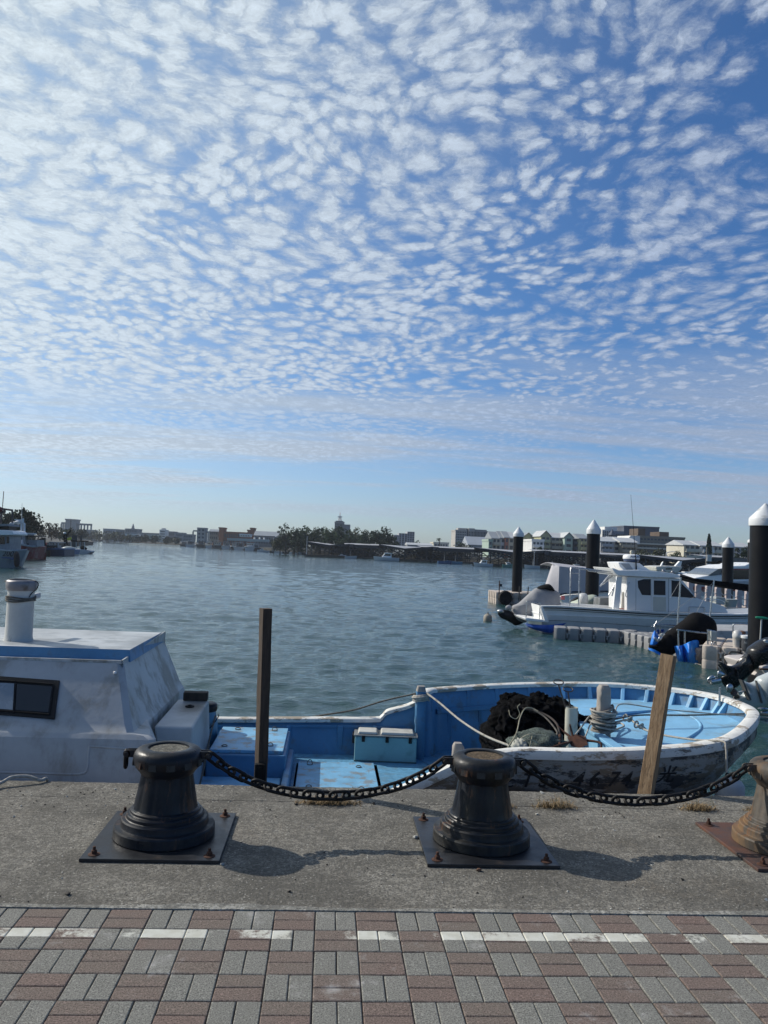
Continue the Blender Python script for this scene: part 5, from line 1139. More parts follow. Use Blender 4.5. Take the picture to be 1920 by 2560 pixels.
# rope fence of pinkish posts on the fixed walkway
Yf = 39; zw = ony(1780, 1516, Yf).z
b = MB(); b.bb(ony(1700, 1500, Yf).x, ony(2100, 1500, Yf).x, Yf-.5, Yf+2, zw-.35, zw); tag(b.build('walkway', dock_beige, None, bevel=.03), None, None, kind='structure')
t = thing('rope_fence', 'fence of pinkish square posts with white rope swags behind the cabin boat', 'fence', (16, Yf, zw))
pk_m = pm('pinkish post', (.44, .38, .38), .7, var=.1); posts = []
for x, yt in ((890, 337), (970, 352), (1070, 358), (1165, 367), (1265, 378), (1370, 410), (1460, 425), (1545, 440)):
    px, py = cr(x, yt); p = ony(px, py, Yf); posts.append(p); w = .24
    b = MB(); b.box((p.x, Yf, (p.z+zw)/2-.02), (w, w, p.z-zw-.04)); b.box((p.x, Yf, p.z-.03), (w*1.12, w*1.12, .06), taper=.8); b.build('fence_post', pk_m, t, bevel=.02)
for a, c in zip(posts, posts[1:]):
    for dz in (.25, .55):
        b = MB(); b.tube(smooth_path([Vector((a.x, Yf-.1, a.z-dz)), Vector(((a.x+c.x)/2, Yf-.12, (a.z+c.z)/2-dz-.22)), Vector((c.x, Yf-.1, c.z-dz))], 5), .022, 6); b.build('rope_swag', pm('white swag rope', (.5, .5, .48), .8), t, smooth=60)
b = MB(); b.prism(XZ([(1790, 1492), (1814, 1494), (1814, 1512), (1790, 1510)], 34), 34, 34.6); tag(b.build('fish_box', pm('pale grey box', (.34, .36, .35), .5), None, bevel=.03), 'pale grey box behind the foredeck of the cabin boat', 'box')
b = MB(); c = ony(1825, 1517, 34.5); b.lathe([(.26, 0), (.30, .3), (.32, .31), (.32, .34), (0, .34)], c, 20); tag(b.build('fish_tub', pm('pale grey box', (.34, .36, .35), .5), None, smooth=50), 'round pale tub right of the pale grey box', 'tub')
b = MB(); b.tube([ony(1765, 1500, 33), ony(1768, 1496, 33), ony(1800, 1500, 33), ony(1812, 1506, 33), ony(1812, 1512, 33)], .02, 6); tag(b.build('bow_rail', steel, None, smooth=60), 'low steel rail on the foredeck of the cabin boat', 'rail')
# ---- awning boat next to the beige dock
s3 = .1929
def c3(*p): return [(1600+x*s3, 1500+y*s3) for x, y in p]
t = thing('awning_boat', 'white open boat with a black awning on thin poles beside the biggest pile', 'boat', (15, 25.5, WATER)); Y = 25
b = MB(); b.prism(XZ(c3((730, 480), (760, 455), (830, 455), (860, 400), (1000, 395), (1420, 400), (1900, 405), (1900, 640), (760, 560), (725, 520)), Y), Y, Y+2.2); b.build('hull', pm('greyish white hull', (.42, .42, .42), .4, dirt=(.2, .2, .2)), t, bevel=.06)
b = MB(); b.prism(XZ(c3((1000, 530), (1420, 560), (1900, 575), (1900, 590), (1000, 545)), Y-.02), Y-.02, Y+.02); b.build('rub_strip', black_pl, t)
b = MB(); Ya = 24.6
P = [(1700, 1441), (1735, 1447), (1780, 1452), (1830, 1458), (1876, 1463), (1960, 1470)]
top = [ony(x, y, Ya) for x, y in P]; low = [ony(x, y+d, Ya+2.0) for (x, y), d in zip(P, (0, 6, 10, 12, 13, 14))]
b.grid([[v+Vector((0, 0, .02)) for v in top], [v-Vector((0, 0, .02+.05*i)) for i, v in enumerate(top)], [v.lerp(w_, .5)-Vector((0, 0, .12)) for v, w_ in zip(top, low)], low, [v+Vector((0, 0, .1)) for v in low], [v+Vector((0, 0, .02)) for v in top]]); b.build('awning', tarp_black, t, smooth=50)
for (x0, y0_, x1, y1_) in ((1702, 1443, 1694, 1562), (1785, 1450, 1771, 1578)):
    b = MB(); b.cyl(ony(x1, y1_, Ya), ony(x0, y0_, Ya), .028, n=10); b.build('awning_pole', steel, t, smooth=50)
for (x0, y0_, x1, y1_) in ((1702, 1450, 1675, 1495), (1784, 1452, 1715, 1580), (1780, 1460, 1640, 1560)):
    b = MB(); b.cyl(ony(x1, y1_, Ya-.2), ony(x0, y0_, Ya), .006, n=5); b.build('guy_line', pm('guy line', (.3, .3, .3), .6), t)
# ---- black covered outboard and blue tarps
t = thing('covered_outboard', 'large tilted outboard under a black cloth cover above the blue tarps', 'outboard engine', (11.5, 23.4, -.6)); Y = 23.4
puff_part(t, 'cover', c3((710, 165), (830, 180), (950, 245), (985, 330), (980, 420), (900, 560), (640, 600), (440, 640), (360, 600), (330, 440), (440, 360), (560, 265), (640, 195)), Y, .8, tarp_black, amp=.06, seed=5, fr=1.5, core=.0)
puff_part(t, 'lower_leg', c3((120, 590), (250, 540), (340, 440), (480, 480), (480, 640), (430, 705), (300, 720), (230, 670), (150, 630)), Y-.1, .36, tarp_black, amp=.03)
for i, pl in enumerate(([(235, 500), (260, 470), (290, 480), (270, 520), (240, 540)], [(195, 520), (180, 490), (215, 485), (240, 520), (225, 550)], [(265, 455), (275, 430), (305, 440), (300, 470)])): puff_part(t, 'propeller_blade', c3(*pl), Y-.35, .06, (steel, alu, pm('pale paint chip', (.5, .5, .45), .5))[i])
t = thing('blue_tarp', 'upright peaked scrap of bright blue tarp left of the black covered engine', 'tarp', (11, 23.2, -.8))
sheet([[ony(*c3((180, 400))[0], 23.3), ony(*c3((190, 398))[0], 23.3), ony(*c3((200, 410))[0], 23.4)], [ony(*c3((155, 480))[0], 23.2), ony(*c3((195, 470))[0], 23.1), ony(*c3((245, 475))[0], 23.3)], [ony(*c3((130, 580))[0], 23.2), ony(*c3((175, 585))[0], 23.1), ony(*c3((240, 575))[0], 23.3)]], 'cloth', tarp_blue, t, seed=1)
t = thing('blue_tarp', 'low strip of blue tarp at the waterline under the black engine leg', 'tarp', (11, 23.2, WATER))
sheet([[ony(*c3((100, 618))[0], 23.2), ony(*c3((180, 640))[0], 23.1), ony(*c3((285, 700))[0], 23.1)], [ony(*c3((118, 650))[0], 23.1), ony(*c3((190, 680))[0], 23.0), ony(*c3((285, 735))[0], 23.0)]], 'cloth', tarp_blue, t, seed=8)
t = thing('blue_tarp', 'large wrinkled bright blue tarp hanging down to the water beside the beige dock', 'tarp', (12.2, 22.8, WATER)); Y = 22.9
def T(x, y, d=0): return ony(*c3((x, y))[0], Y+d)
sheet([[T(445, 600, .2), T(500, 592, .0), T(560, 580, .15), T(640, 548, -.1), T(740, 520, .1), T(765, 560, .2)], [T(455, 660, .2), T(510, 665, -.1), T(560, 650, .2), T(640, 650, -.2), T(735, 640, .15), T(785, 640, .25)], [T(470, 740, .2), T(520, 750, -.1), T(570, 740, .15), T(640, 750, -.25), T(735, 740, .1), T(795, 735, .25)], [T(490, 790, .2), T(540, 812, 0), T(600, 825, .1), T(660, 832, -.2), T(735, 828, .1), T(775, 800, .2)]], 'cloth', tarp_blue, t, seed=4, amp=.10, fr=1.8)
t = thing('blue_tarp', 'scrap of dark blue tarp on the rail behind the peaked blue scrap', 'tarp', (11.4, 24, -.5)); sheet([[ony(*c3((215, 385))[0], 24), ony(*c3((260, 382))[0], 24), ony(*c3((310, 380))[0], 24)], [ony(*c3((225, 450))[0], 24), ony(*c3((260, 440))[0], 24), ony(*c3((320, 405))[0], 24)]], 'cloth', tarp_dark, t, seed=9)
t = thing('stern_rail', 'bent steel rail left of the black covered engine', 'rail', (11.4, 23.8, -.6))
for P in (((190, 440), (200, 330), (215, 322), (245, 335), (260, 360), (262, 460)), ((150, 340), (185, 370), (190, 400)), ((215, 318), (330, 318), (460, 330)), ((180, 345), (222, 275))):
    b = MB(); b.tube(smooth_path([ony(*c3(q)[0], 23.8) for q in P], 4), .02, 8); b.build('rail_tube', steel, t, smooth=60)
t = thing('boarding_frame', 'steel tube frame with a pale electric box, in front of the beige dock', 'frame', (13.2, 21.9, WATER)); Y = 21.8
for P in (((880, 380), (878, 900)), ((985, 400), (985, 860)), ((500, 600), (495, 400), (510, 390), (860, 430), (985, 425)), ((580, 570), (580, 400)), ((715, 825), (860, 860), (885, 840), (895, 760), (930, 560), (945, 545)), ((965, 545), (925, 700), (900, 800), (905, 855), (1000, 890)), ((870, 390), (910, 395), (985, 410))):
    b = MB(); b.tube(smooth_path([ony(*c3(q)[0], Y) for q in P], 3), .022, 8); b.build('frame_tube', steel, t, smooth=60)
b = MB(); b.prism(XZ(c3((908, 398), (985, 412), (985, 535), (908, 525)), Y-.05), Y-.12, Y+.06); b.build('electric_box', pm('pale box', (.40, .42, .40), .5), t, bevel=.015)
t = thing('dock_ladder', 'black tube ladder handles hooked on the beige dock', 'ladder', (14, 20.9, -.7)); Y = 20.9
for P in (((1155, 700), (1165, 680), (1190, 672), (1290, 680), (1330, 710)), ((1100, 850), (1102, 720), (1115, 708), (1190, 720), (1190, 860)), ((1130, 850), (1132, 745), (1190, 735)), ((1215, 780), (1235, 760), (1330, 765))):
    b = MB(); b.tube(smooth_path([ony(*c3(q)[0], Y) for q in P], 3), .022, 8); b.build('handle', pm('dark bronze tube', (.06, .045, .035), .5, .3), t, smooth=60)
# things standing on the beige dock
Y = 21.4
def drum(px, w, py0, py1, Y, lab, cat, name, m, lid=None, h2=0):
    p = ony(px, py1, Y); r = w/2*Y/2000; h = ony(px, py0, Y).z-p.z; t = thing(name, lab, cat, p); b = MB(); b.lathe([(r*.86, 0), (r*.9, .02), (r, h*.95), (r*1.0, h)], (p.x, Y, p.z), 24); b.build('body', m, t, smooth=50)
    if lid: b = MB(); b.lathe([(r*1.06, h-h2), (r*1.08, h-h2+.01), (r*1.08, h+.01), (r*.9, h+.02), (0, h+.02)], (p.x, Y, p.z), 24); b.build('lid', lid, t, smooth=50)
    return t, p, r, h
x0, y0 = c3((1255, 640))[0]; tt, p, r, h = drum(x0, 22, 1580, 1622, Y, 'white drum with a torn plastic bag top, left of the dark bucket', 'drum', 'white_drum', pm('dirty white plastic', (.50, .47, .43), .55, dirt=(.25, .18, .12), ds=6))
b = MB(); b.puff([(p.x-.13, p.z+h-.15), (p.x-.10, p.z+h+.02), (p.x, p.z+h+.06), (p.x+.1, p.z+h+.0), (p.x+.12, p.z+h-.2), (p.x+.02, p.z+h-.28)], Y-.02, .27, amp=.05); b.build('bag_top', pm('white film', (.55, .54, .52), .4), tt, smooth=60)
x0, y0 = c3((1400, 660))[0]; tt, p, r, h = drum(x0-2, 32, 1590, 1628, Y-.2, 'dark grey bucket with a white lid and faded print on the dock', 'bucket', 'bucket', pm('dark grey bucket', (.05, .055, .065), .5), white_gel, .06)
cu = bpy.data.curves.new('t', 'FONT'); cu.body = 'NICES'; cu.size = .085; cu.align_x = 'CENTER'; ob = bpy.data.objects.new('t', cu); COL.objects.link(ob); dg = bpy.context.evaluated_depsgraph_get(); tm = bpy.data.meshes.new_from_object(ob.evaluated_get(dg)); bpy.data.objects.remove(ob)
for v in tm.vertices: a = -PI/2-.35+v.co.x/r; v.co = Vector(((r*.985)*math.cos(a), (r*.985)*math.sin(a), h*.52+v.co.y))
tm.materials.clear(); tm.materials.append(pm('pale print', (.35, .38, .4), .6)); o = bpy.data.objects.new('print', tm); COL.objects.link(o); o.parent = tt
puff = thing('net_float_bundle', 'small bundle of reddish brown netting on the white drum', 'netting', ony(1853, 1582, 21.8)); puff_part(puff, 'bundle', c3((1265, 405), (1330, 400), (1370, 430), (1330, 445), (1270, 425)), 21.8, .25, pm('brown netting', (.12, .06, .035), .9), amp=.04)
t = thing('hand_trolley', 'folded steel handle frame standing behind the white drum', 'trolley', (15, 22.4, -.5)); b = MB(); b.tube(smooth_path([ony(*c3(q)[0], 22.4) for q in ((1208, 420), (1205, 340), (1225, 312), (1300, 310), (1390, 318), (1412, 345), (1412, 420))], 4), .02, 8); b.build('handle', steel, t, smooth=60)
t = thing('deck_brush', 'green headed brush on a pale pole standing before the biggest pile', 'brush', (15.8, 16.9, -.4)); Y = 16.9
b = MB(); b.cyl(ony(*c3((1558, 560))[0], Y), ony(*c3((1575, 245))[0], Y), .017, n=10); b.build('pole', pm('pale pole', (.45, .46, .45), .4), t, smooth=50)
b = MB(); b.puff(XZ(c3((1500, 215), (1580, 215), (1655, 228), (1650, 255), (1580, 248), (1505, 238)), Y), Y, .09); b.build('brush_head', pm('green plastic', (.02, .28, .15), .4), t, smooth=60)
b = MB(); b.cyl(ony(*c3((1520, 650))[0], 19), ony(*c3((1650, 560))[0], 19), .012, n=6); tag(b.build('hose', black_pl), 'thin black hose end on the beige dock behind the black engine', 'hose')
# ---- uncovered outboards at the right edge
def outboard(lab, pts_leg, pts_cowl, Y, d, m, grp=None):
    t = thing('outboard_engine', lab, 'outboard engine', ony(*pts_leg[0], Y)); puff_part(t, 'leg', pts_leg, Y, d*.45, m, amp=.01, core=.35); puff_part(t, 'cowl', pts_cowl, Y, d, m, amp=.01, core=.3); return t
gloss_black = pm('gloss black cowl', (.007, .007, .009), .28, spec=.4, var=.3, dirt=(.06, .05, .045), ds=6, dth=(.6, .75), damt=.5)
Y = 15.2
t = outboard('black outboard engine tilted up with steel propeller beside the biggest pile', c3((1400, 680), (1330, 790), (1200, 850), (1090, 835), (1040, 800), (1012, 850), (1090, 950), (1035, 1010), (1130, 1150), (1250, 1130), (1340, 1040), (1480, 910), (1540, 760)), c3((1400, 650), (1460, 590), (1560, 525), (1700, 470), (1800, 470), (1800, 700), (1680, 760), (1560, 850), (1460, 900), (1400, 800)), Y, .5, gloss_black)
b = MB(); b.prism(XZ(c3((1035, 805), (1048, 800), (1150, 960), (1130, 985)), Y-.1), Y-.12, Y-.02); b.prism(XZ(c3((1240, 880), (1262, 890), (1275, 990), (1250, 980)), Y-.14), Y-.16, Y-.1); b.build('cavitation_plate', gloss_black, t, bevel=.01)
b = MB(); b.cyl(ony(*c3((1020, 1035))[0], Y), ony(*c3((905, 1060))[0], Y-.05), .075, .06, 20); b.build('propeller_hub', steel, t, smooth=50)
for i, pl in enumerate(([(1005, 930), (1040, 915), (1110, 960), (1080, 985), (1010, 1010)], [(870, 1040), (905, 985), (960, 975), (1000, 1000), (960, 1020)], [(930, 1080), (880, 1075), (860, 1045), (905, 1100)])): puff_part(t, 'propeller_blade', c3(*pl), Y-.1+.05*i, .07, steel)
b = MB(); b.prism(XZ(c3((1350, 735), (1385, 745), (1380, 800), (1330, 825), (1325, 815), (1365, 790), (1368, 755)), Y-.14), Y-.16, Y-.13); b.build('decal', pm('scuffed decal', (.10, .09, .08), .5), t)
b = MB(); b.prism(XZ(c3((1605, 530), (1625, 515), (1665, 520), (1665, 560), (1630, 555)), Y-.24), Y-.262, Y-.2); b.build('decal', pm('white decal', (.45, .47, .48), .5), t)
t2 = thing('skiff', 'pale stern of a skiff below the black outboard engine at the right edge', 'boat', ony(1910, 1680, 15)); b = MB(); b.prism(XZ(c3((1545, 855), (1600, 835), (1900, 830), (1900, 1010), (1560, 1000), (1600, 960), (1548, 880)), 15.0), 14.9, 16.4); b.build('transom', pm('pinkish white hull', (.48, .44, .42), .5), t2, bevel=.02)
b = MB(); b.prism(XZ(c3((1548, 885), (1900, 895), (1900, 915), (1550, 905)), 14.88), 14.86, 14.895); b.build('brown_stripe', rust, t2)
Y = 12.3; paleg = pm('pale grey cowl', (.42, .455, .455), .3, var=.05, vs=3, dirt=(.2, .22, .22), ds=9, dth=(.6, .75), damt=.4)
t = outboard('pale grey outboard engine leg tilted up behind the bow, lowest at the right edge', c3((1305, 1035), (1420, 1075), (1500, 1045), (1590, 1020), (1800, 880), (1800, 1360), (1640, 1370), (1470, 1400), (1340, 1370), (1255, 1290), (1310, 1260), (1355, 1175), (1325, 1100)), c3((1500, 1050), (1700, 930), (1900, 800), (1900, 1400), (1640, 1370)), Y, .42, paleg)
b = MB(); b.prism(XZ(c3((1305, 1035), (1330, 1040), (1430, 1290), (1405, 1300)), Y-.12), Y-.16, Y-.05); b.prism(XZ(c3((1495, 1045), (1505, 1043), (1580, 1330), (1570, 1335)), Y-.12), Y-.152, Y-.1); b.build('leg_seam', pm('dark seam', (.07, .07, .07), .5), t)
b = MB(); c = ony(*c3((1215, 1195))[0], Y-.1); e = ony(*c3((1260, 1265))[0], Y+.15); b.cyl(c, e, .055, .05, 20); b.build('propeller_hub', gloss_black, t, smooth=50)
for pl, m in (([(1130, 1100), (1165, 1085), (1205, 1110), (1200, 1160), (1165, 1200), (1130, 1190), (1118, 1140)], steel), ([(1270, 1190), (1340, 1170), (1370, 1180), (1300, 1200)], steel), ([(1225, 1240), (1250, 1300), (1200, 1280)], gloss_black)): puff_part(t, 'propeller_blade', c3(*pl), Y-.12, .06, m)
for pl in ([(1520, 1405), (1570, 1385), (1640, 1390), (1660, 1420), (1600, 1420)], [(1560, 1450), (1620, 1430), (1665, 1440), (1665, 1480), (1600, 1490)]):
    puff_part(t, 'trim_tab', c3(*pl), Y-.3, .1, steel)
# ================================================================ far shore: land, trees, sheds, buildings, boats
leaf_cols = {'dark': (.020, .040, .018), 'mid': (.036, .062, .024), 'olive': (.065, .072, .034), 'brown': (.085, .062, .038), 'pine': (.028, .045, .026), 'hazy': (.075, .086, .064)}
def leafmat(k):
    n = 'foliage '+k
    if n in _mc: return _mc[n]
    m, nt, b = nodes(n); g = G(nt); c = leaf_cols[k]; f = g.noise(.35, 3); col = g.mix(g.rng(f, .35, .65), tuple(q*.6 for q in c), tuple(q*1.5 for q in c)); g.L(col, b.inputs['Base Color']); b.inputs['Roughness'].default_value = .8; b.inputs['Specular IOR Level'].default_value = .2
    _mc[n] = m; return m
bark = pm('bark', (.06, .048, .038), .95, var=.3)
def tree(px, pyt, wpx, pyb, Y, kind, lab, seed, group=None, n=1500, sparse=0, cat='tree', name='tree', squash=1.0):
    n = int(n*1.9)
    rr = random.Random(seed); s = Y/2000; top = ony(px, pyt, Y); bot = ony(px, pyb, Y); base_z = min(bot.z, .5); H = top.z-base_z; W = wpx*s/2
    t = thing(name, lab, cat, (top.x, Y, base_z), group)
    trunk_h = H*.45; b = MB(); x0 = bot.x
    b.tube([(x0, Y, base_z), (x0+rr.uniform(-.2, .2), Y, base_z+trunk_h*.6), (top.x, Y, base_z+trunk_h)], [H*.035, H*.026, H*.018], 7)
    cz0 = base_z+H*(.10 if not sparse else .35); ch = (top.z-cz0)/2; cc = Vector((top.x, Y, cz0+ch)); clumps = []
    for i in range(34):
        d = Vector((rr.gauss(0, 1), rr.gauss(0, 1), rr.gauss(0, 1))).normalized(); r = rr.uniform(.25, .92); clumps.append((cc+Vector((d.x*W*r, d.y*W*.8*r, d.z*ch*r)), rr.uniform(.22, .40)*W*(1 if not sparse else .6)))
    clumps.append((cc+Vector((0, 0, ch*.75)), W*.3))
    for c, r in clumps[::3]: st = Vector((x0, Y, base_z+trunk_h*rr.uniform(.5, 1))); b.tube([st, st.lerp(c, .5)+Vector((0, 0, -.1*H)), c], [H*.014, H*.010, H*.004], 5)
    b.build('trunk', bark, t, smooth=60)
    vs, fs = [], []; q = W*.062 if not sparse else W*.045
    q = max(q, .15*(Y/200))
    for i in range(n):
        c, r = clumps[rr.randrange(len(clumps))]; d = Vector((rr.gauss(0, 1), rr.gauss(0, 1), rr.gauss(0, .8))); d = d.normalized()*rr.uniform(.3, 1)**.5*r; p = c+d
        a = Vector((rr.gauss(0, 1), rr.gauss(0, 1), rr.gauss(0, 1))).normalized(); u = a.orthogonal().normalized()*q*rr.uniform(.6, 1.4); v = a.cross(u).normalized()*q*rr.uniform(.6, 1.4); k = len(vs)
        vs += [p-u-v*.3, p+v, p+u-v*.2, p-v*.9]; fs.append((k, k+1, k+2, k+3))
    b = MB(); b.add(vs, fs); b.build('crown', leafmat(kind), t, recalc=False); return t
def palm(px, pyt, pyb, Y, lab, seed, wpx=9):
    rr = random.Random(seed); top = ony(px, pyt, Y); bot = ony(px+1, pyb, Y); s = Y/2000; t = thing('palm_tree', lab, 'palm tree', bot); c = top-Vector((0, 0, wpx*s*.35)); b = MB(); b.tube([bot, bot.lerp(c, .5)+Vector((.2, 0, 0)), c], [.22, .18, .14], 7); b.build('trunk', bark, t, smooth=60)
    b = MB(); L = wpx*s*.75
    for i in range(17):
        a = 2*PI*i/17+rr.uniform(-.15, .15); up = rr.uniform(-.1, .9); pts = [c+Vector((math.cos(a)*L*u, math.sin(a)*L*u, L*(up*u-1.0*u*u))) for u in (0, .25, .5, .75, 1)]; w = L*.10; sd = Vector((-math.sin(a), math.cos(a), 0))
        b.grid([[p+sd*w*q-Vector((0, 0, abs(q)*w*.6)) for q in (-1, 0, 1)] for p, q0 in zip(pts, (1,)*5)])
    b.build('crown', leafmat('dark'), t, recalc=False)
# land: one raised bank polygon that follows the waterline seen across the basin
bank = [onz(x, y, WATER) for x, y in ((-500, 1357), (0, 1358), (205, 1352), (330, 1357), (450, 1363), (560, 1370), (700, 1381))]
bank += [Vector((-14, 300, 0)), Vector((30, 262, 0)), Vector((62, 215, 0)), Vector((120, 190, 0)), Vector((300, 150, 0)), Vector((700, 60, 0)), Vector((900, 60, 0))]
b = MB(); ring = [(p.x, p.y) for p in bank]+[(5000, 60), (5000, 5500), (-5000, 5500), (-5000, bank[0].y)]
b.slab(ring, WATER-.8, .35); tag(b.build('far_bank', pm('far bank', (.022, .023, .02), .9, var=.3, vs=.05)), 'low land across the harbour', None, kind='structure')
lb = [(-400, 40), (-60, 40), (-42, 70), (-50, 110), (-58, 150), (-75, 230), (-95, 330), (-140, 480), (-400, 560)]
b = MB(); b.slab(lb, WATER-.8, .2); tag(b.build('near_bank', pm('near bank', (.022, .023, .02), .9, var=.3, vs=.05)), 'quay side land on the left', None, kind='structure')
G1 = 'trees along the left bank'; G2 = 'trees behind the boat sheds'; G3 = 'trees among the far houses'; G4 = 'mangrove trees on the far left shore'
tree(52, 1275, 104, 1350, 150, 'dark', 'big dark rounded tree above the red boat', 1, G1, 1500)
tree(20, 1285, 60, 1350, 140, 'dark', 'dark tree at the left edge under the mast frame', 2, G1, 700)
for i, (x, yt, w, k, l) in enumerate(((95, 1309, 46, 'brown', 'brownish wispy tree right below the big dark tree'), (128, 1314, 52, 'brown', 'widest reddish brown tree on the left bank'), (150, 1318, 36, 'mid', 'green tree behind the yellow crane flag'), (178, 1320, 40, 'olive', 'olive tree in front of the twin towered building'), (205, 1323, 40, 'hazy', 'hazy tree at the right half of the twin towered building'))):
    tree(x, yt, w, 1352, 210+i*28, k, l, 10+i, G1, 520)
for i, x in enumerate((228, 248, 268, 285, 302, 322, 345, 365, 388, 420, 440)):
    lab = ('palest tree just right of the twin towered building', 'low grey green tree left of the water tower house', 'hazy tree before the low grey houses', 'tree left of the block with the statue', 'tree under the block with the statue', 'tree right of the block with the statue', 'low tree between block and white tower house', 'scrubby tree left of the white tower house', 'scrubby tree hiding the foot of the white tower house', 'bushy tree right of the white tower house', 'last small tree before the far moored boats')[i]
    rr = random.Random(i); tree(x, 1324+i*1.9+rr.uniform(-2, 4), 26+rr.uniform(-4, 8), 1356+i*.5, 560-i*12, ('hazy', 'olive')[i % 2], lab, 30+i, G4, 300)
palm(121, 1303, 1345, 230, 'palm tree left of the twin towered building', 1, 14); palm(140, 1306, 1345, 240, 'smaller palm tree against the twin towered building', 2, 10); palm(1097, 1343, 1368, 300, 'lone palm tree standing out against the sky left of the pale hotel', 3, 9)
wood = [(714, 1306, 30, 'dark', 1), (735, 1320, 44, 'dark', 0), (765, 1316, 46, 'mid', 0), (795, 1318, 40, 'dark', 0), (812, 1314, 22, 'mid', 1), (828, 1320, 40, 'mid', 0), (850, 1314, 34, 'dark', 0), (872, 1322, 36, 'mid', 0), (893, 1318, 38, 'olive', 0), (915, 1325, 34, 'dark', 0), (938, 1326, 36, 'dark', 0), (962, 1320, 42, 'dark', 0), (978, 1334, 28, 'mid', 0), (700, 1335, 34, 'olive', 0)]
labs = ['sparse tree with open twigs at the left end of the wood', 'dense tree next to the sparse twiggy one', 'rounded green tree in the left half of the wood', 'dark tree between the rounded one and the thin one', 'thin tree poking out above the middle of the wood', 'tree just left of the grey tower block', 'dark tree top in front of the grey tower block', 'tree right in front of the tower block foot', 'olive tree with a lighter crown right of the tower block', 'low dark tree in the right half of the wood', 'dark tree left of the tall one at the right end', 'tall dark tree at the right end of the wood', 'small tree stepping down at the right end of the wood', 'low olive tree at the left foot of the wood']
for i, ((x, yt, w, k, sp), l) in enumerate(zip(wood, labs)): tree(x, yt, w*1.5, 1386, 262+(i*37 % 30), k, l, 60+i, G2, 900 if not sp else 260, sp)
for i, (x, yt, w, l) in enumerate(((745, 1345, 46, 'undergrowth bush left behind the first shed roof'), (800, 1346, 50, 'undergrowth bush above the first shed roof'), (855, 1348, 50, 'undergrowth bush behind the first long roof'), (910, 1350, 50, 'undergrowth bush left of the second shed gable'), (955, 1352, 40, 'undergrowth bush behind the second shed gable'))):
    tree(x, yt, w, 1388, 256, 'dark', l, 90+i, 'bushes under the wood', 500, cat='bush', name='bush')
for i, (x, yt, w, k, Y, l) in enumerate(((1045, 1354, 44, 'dark', 330, 'low dark hedge tree right of the grey apartment towers'), (1022, 1358, 24, 'dark', 320, 'small dark tree at the foot of the grey apartment towers'), (1155, 1356, 56, 'dark', 262, 'dark bushy tree in front of the pale hotel'), (1065, 1361, 20, 'mid', 330, 'small tree on the low roofs left of the lone palm'), (1352, 1364, 14, 'mid', 225, 'small tree against the white house'), (1610, 1378, 62, 'olive', 190, 'olive tree above the radar dome'), (1652, 1374, 60, 'olive', 195, 'widest olive tree below the dark old building'), (1692, 1379, 44, 'mid', 190, 'green tree right of the street lamp'), (1842, 1366, 26, 'pine', 150, 'dark shaggy tree just right of the third pile'), (1862, 1364, 34, 'mid', 150, 'green tree left of the biggest pile'), (1575, 1386, 34, 'brown', 190, 'brownish bush right of the second pile'))):
    tree(x, yt, w, hor(x)+12, Y, k, l, 120+i, G3, 520)
def norfolk(px, pyt, pyb, wpx, Y, lab):
    top = ony(px, pyt, Y); bot = ony(px+2, pyb, Y); t = thing('pine_tree', lab, 'tree', bot); b = MB(); b.cyl(bot, top, .22, .04, 7); b.build('trunk', bark, t, smooth=60); rr = random.Random(2); W = wpx*Y/2000/2; vs, fs = [], []; H = top.z-bot.z
    for i in range(1500):
        u = rr.random()**.8; lay = int(u*15)/15+.02; z = bot.z+H*(.25+.75*lay)+rr.gauss(0, .10); r = W*(1-lay)**.75*rr.random()**.6+.05; a = rr.uniform(0, 2*PI); p = Vector((top.x+r*math.cos(a), Y+r*math.sin(a), z+r*.22)); q = .20
        d = Vector((rr.gauss(0, 1), rr.gauss(0, 1), rr.gauss(0, .4))).normalized(); u2 = d.orthogonal().normalized()*q; v = d.cross(u2).normalized()*q*.6; k = len(vs); vs += [p-u2, p+v, p+u2, p-v]; fs.append((k, k+1, k+2, k+3))
    b = MB(); b.add(vs, fs); b.build('crown', leafmat('pine'), t, recalc=False)
norfolk(1773, 1336, 1400, 16, 170, 'tall conical pine with tiers left of the third pile')
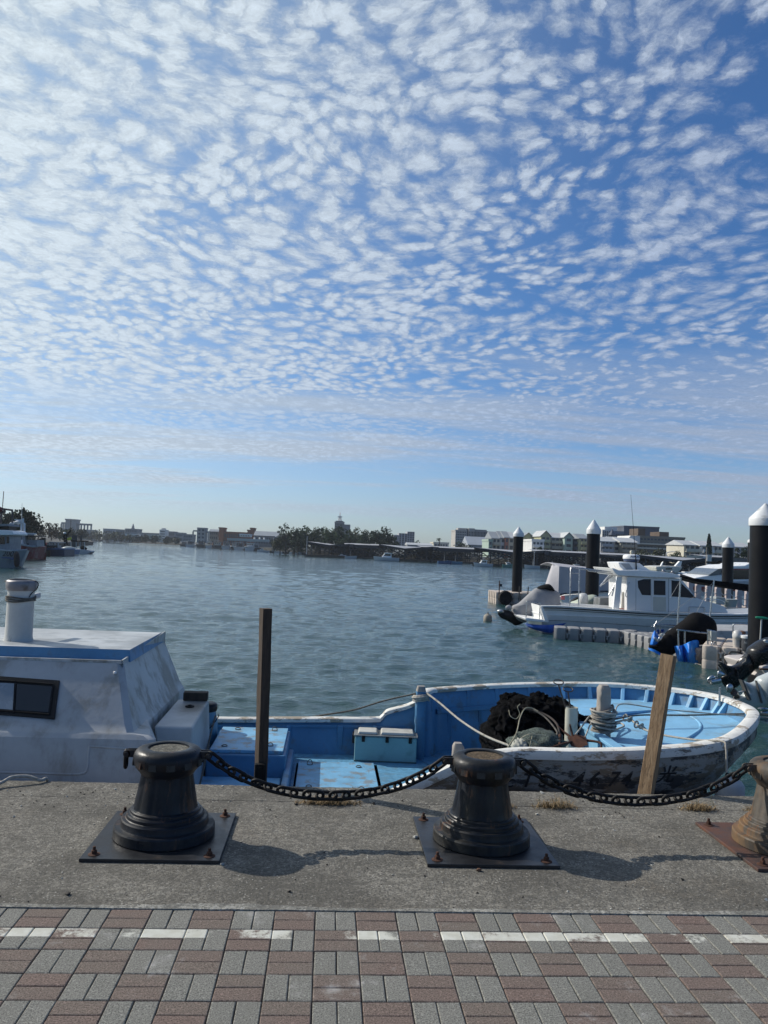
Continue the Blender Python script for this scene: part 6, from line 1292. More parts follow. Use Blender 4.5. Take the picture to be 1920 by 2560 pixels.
# ---------------------------------------------------------------- buildings
wall_m = lambda n, c: pm('wall '+n, c, .85, var=.10, vs=.15, dirt=tuple(q*.45 for q in c), ds=.4, dth=(.5, .8), damt=.5)
win_m = pm('dull window', (.05, .06, .075), .3, var=.4, vs=.2); roof_g = pm('grey sheet roof', (.24, .26, .28), .5, var=.12, vs=.3); roof_l = pm('pale sheet roof', (.46, .47, .47), .5, var=.1, vs=.3)
def building(lab, x0, x1, yt, Y, D, m, rows=0, cols=0, ybase=None, cat='building', name='building', roof=None, wfrac=(.55, .5), rooftop=(), balcony=False, x_in=0, group=None, frames=True, wm=None, zone=(0.06, .94)):
    a = ony(x0, (yt if not isinstance(yt, tuple) else yt[0]), Y); c = ony(x1, (yt if not isinstance(yt, tuple) else yt[1])+.0, Y)
    yr = .041*(x1-x0)  # the camera roll lowers the right end
    if not isinstance(yt, tuple): c = ony(x1, yt+yr, Y)
    z1 = (a.z+c.z)/2; zb = .3 if ybase is None else ony((x0+x1)/2, ybase, Y).z
    t = thing(name, lab, cat, ((a.x+c.x)/2, Y+D/2, zb), group); xa, xb = a.x, c.x
    b = MB(); b.bb(xa, xb, Y, Y+D, zb, z1); b.build('wall', m, t)
    pw = .35
    if roof is None or roof == 'flat':
        b = MB(); b.bb(xa-.15, xb+.15, Y-.15, Y+.2, z1-.05, z1+.55); b.bb(xa-.15, xb+.15, Y+D-.2, Y+D+.15, z1-.05, z1+.55); b.bb(xa-.15, xa+.2, Y+.2, Y+D-.2, z1-.05, z1+.55); b.bb(xb-.2, xb+.15, Y+.2, Y+D-.2, z1-.05, z1+.55); b.build('parapet', m, t)
    elif roof[0] == 'gable':
        h = roof[1]; b = MB(); e = .4; b.prism([(xa-e, z1), ((xa+xb)/2, z1+h), (xb+e, z1), (xb+e, z1-.15), ((xa+xb)/2, z1+h-.15), (xa-e, z1-.15)], Y-e, Y+D+e); b.build('roof', roof[2], t); b = MB(); b.prism([(xa, z1), ((xa+xb)/2, z1+h-.16), (xb, z1)], Y, Y+.2); b.build('gable', m, t)
    elif roof[0] == 'side':
        h = roof[1]; b = MB(); e = .4; ym = Y+D/2; b.add([(xa-e, Y-e, z1-.05), (xb+e, Y-e, z1-.05), (xb+e, ym, z1+h), (xa-e, ym, z1+h), (xa-e, Y+D+e, z1-.05), (xb+e, Y+D+e, z1-.05), (xa-e, Y-e, z1-.25), (xb+e, Y-e, z1-.25)], [(0, 1, 2, 3), (3, 2, 5, 4), (6, 7, 1, 0), (6, 0, 3, 4), (7, 5, 2, 1)]); b.build('roof', roof[2], t)
    for (u0, u1, h, mm) in rooftop:
        b = MB(); b.bb(xa+(xb-xa)*u0, xa+(xb-xa)*u1, Y+D*.2, Y+D*.7, z1, z1+h); b.build('rooftop_block', mm or m, t)
    W = xb-xa; Hh = z1-zb
    if rows and cols:
        proto = None; cw = W*(zone[1]-zone[0])/cols; rh = Hh/rows
        for i in range(rows):
            for j in range(cols):
                if rows*cols > 24 and random.Random(i*31+j+int(x0)).random() < .0: continue
                cx = xa+W*zone[0]+cw*(j+.5); cz = zb+rh*(i+.55)
                if proto is None:
                    w, h = cw*wfrac[0]/2, rh*wfrac[1]/2; b = MB(); b.box((0, -.04, 0), (w*2, .12, h*2)); LOCAL[0] = True; o = b.build('window', wm or win_m, None); LOCAL[0] = False; proto = o
                else: o = proto.copy(); COL.objects.link(o)
                o.parent = t; o.location = Vector((cx, Y-.0, cz))-Vector(t.location)
    if balcony:
        for i in range(1, rows):
            b = MB(); z = zb+Hh/rows*i; b.bb(xa+.2, xb-.2, Y-1.1, Y-.002, z-.12, z); b.bb(xa+.2, xb-.2, Y-1.1, Y-1.0, z, z+.7); b.build('balcony', m, t)
    return t, xa, xb, z1, zb
WH, CR, GY, BL, PK, GN = wall_m('white', (.62, .62, .60)), wall_m('cream', (.52, .49, .40)), wall_m('grey', (.22, .225, .23)), wall_m('slate', (.10, .115, .135)), wall_m('pink', (.42, .17, .13)), wall_m('pale green', (.33, .42, .36))
BR = wall_m('orange brown', (.26, .105, .055)); CG = wall_m('concrete', (.27, .28, .28)); LG = wall_m('light grey', (.34, .35, .37)); YG = wall_m('yellow green', (.38, .38, .24))
# far left: twin towered concrete shell
Y = 620; t, xa, xb, z1, zb = building('unfinished concrete building with two square towers and an open roof frame', 152, 229, 1323, Y, 16, CG, 2, 9, ybase=1350, name='tower_building')
for (p0, p1, yt) in ((164, 176, 1300), (179, 191, 1301)):
    A = ony(p0, yt, Y-1); B = ony(p1, yt+.5, Y-1); b = MB(); b.bb(A.x, B.x, Y-1, Y+8, zb, A.z); b.bb(A.x-.4, B.x+.4, Y-1.4, Y+8.4, A.z, A.z+1); b.build('tower', CG, t)
b = MB(); A = ony(153, 1305, Y); zt = A.z-1.2
b.bb(A.x, ony(164, 1305, Y).x, Y, Y+1, zt, zt+1.2); b.bb(ony(191, 1305, Y).x, xb, Y, Y+1, zt-.6, zt+.8)
b.build('roof_beam', CG, t)
for x in (153, 158, 163, 195, 203, 211, 219, 228): b = MB(); q = ony(x, 1310, Y); b.bb(q.x-.5, q.x+.5, Y, Y+1, z1, zt); b.build('column', CG, t)
# low houses of the far left shore
for i, (x0, x1, yt, Y, m, l, rf) in enumerate(((258, 288, 1323, 600, LG, 'low pale house left of the block with the statue', 'flat'), (290, 312, 1325, 590, CG, 'low concrete house beside the block with the statue', 'flat'), (346, 398, 1333, 560, GY, 'long low grey roofed house left of the white tower house', 'flat'), (313, 342, 1336, 540, WH, 'small white house below the block with the statue', 'flat'), (368, 396, 1338, 520, CR, 'cream shed beside the white tower house', 'flat'), (418, 436, 1330, 560, GY, 'narrow grey house right of the white tower house', 'flat'), (440, 458, 1333, 540, CG, 'grey house with flat roof further right of the white tower', 'flat'), (458, 482, 1337, 520, GY, 'dark low house left of the open frame building', 'flat'))):
    building(l, x0, x1, yt, Y, 12, m, 2, 5, ybase=1354, group='low houses on the far left shore')
t, xa, xb, z1, zb = building('grey block with a small statue on the roof', 313, 344, 1323, 580, 14, GY, 3, 6, ybase=1350)
b = MB(); q = ony(328, 1323, 580); b.bb(q.x-1, q.x+1, 584, 586, z1, z1+1.2); b.lathe([(.8, z1+1.2), (1.0, z1+2), (.6, z1+3), (.3, z1+3.3), (.45, z1+3.8), (0, z1+4.3)], (q.x, 585, 0), 10); b.build('statue', CG, t)
t, xa, xb, z1, zb = building('white four storey tower house with dark balcony bands', 399, 415, 1326, 540, 9, WH, 5, 1, ybase=1356, wfrac=(.85, .35), rooftop=((.2, .7, 1.6, None),))
t, xa, xb, z1, zb = building('open grey concrete frame building with a central block', 493, 514, 1321, 470, 9, CG, 4, 2, ybase=1358)
for (p0, p1, yt) in ((482, 493, 1325), (514, 521, 1328)):
    A = ony(p0, yt, 470); B = ony(p1, yt, 470); b = MB(); b.bb(A.x, B.x, 471, 478, A.z-.8, A.z); b.build('side_beam', CG, t); b = MB(); q = A if p0 < 490 else B; b.bb(q.x-.35, q.x+.35, 471, 472, zb, A.z-.8); b.build('side_column', CG, t)
building('greenish grey house left of the orange brown building', 524, 546, 1328, 430, 10, wall_m('greenish grey', (.20, .22, .19)), 3, 4, ybase=1362, roof=('side', 1.2, roof_g))
t, xa, xb, z1, zb = building('long orange brown building with a square tower at each end', 556, 632, 1331, 420, 16, BR, 2, 12, ybase=1364)
for (p0, p1, yt) in ((548, 560, 1321), (626, 635, 1322), (619, 627, 1327)):
    A = ony(p0, yt, 419); B = ony(p1, yt+.4, 419); b = MB(); b.bb(A.x, B.x, 418.6, 430, zb, A.z); b.bb(A.x-.3, B.x+.3, 418.3, 430.3, A.z, A.z+.6); b.build('tower', BR, t)
building('dark grey hall with long pitched roof right of the orange brown building', 636, 694, 1338, 390, 16, GY, 1, 8, ybase=1368, roof=('side', 2.2, roof_g))
building('low dark hall behind the small moored boats', 690, 722, 1342, 380, 12, GY, 1, 4, ybase=1368, roof=('side', 1.2, roof_g))
building('white fascia shop pavilion in front of the orange brown building', 599, 626, 1337, 375, 8, WH, 1, 4, ybase=1342, name='pavilion')
building('long white awning hall behind the row of moored boats', 568, 670, 1348, 345, 8, wall_m('awning white', (.50, .49, .45)), 0, 0, ybase=1353, name='awning_hall')
for i, (x, w, yt, l) in enumerate(((636, 4, 1343, 'left white rooftop water tank'), (649, 4, 1343.5, 'middle white rooftop water tank'), (660, 4, 1344, 'right white rooftop water tank'), (685, 5, 1344, 'left dark rooftop tank'), (699, 5, 1345, 'right dark rooftop tank'))):
    b = MB(); q = ony(x, yt, 350); r = w*350/4000; zq = ony(x, 1348.5, 350).z; b.lathe([(r, zq-1.0), (r, q.z-.2), (r*.7, q.z), (0, q.z)], (q.x, 351, 0), 12); tag(b.build('water_tank', WH if i < 3 else BL, None, smooth=50), l, 'tank', 'tanks on the hall roof')
# tower block with mast, behind the wood
t, xa, xb, z1, zb = building('grey tower block with a red and white aerial mast, behind the wood', 837, 861, 1306, 520, 12, GY, 6, 6, ybase=1376, rooftop=((.1, .9, 1.2, BL),)); 
A = ony(861, 1311, 521); B = ony(876, 1312, 521); b = MB(); b.bb(A.x, B.x, 521, 532, zb, A.z); b.build('lower_wing', GY, t)
b = MB()
q0 = ony(850, 1305, 526); q1 = ony(850, 1289, 526); red, whi = pm('mast red', (.45, .08, .05), .6), pm('mast white', (.55, .55, .55), .6)
for k in range(8):
    u0, u1 = k/8, (k+1)/8; p0, p1 = q0.lerp(q1, u0), q0.lerp(q1, u1); w0, w1 = 1.1*(1-u0*.7), 1.1*(1-u1*.7)
    for sx, sy in ((-1, -1), (1, -1), (1, 1), (-1, 1)): b.bar(p0+Vector((sx*w0, sy*w0, 0)), p1+Vector((sx*w1, sy*w1, 0)), .28, mi=k % 2)
    b.bar(p0+Vector((-w0, -w0, 0)), p1+Vector((w1, -w1, 0)), .22, mi=k % 2)
b.box(q0.lerp(q1, .8), (3, 3, .5), mi=1); b.cyl(q1, q1+Vector((0, 0, 2.0)), .15, n=6); b.build('mast', [red, whi], t)
t, xa, xb, z1, zb = building('grey stepped apartment towers right of the wood', 985, 1000, 1339, 560, 14, LG, 8, 3, ybase=1374)
for (p0, p1, yt) in ((997, 1018, 1333), (1018, 1036, 1329)):
    A = ony(p0, yt, 561); B = ony(p1, yt+.5, 561); b = MB(); b.bb(A.x, B.x, 559, 574, zb, A.z); w = b.build('wall', LG, t)
    for i in range(8):
        for j in range(3): b = MB(); cx = A.x+(B.x-A.x)*(j+.5)/3; cz = zb+(A.z-zb)*(i+.5)/8; b.box((cx, 558.97, cz), (1.3, .12, 1.3)); b.build('window', win_m, t)
# pale hotel with darker service core
t, xa, xb, z1, zb = building('pale seven storey hotel with regular windows and a dark recess', 1139, 1167, 1327, 400, 14, wall_m('hotel', (.40, .385, .36)), 7, 6, ybase=1372, wfrac=(.6, .55), rooftop=((.3, 1.1, 1.6, None),))
for (p0, p1, yt, m) in ((1166, 1172, 1321, BL), (1172, 1187, 1320.5, wall_m('hotel', (.40, .385, .36))), (1187, 1217, 1323.5, wall_m('hotel dark wing', (.26, .255, .25))), (1216, 1228, 1328, BL)):
    A = ony(p0, yt, 400); B = ony(p1, yt+.4, 400); dy = {1166: .6, 1172: -.4, 1187: 0, 1216: 1.2}[p0]; b = MB(); b.bb(A.x, B.x, 400+dy, 414, zb, A.z); b.build('wing', m, t)
    if p0 in (1172, 1187):
        n = 4 if p0 == 1172 else 8
        for i in range(7):
            for j in range(n): b = MB(); cx = A.x+(B.x-A.x)*(j+.5)/n; cz = zb+(z1-zb)*(i+.55)/7; b.box((cx, 400+dy-.03, cz), (.72*(B.x-A.x)/n*.8, .12, 1.1)); b.build('window', win_m, t)
building('low cream house with flat roof left of the dark bushy tree', 1084, 1122, 1358, 320, 10, CR, 1, 5, ybase=1368); building('low pale roofed shed left of the lone palm', 1020, 1080, 1361, 310, 10, LG, 0, 0, ybase=1369, roof=('side', .8, roof_l)); building('large pale blue grey sheet roof in front of the hotel', 1172, 1222, 1361, 285, 14, LG, 0, 0, ybase=1372, roof=('side', 3.0, pm('blue grey sheet roof', (.30, .33, .37), .5, var=.08, vs=.3)))
# row houses on the right; painted ones first
G5 = 'row houses behind the boat sheds'
hs = [(1222, 1231, 1352, 250, GN, 3, 1, 'narrow pale green end house of the coloured row', 'flat'), (1231, 1252, 1345, 252, CR, 3, 2, 'cream row house with grey pitched roof, second of the coloured row', ('side', 2.2, roof_g)), (1252, 1263, 1344, 252, WH, 3, 1, 'white row house with pink shopfront in the coloured row', ('side', 2.2, roof_g)), (1263, 1272, 1343, 251, PK, 3, 1, 'pink walled row house in the coloured row', ('side', 2.0, roof_g)), (1272, 1286, 1344, 251, CR, 3, 1, 'cream row house left of the first pile', ('side', 2.0, roof_l)), (1308, 1334, 1343, 250, YG, 3, 2, 'yellow green house right behind the first pile', ('gable', 1.6, roof_g)),
      (1330, 1360, 1352, 232, WH, 3, 3, 'bright white low house with balconies between the piles', 'flat'), (1353, 1376, 1340, 240, YG, 4, 2, 'tall pale yellow house with blank side wall', ('gable', 1.8, roof_l)), (1376, 1412, 1343, 241, wall_m('mixed cream', (.33, .31, .25)), 4, 3, 'cream house with pinkish balconies and pale roof', ('side', 1.6, roof_l)), (1412, 1432, 1343, 238, GN, 4, 1, 'pale green gabled house in the middle of the row', ('gable', 1.6, roof_l)), (1432, 1450, 1346, 239, BL, 4, 2, 'dark fronted narrow house in the middle of the row', ('side', 1.4, roof_l)), (1450, 1470, 1345, 236, YG, 4, 2, 'pale yellow house just left of the second pile', ('side', 1.4, roof_g)),
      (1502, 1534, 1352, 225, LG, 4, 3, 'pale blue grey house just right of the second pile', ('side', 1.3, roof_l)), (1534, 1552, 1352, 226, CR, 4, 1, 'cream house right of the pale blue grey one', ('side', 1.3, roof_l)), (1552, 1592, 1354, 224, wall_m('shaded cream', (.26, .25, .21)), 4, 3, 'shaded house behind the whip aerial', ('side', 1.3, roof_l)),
      (1710, 1752, 1361, 205, CR, 3, 3, 'cream house with dark garage openings left of the conical pine', ('side', 1.2, roof_l)), (1752, 1784, 1363, 204, WH, 3, 2, 'white house behind the conical pine', ('side', 1.2, roof_l)), (1784, 1806, 1364, 204, CR, 3, 2, 'cream house left of the third pile', ('side', 1.2, roof_l)), (1834, 1880, 1366, 203, LG, 3, 3, 'pale house behind the trees left of the biggest pile', ('side', 1.2, roof_l))]
for (x0, x1, yt, Y, m, r, c, l, rf) in hs: building(l, x0, x1, yt, Y, 11, m, r, c, ybase=hor(x0)+8, roof=rf, group=G5, name='row_house', cat='house', wfrac=(.6, .5), balcony=(c >= 2))
# dark glass block and the old beige building
Y = 330; t, xa, xb, z1, zb = building('dark slate coloured modern block with white stair end', 1560, 1648, (1316, 1322), Y, 22, wall_m('slate blue', (.085, .10, .13)), 3, 0, ybase=1372)
for (p0, p1, yt, m) in ((1505, 1560, 1326, wall_m('grey blue', (.20, .22, .25))), (1505, 1521, 1324, WH), (1517, 1548, 1316, WH)):
    A = ony(p0, yt, Y-1); B = ony(p1, yt+.8, Y-1); dy = {1505: -.5 if yt == 1324 else 0, 1517: 2.5}[p0]; b = MB(); b.bb(A.x, B.x, Y-1+dy, Y+18, zb, A.z); b.build('wing', m, t)
for i in range(4):
    for j in range(9): b = MB(); A = ony(1523, 1330, Y-1); B = ony(1560, 1330, Y-1); cz = A.z-1.2-3.0*i; cx = A.x+(B.x-A.x)*(j+.5)/9; b.box((cx, Y-1.03, cz), (.5, .12, 1.2)); b.build('window', win_m, t)
for j in range(3):
    for i in range(3): b = MB(); A = ony(1508+5*j, 1330+6*i, Y-1.5); b.box((A.x, Y-1.53, A.z), (.5, .1, .45*2)); b.build('window', win_m, t)
b = MB(); A = ony(1533, 1322, Y-4); zq = ony(1533, 1338, Y-4).z; b.lathe([(1.7, zq), (1.9, zq+.1), (.4, A.z-.6), (0, A.z)], (A.x, Y-3, 0), 6); b.build('pointed_turret', wall_m('slate blue', (.085, .10, .13)), t)
t, xa, xb, z1, zb = building('long old beige building with dark upper floor and rooftop garden', 1592, 1712, (1344, 1346), 262, 16, wall_m('old beige', (.20, .185, .15)), 4, 12, ybase=1385, rooftop=((.1, .25, 3, wall_m('rust block', (.10, .07, .05))), (.55, .75, 2.2, wall_m('rust block', (.10, .07, .05)))), wfrac=(.65, .4))
A = ony(1562, 1338, 258); B = ony(1600, 1340, 258); zq = ony(1580, 1360, 258).z
b = MB(); b.add([(A.x, 258, zq), (B.x, 258, zq), (B.x, 258, B.z), (A.x+2, 258, B.z), (A.x, 270, zq), (B.x, 270, zq), (B.x, 270, B.z), (A.x+2, 270, B.z)], [(0, 1, 2, 3), (4, 7, 6, 5), (0, 3, 7, 4), (3, 2, 6, 7), (1, 5, 6, 2)]); b.build('sloped_white_wing', WH, t)
for yy in (1359, 1370): b = MB(); A = ony(1592, yy, 261); B = ony(1712, yy+4, 261); b.bb(A.x, B.x, 260.4, 262, (A.z+B.z)/2-.25, (A.z+B.z)/2+.25); b.build('floor_band', CR, t)
# ---------------------------------------------------------------- boat sheds: butterfly roofs on braced posts
dark_steel = pm('dark painted steel', (.018, .022, .026), .6, var=.3, vs=.5); fascia = pm('dark roof fascia', (.016, .018, .024), .6, var=.3, vs=.5)
roof_top = pm('shed roof sheet', (.36, .36, .37), .55, var=.10, vs=.4, dirt=(.22, .22, .22), ds=.5)
deckm = pm('pier edge', (.075, .06, .045), .9, var=.4, vs=.8)
GS = 'long open boat sheds on floating piers'
def shed(xl, yl, xv, yv, xr, yr, Y, xe, Ye, lab, seed, platform_px=None):
    L, Vv, Rr = ony(xl, yl, Y), ony(xv, yv, Y), ony(xr, yr, Y); e = ony(xe, 1380, Ye); d = Vector((e.x-Rr.x, Ye-Y, 0)); ln = d.length; dn = d.normalized()
    t = thing('boat_shed', lab, 'boat shed', (Vv.x, Y, WATER+.4), GS)
    th = Vector((0, 0, .12)); a = [L, Vv, Rr]; rows = [[p+dn*s for p in a] for s in (0, ln)]
    b = MB(); vs = rows[0]+rows[1]; vs2 = [v-Vector((0, 0, .25)) for v in vs]; b.add(vs+vs2, [(0, 3, 4, 1), (1, 4, 5, 2), (6, 7, 10, 9), (7, 8, 11, 10)], 0); b.build('roof', roof_top, t)
    b = MB()
    for p, q in ((L, Vv), (Vv, Rr)):
        o = Vector((0, -.12, 0)); h = .75; b.add([p+o, q+o, q+o-Vector((0, 0, h*.8)), p+o-Vector((0, 0, h*.55)), p+Vector((0, .1, 0)), q+Vector((0, .1, 0)), q+Vector((0, .1, -h*.8)), p+Vector((0, .1, -h*.55))], [(3, 2, 1, 0), (4, 5, 6, 7), (0, 1, 5, 4), (3, 7, 6, 2), (0, 4, 7, 3), (1, 2, 6, 5)])
    b.build('gable_beam', fascia, t)
    sd = Vector((dn.y, -dn.x, 0))
    for P, nm in ((Rr, 1), (L, -1)):
        A, B = P+sd*.05*nm, P+dn*ln+sd*.05*nm; b = MB(); b.add([A, B, B-Vector((0, 0, 1.0)), A-Vector((0, 0, 1.0)), A-sd*.15*nm, B-sd*.15*nm, B-sd*.15*nm-Vector((0, 0, 1.0)), A-sd*.15*nm-Vector((0, 0, 1.0))], [(0, 1, 2, 3), (7, 6, 5, 4), (0, 4, 5, 1), (3, 2, 6, 7)]); b.build('eave_beam', fascia, t)
    n = 13
    for i in range(n):
        s = ln*i/(n-1)
        for P, inn in ((L, .18), (Vv, 0), (Rr, -.18)):
            p = P+dn*s; p = p+(Rr-L).normalized()*((Rr-L).length*inn*.6); p.z = WATER+.3; top = Vv.z+abs(inn)*.5*(P.z-Vv.z)*4*.4
            b = MB(); b.bar(p, (p.x, p.y, top), .26, .26); b.build('shed_post', dark_steel, t)
        for P, sg in ((L, 1), (Rr, -1)):
            q = Vv+dn*s; b = MB(); b.bar((q.x, q.y, WATER+1.4), P+dn*s+(Vv-P)*.25-Vector((0, 0, .4)), .2, .2)
            p2 = P+dn*s; b.bar((p2.x+sg*1.2, p2.y, WATER+.6), (q.x, q.y, Vv.z-.3), .16, .16); b.build('brace', dark_steel, t)
    for s in np.linspace(0, ln, n)[:-1]:
        for P in (L, Vv, Rr):
            A = P+dn*s; B = P+dn*(s+ln/(n-1)); b = MB(); b.bar((A.x, A.y, WATER+1.2), (B.x, B.y, Vv.z-.5), .15, .15); b.bar((B.x, B.y, WATER+1.2), (A.x, A.y, Vv.z-.5), .15, .15); b.bar((A.x, A.y, Vv.z-1.1), (B.x, B.y, Vv.z-1.1), .18, .18); b.build('cross_brace', dark_steel, t)
    # its floating pier
    b = MB(); A = L+(Rr-L)*.02; B = L+(Rr-L)*.98; c = [A-dn*2, B-dn*2, B+dn*ln, A+dn*ln]
    for k in (0., .46, .94):
        p = A.lerp(B, k); q = A.lerp(B, k+.07); b.add([(v.x, v.y, z) for z in (WATER+.0, WATER+.5) for v in (p-dn*2, q-dn*2, q+dn*ln, p+dn*ln)], [(3, 2, 1, 0), (4, 5, 6, 7), (0, 1, 5, 4), (1, 2, 6, 5), (2, 3, 7, 6), (3, 0, 4, 7)])
    p, q = A-dn*1, B-dn*1; b.add([(v.x, v.y, z) for z in (WATER-.02, WATER+.62) for v in (p-dn*2, q-dn*2, q, p)], [(3, 2, 1, 0), (4, 5, 6, 7), (0, 1, 5, 4), (1, 2, 6, 5), (2, 3, 7, 6), (3, 0, 4, 7)])
    tag(b.build('floating_pier', deckm, None), 'dark floating pier carrying the '+lab.split(' shed')[0].replace('nearest ', 'nearest ')+' shed', 'pier', 'floating piers under the sheds')
    return t
shed(768, 1353.5, 824, 1362.5, 874, 1359.5, 238, 952, 330, 'farthest left boat shed with pale roof, in front of the wood', 1)
shed(948, 1360.5, 1012, 1371, 1082, 1366.5, 215, 1192, 330, 'second boat shed with pale gull wing gable below the grey apartment towers', 2)
shed(1186, 1368.5, 1285, 1380.5, 1362, 1376, 190, 1478, 300, 'third boat shed with its gable just left of the first pile', 3)
shed(1590, 1386, 1706, 1400.5, 1812, 1392.5, 128, 1960, 200, 'nearest boat shed with long low gable behind the radar dome', 4)
shed(1480, 1383, 1540, 1390, 1600, 1388, 178, 1720, 290, 'boat shed half hidden behind the second pile', 5)
def long_shed(x0, y0, x1, y1, Y, D, lab):
    A, B = ony(x0, y0, Y), ony(x1, y1, Y); z = (A.z+B.z)/2; L = B.x-A.x; t = thing('boat_shed', lab, 'boat shed', ((A.x+B.x)/2, Y, WATER+.4), GS)
    b = MB(); b.add([(A.x, Y, A.z), (B.x, Y, B.z), (B.x, Y+D, B.z+.5), (A.x, Y+D, A.z+.5)], [(0, 1, 2, 3)]); b.build('roof', roof_top, t, recalc=False)
    b = MB(); b.add([(A.x, Y-.1, A.z+.05), (B.x, Y-.1, B.z+.05), (B.x, Y-.1, B.z-.95), (A.x, Y-.1, A.z-.95), (A.x, Y+.1, A.z+.05), (B.x, Y+.1, B.z+.05), (B.x, Y+.1, B.z-.95), (A.x, Y+.1, A.z-.95)], [(0, 1, 2, 3), (7, 6, 5, 4), (0, 4, 5, 1), (3, 2, 6, 7), (0, 3, 7, 4), (1, 5, 6, 2)]); b.build('eave_beam', fascia, t)
    n = max(3, int(L/3.2))
    for r in range(3):
        y = Y+.3+r*D/3
        for i in range(n+1):
            x = A.x+L*i/n; zt = A.z+(B.z-A.z)*i/n-.3; b = MB(); b.bar((x, y, WATER+.2), (x, y, zt), .24, .24); b.build('shed_post', dark_steel, t)
            if i < n:
                x2 = A.x+L*(i+1)/n; b = MB(); b.bar((x, y, WATER+1.3), (x2, y, zt-.2), .15, .15); b.bar((x2, y, WATER+1.3), (x, y, zt-.2), .15, .15); b.bar((x, y, WATER+1.3), (x2, y, WATER+1.3), .15, .15); b.build('cross_brace', dark_steel, t)
    b = MB(); b.bb(A.x, B.x, Y-1.2, Y+D, WATER-.1, WATER+.45); tag(b.build('floating_pier', deckm, None), 'dark floating pier carrying the '+lab.split(' long')[0]+' long shed', 'pier', 'floating piers under the sheds')
long_shed(862, 1361, 962, 1364.5, 246, 10, 'leftmost long dark roofed shed running between the first two gables')
long_shed(1052, 1367.5, 1206, 1374.5, 222, 10, 'middle long dark roofed shed running between the second and third gables')
long_shed(1342, 1378, 1478, 1384.5, 196, 10, 'right long dark roofed shed running behind the two nearest piles')
long_shed(1478, 1384.5, 1640, 1392, 182, 10, 'hindmost long dark roofed shed running behind the radar dome')
long_shed(1780, 1393, 1925, 1400, 150, 10, 'rightmost long dark roofed shed running behind the third and fourth piles')
# ---------------------------------------------------------------- boats
def small_boat(lab, px0, px1, pyw, Y, hullc, kind=0, m2=None, flip=False, group=None, hpx=None, name='moored_boat'):
    """side-on small craft between two pixels on the water at depth Y"""
    A, B = ony(px0, pyw, Y), ony(px1, pyw, Y); A.z = B.z = WATER; L = (B-A).length; s = -1 if flip else 1; t = thing(name, lab, 'boat', ((A.x+B.x)/2, Y, WATER), group)
    cx = (A.x+B.x)/2; h = hpx*Y/2000 if hpx else max(.7, L*.14); W = L*.32; n = 14; rows = []
    for f, z in ((1, h), (.98, h*.9), (.9, .3*h), (.7, -.1), (.2, -.35)):
        row = []
        for sg in (-1, 1):
            for i in (range(n) if sg == -1 else range(n-1, -1, -1)):
                u = i/(n-1); hw = W/2*(1 if u < .5 else max(.02, 1-((u-.5)/.5)**2)); x = -L/2+L*u*(1 if f > .95 else (.99 if f > .8 else .93)); row.append((cx+s*x, Y+W/2+sg*hw*f, WATER+z+(h*.28*max(0, u-.4)/.6 if f > .95 else 0)))
        rows.append(row)
    m2 = m2 or white_gel
    b = MB(); b.grid(rows, closed=True); b.build('hull', hullc, t, smooth=45)
    b = MB(); b.v = [(x, y, z-.12) for x, y, z in rows[0]]; b.f = [tuple(range(2*n))]; b.m = [0]; b.build('deck', m2, t, recalc=False)
    P = lambda u, z: (cx+s*(-L/2+L*u), WATER+z)
    if kind in (0, 1):
        z0 = h*.8; hh = L*(.16 if kind == 0 else .2); poly = [P(.30, z0), P(.31, z0+hh), P(.56, z0+hh), P(.66, z0+hh*.35), P(.70, z0)]; b = MB(); b.prism(poly, Y+W*.2, Y+W*.8); c = b.build('cabin', m2, t); b = MB(); b.prism([P(.34, z0+hh*.45), P(.34, z0+hh*.85), P(.55, z0+hh*.85), P(.60, z0+hh*.45)], Y+W*.19, Y+W*.2+.01); b.build('window', glass(), c)
        b = MB(); b.prism([P(.25, z0+hh), P(.25, z0+hh+.08), P(.60, z0+hh+.08), P(.60, z0+hh)], Y+W*.1, Y+W*.9); b.build('cabin_roof', m2, c)
    if kind == 2:
        for u in (.25, .7):
            for y in (.15, .85): b = MB(); b.bar((P(u, 0)[0], Y+W*y, WATER+h*.7), (P(u, 0)[0], Y+W*y, WATER+h+L*.2), .06); b.build('canopy_post', steel, t)
        b = MB(); b.prism([P(.2, h+L*.2), P(.2, h+L*.2+.12), P(.75, h+L*.2+.12), P(.75, h+L*.2)], Y+W*.05, Y+W*.95); b.build('canopy', m2, t)
    if kind != 3:
        b = MB(); q = P(0, h*.7); b.box((q[0]-s*.12, Y+W/2, q[1]+.1), (.35, .4, 1.0), taper=.8); b.build('outboard_engine', black_pl, t, bevel=.05)
    b = MB(); q = P(.45, h+L*.18); b.cyl((q[0], Y+W/2, WATER+h), (q[0], Y+W/2, WATER+h+L*.42), .035, .02, 6); b.build('aerial', alu, t)
    return t
hb, hw_, hr, hk, hg = pm('boat blue', (.02, .09, .22), .5, var=.2), pm('boat white', (.48, .49, .50), .4, var=.1), pm('boat red', (.22, .035, .03), .5, var=.2, dirt=(.25, .2, .2), ds=.8), pm('boat dark', (.03, .032, .036), .5, var=.3), pm('boat green', (.10, .24, .20), .5)
GB = 'small boats moored at the sheds'
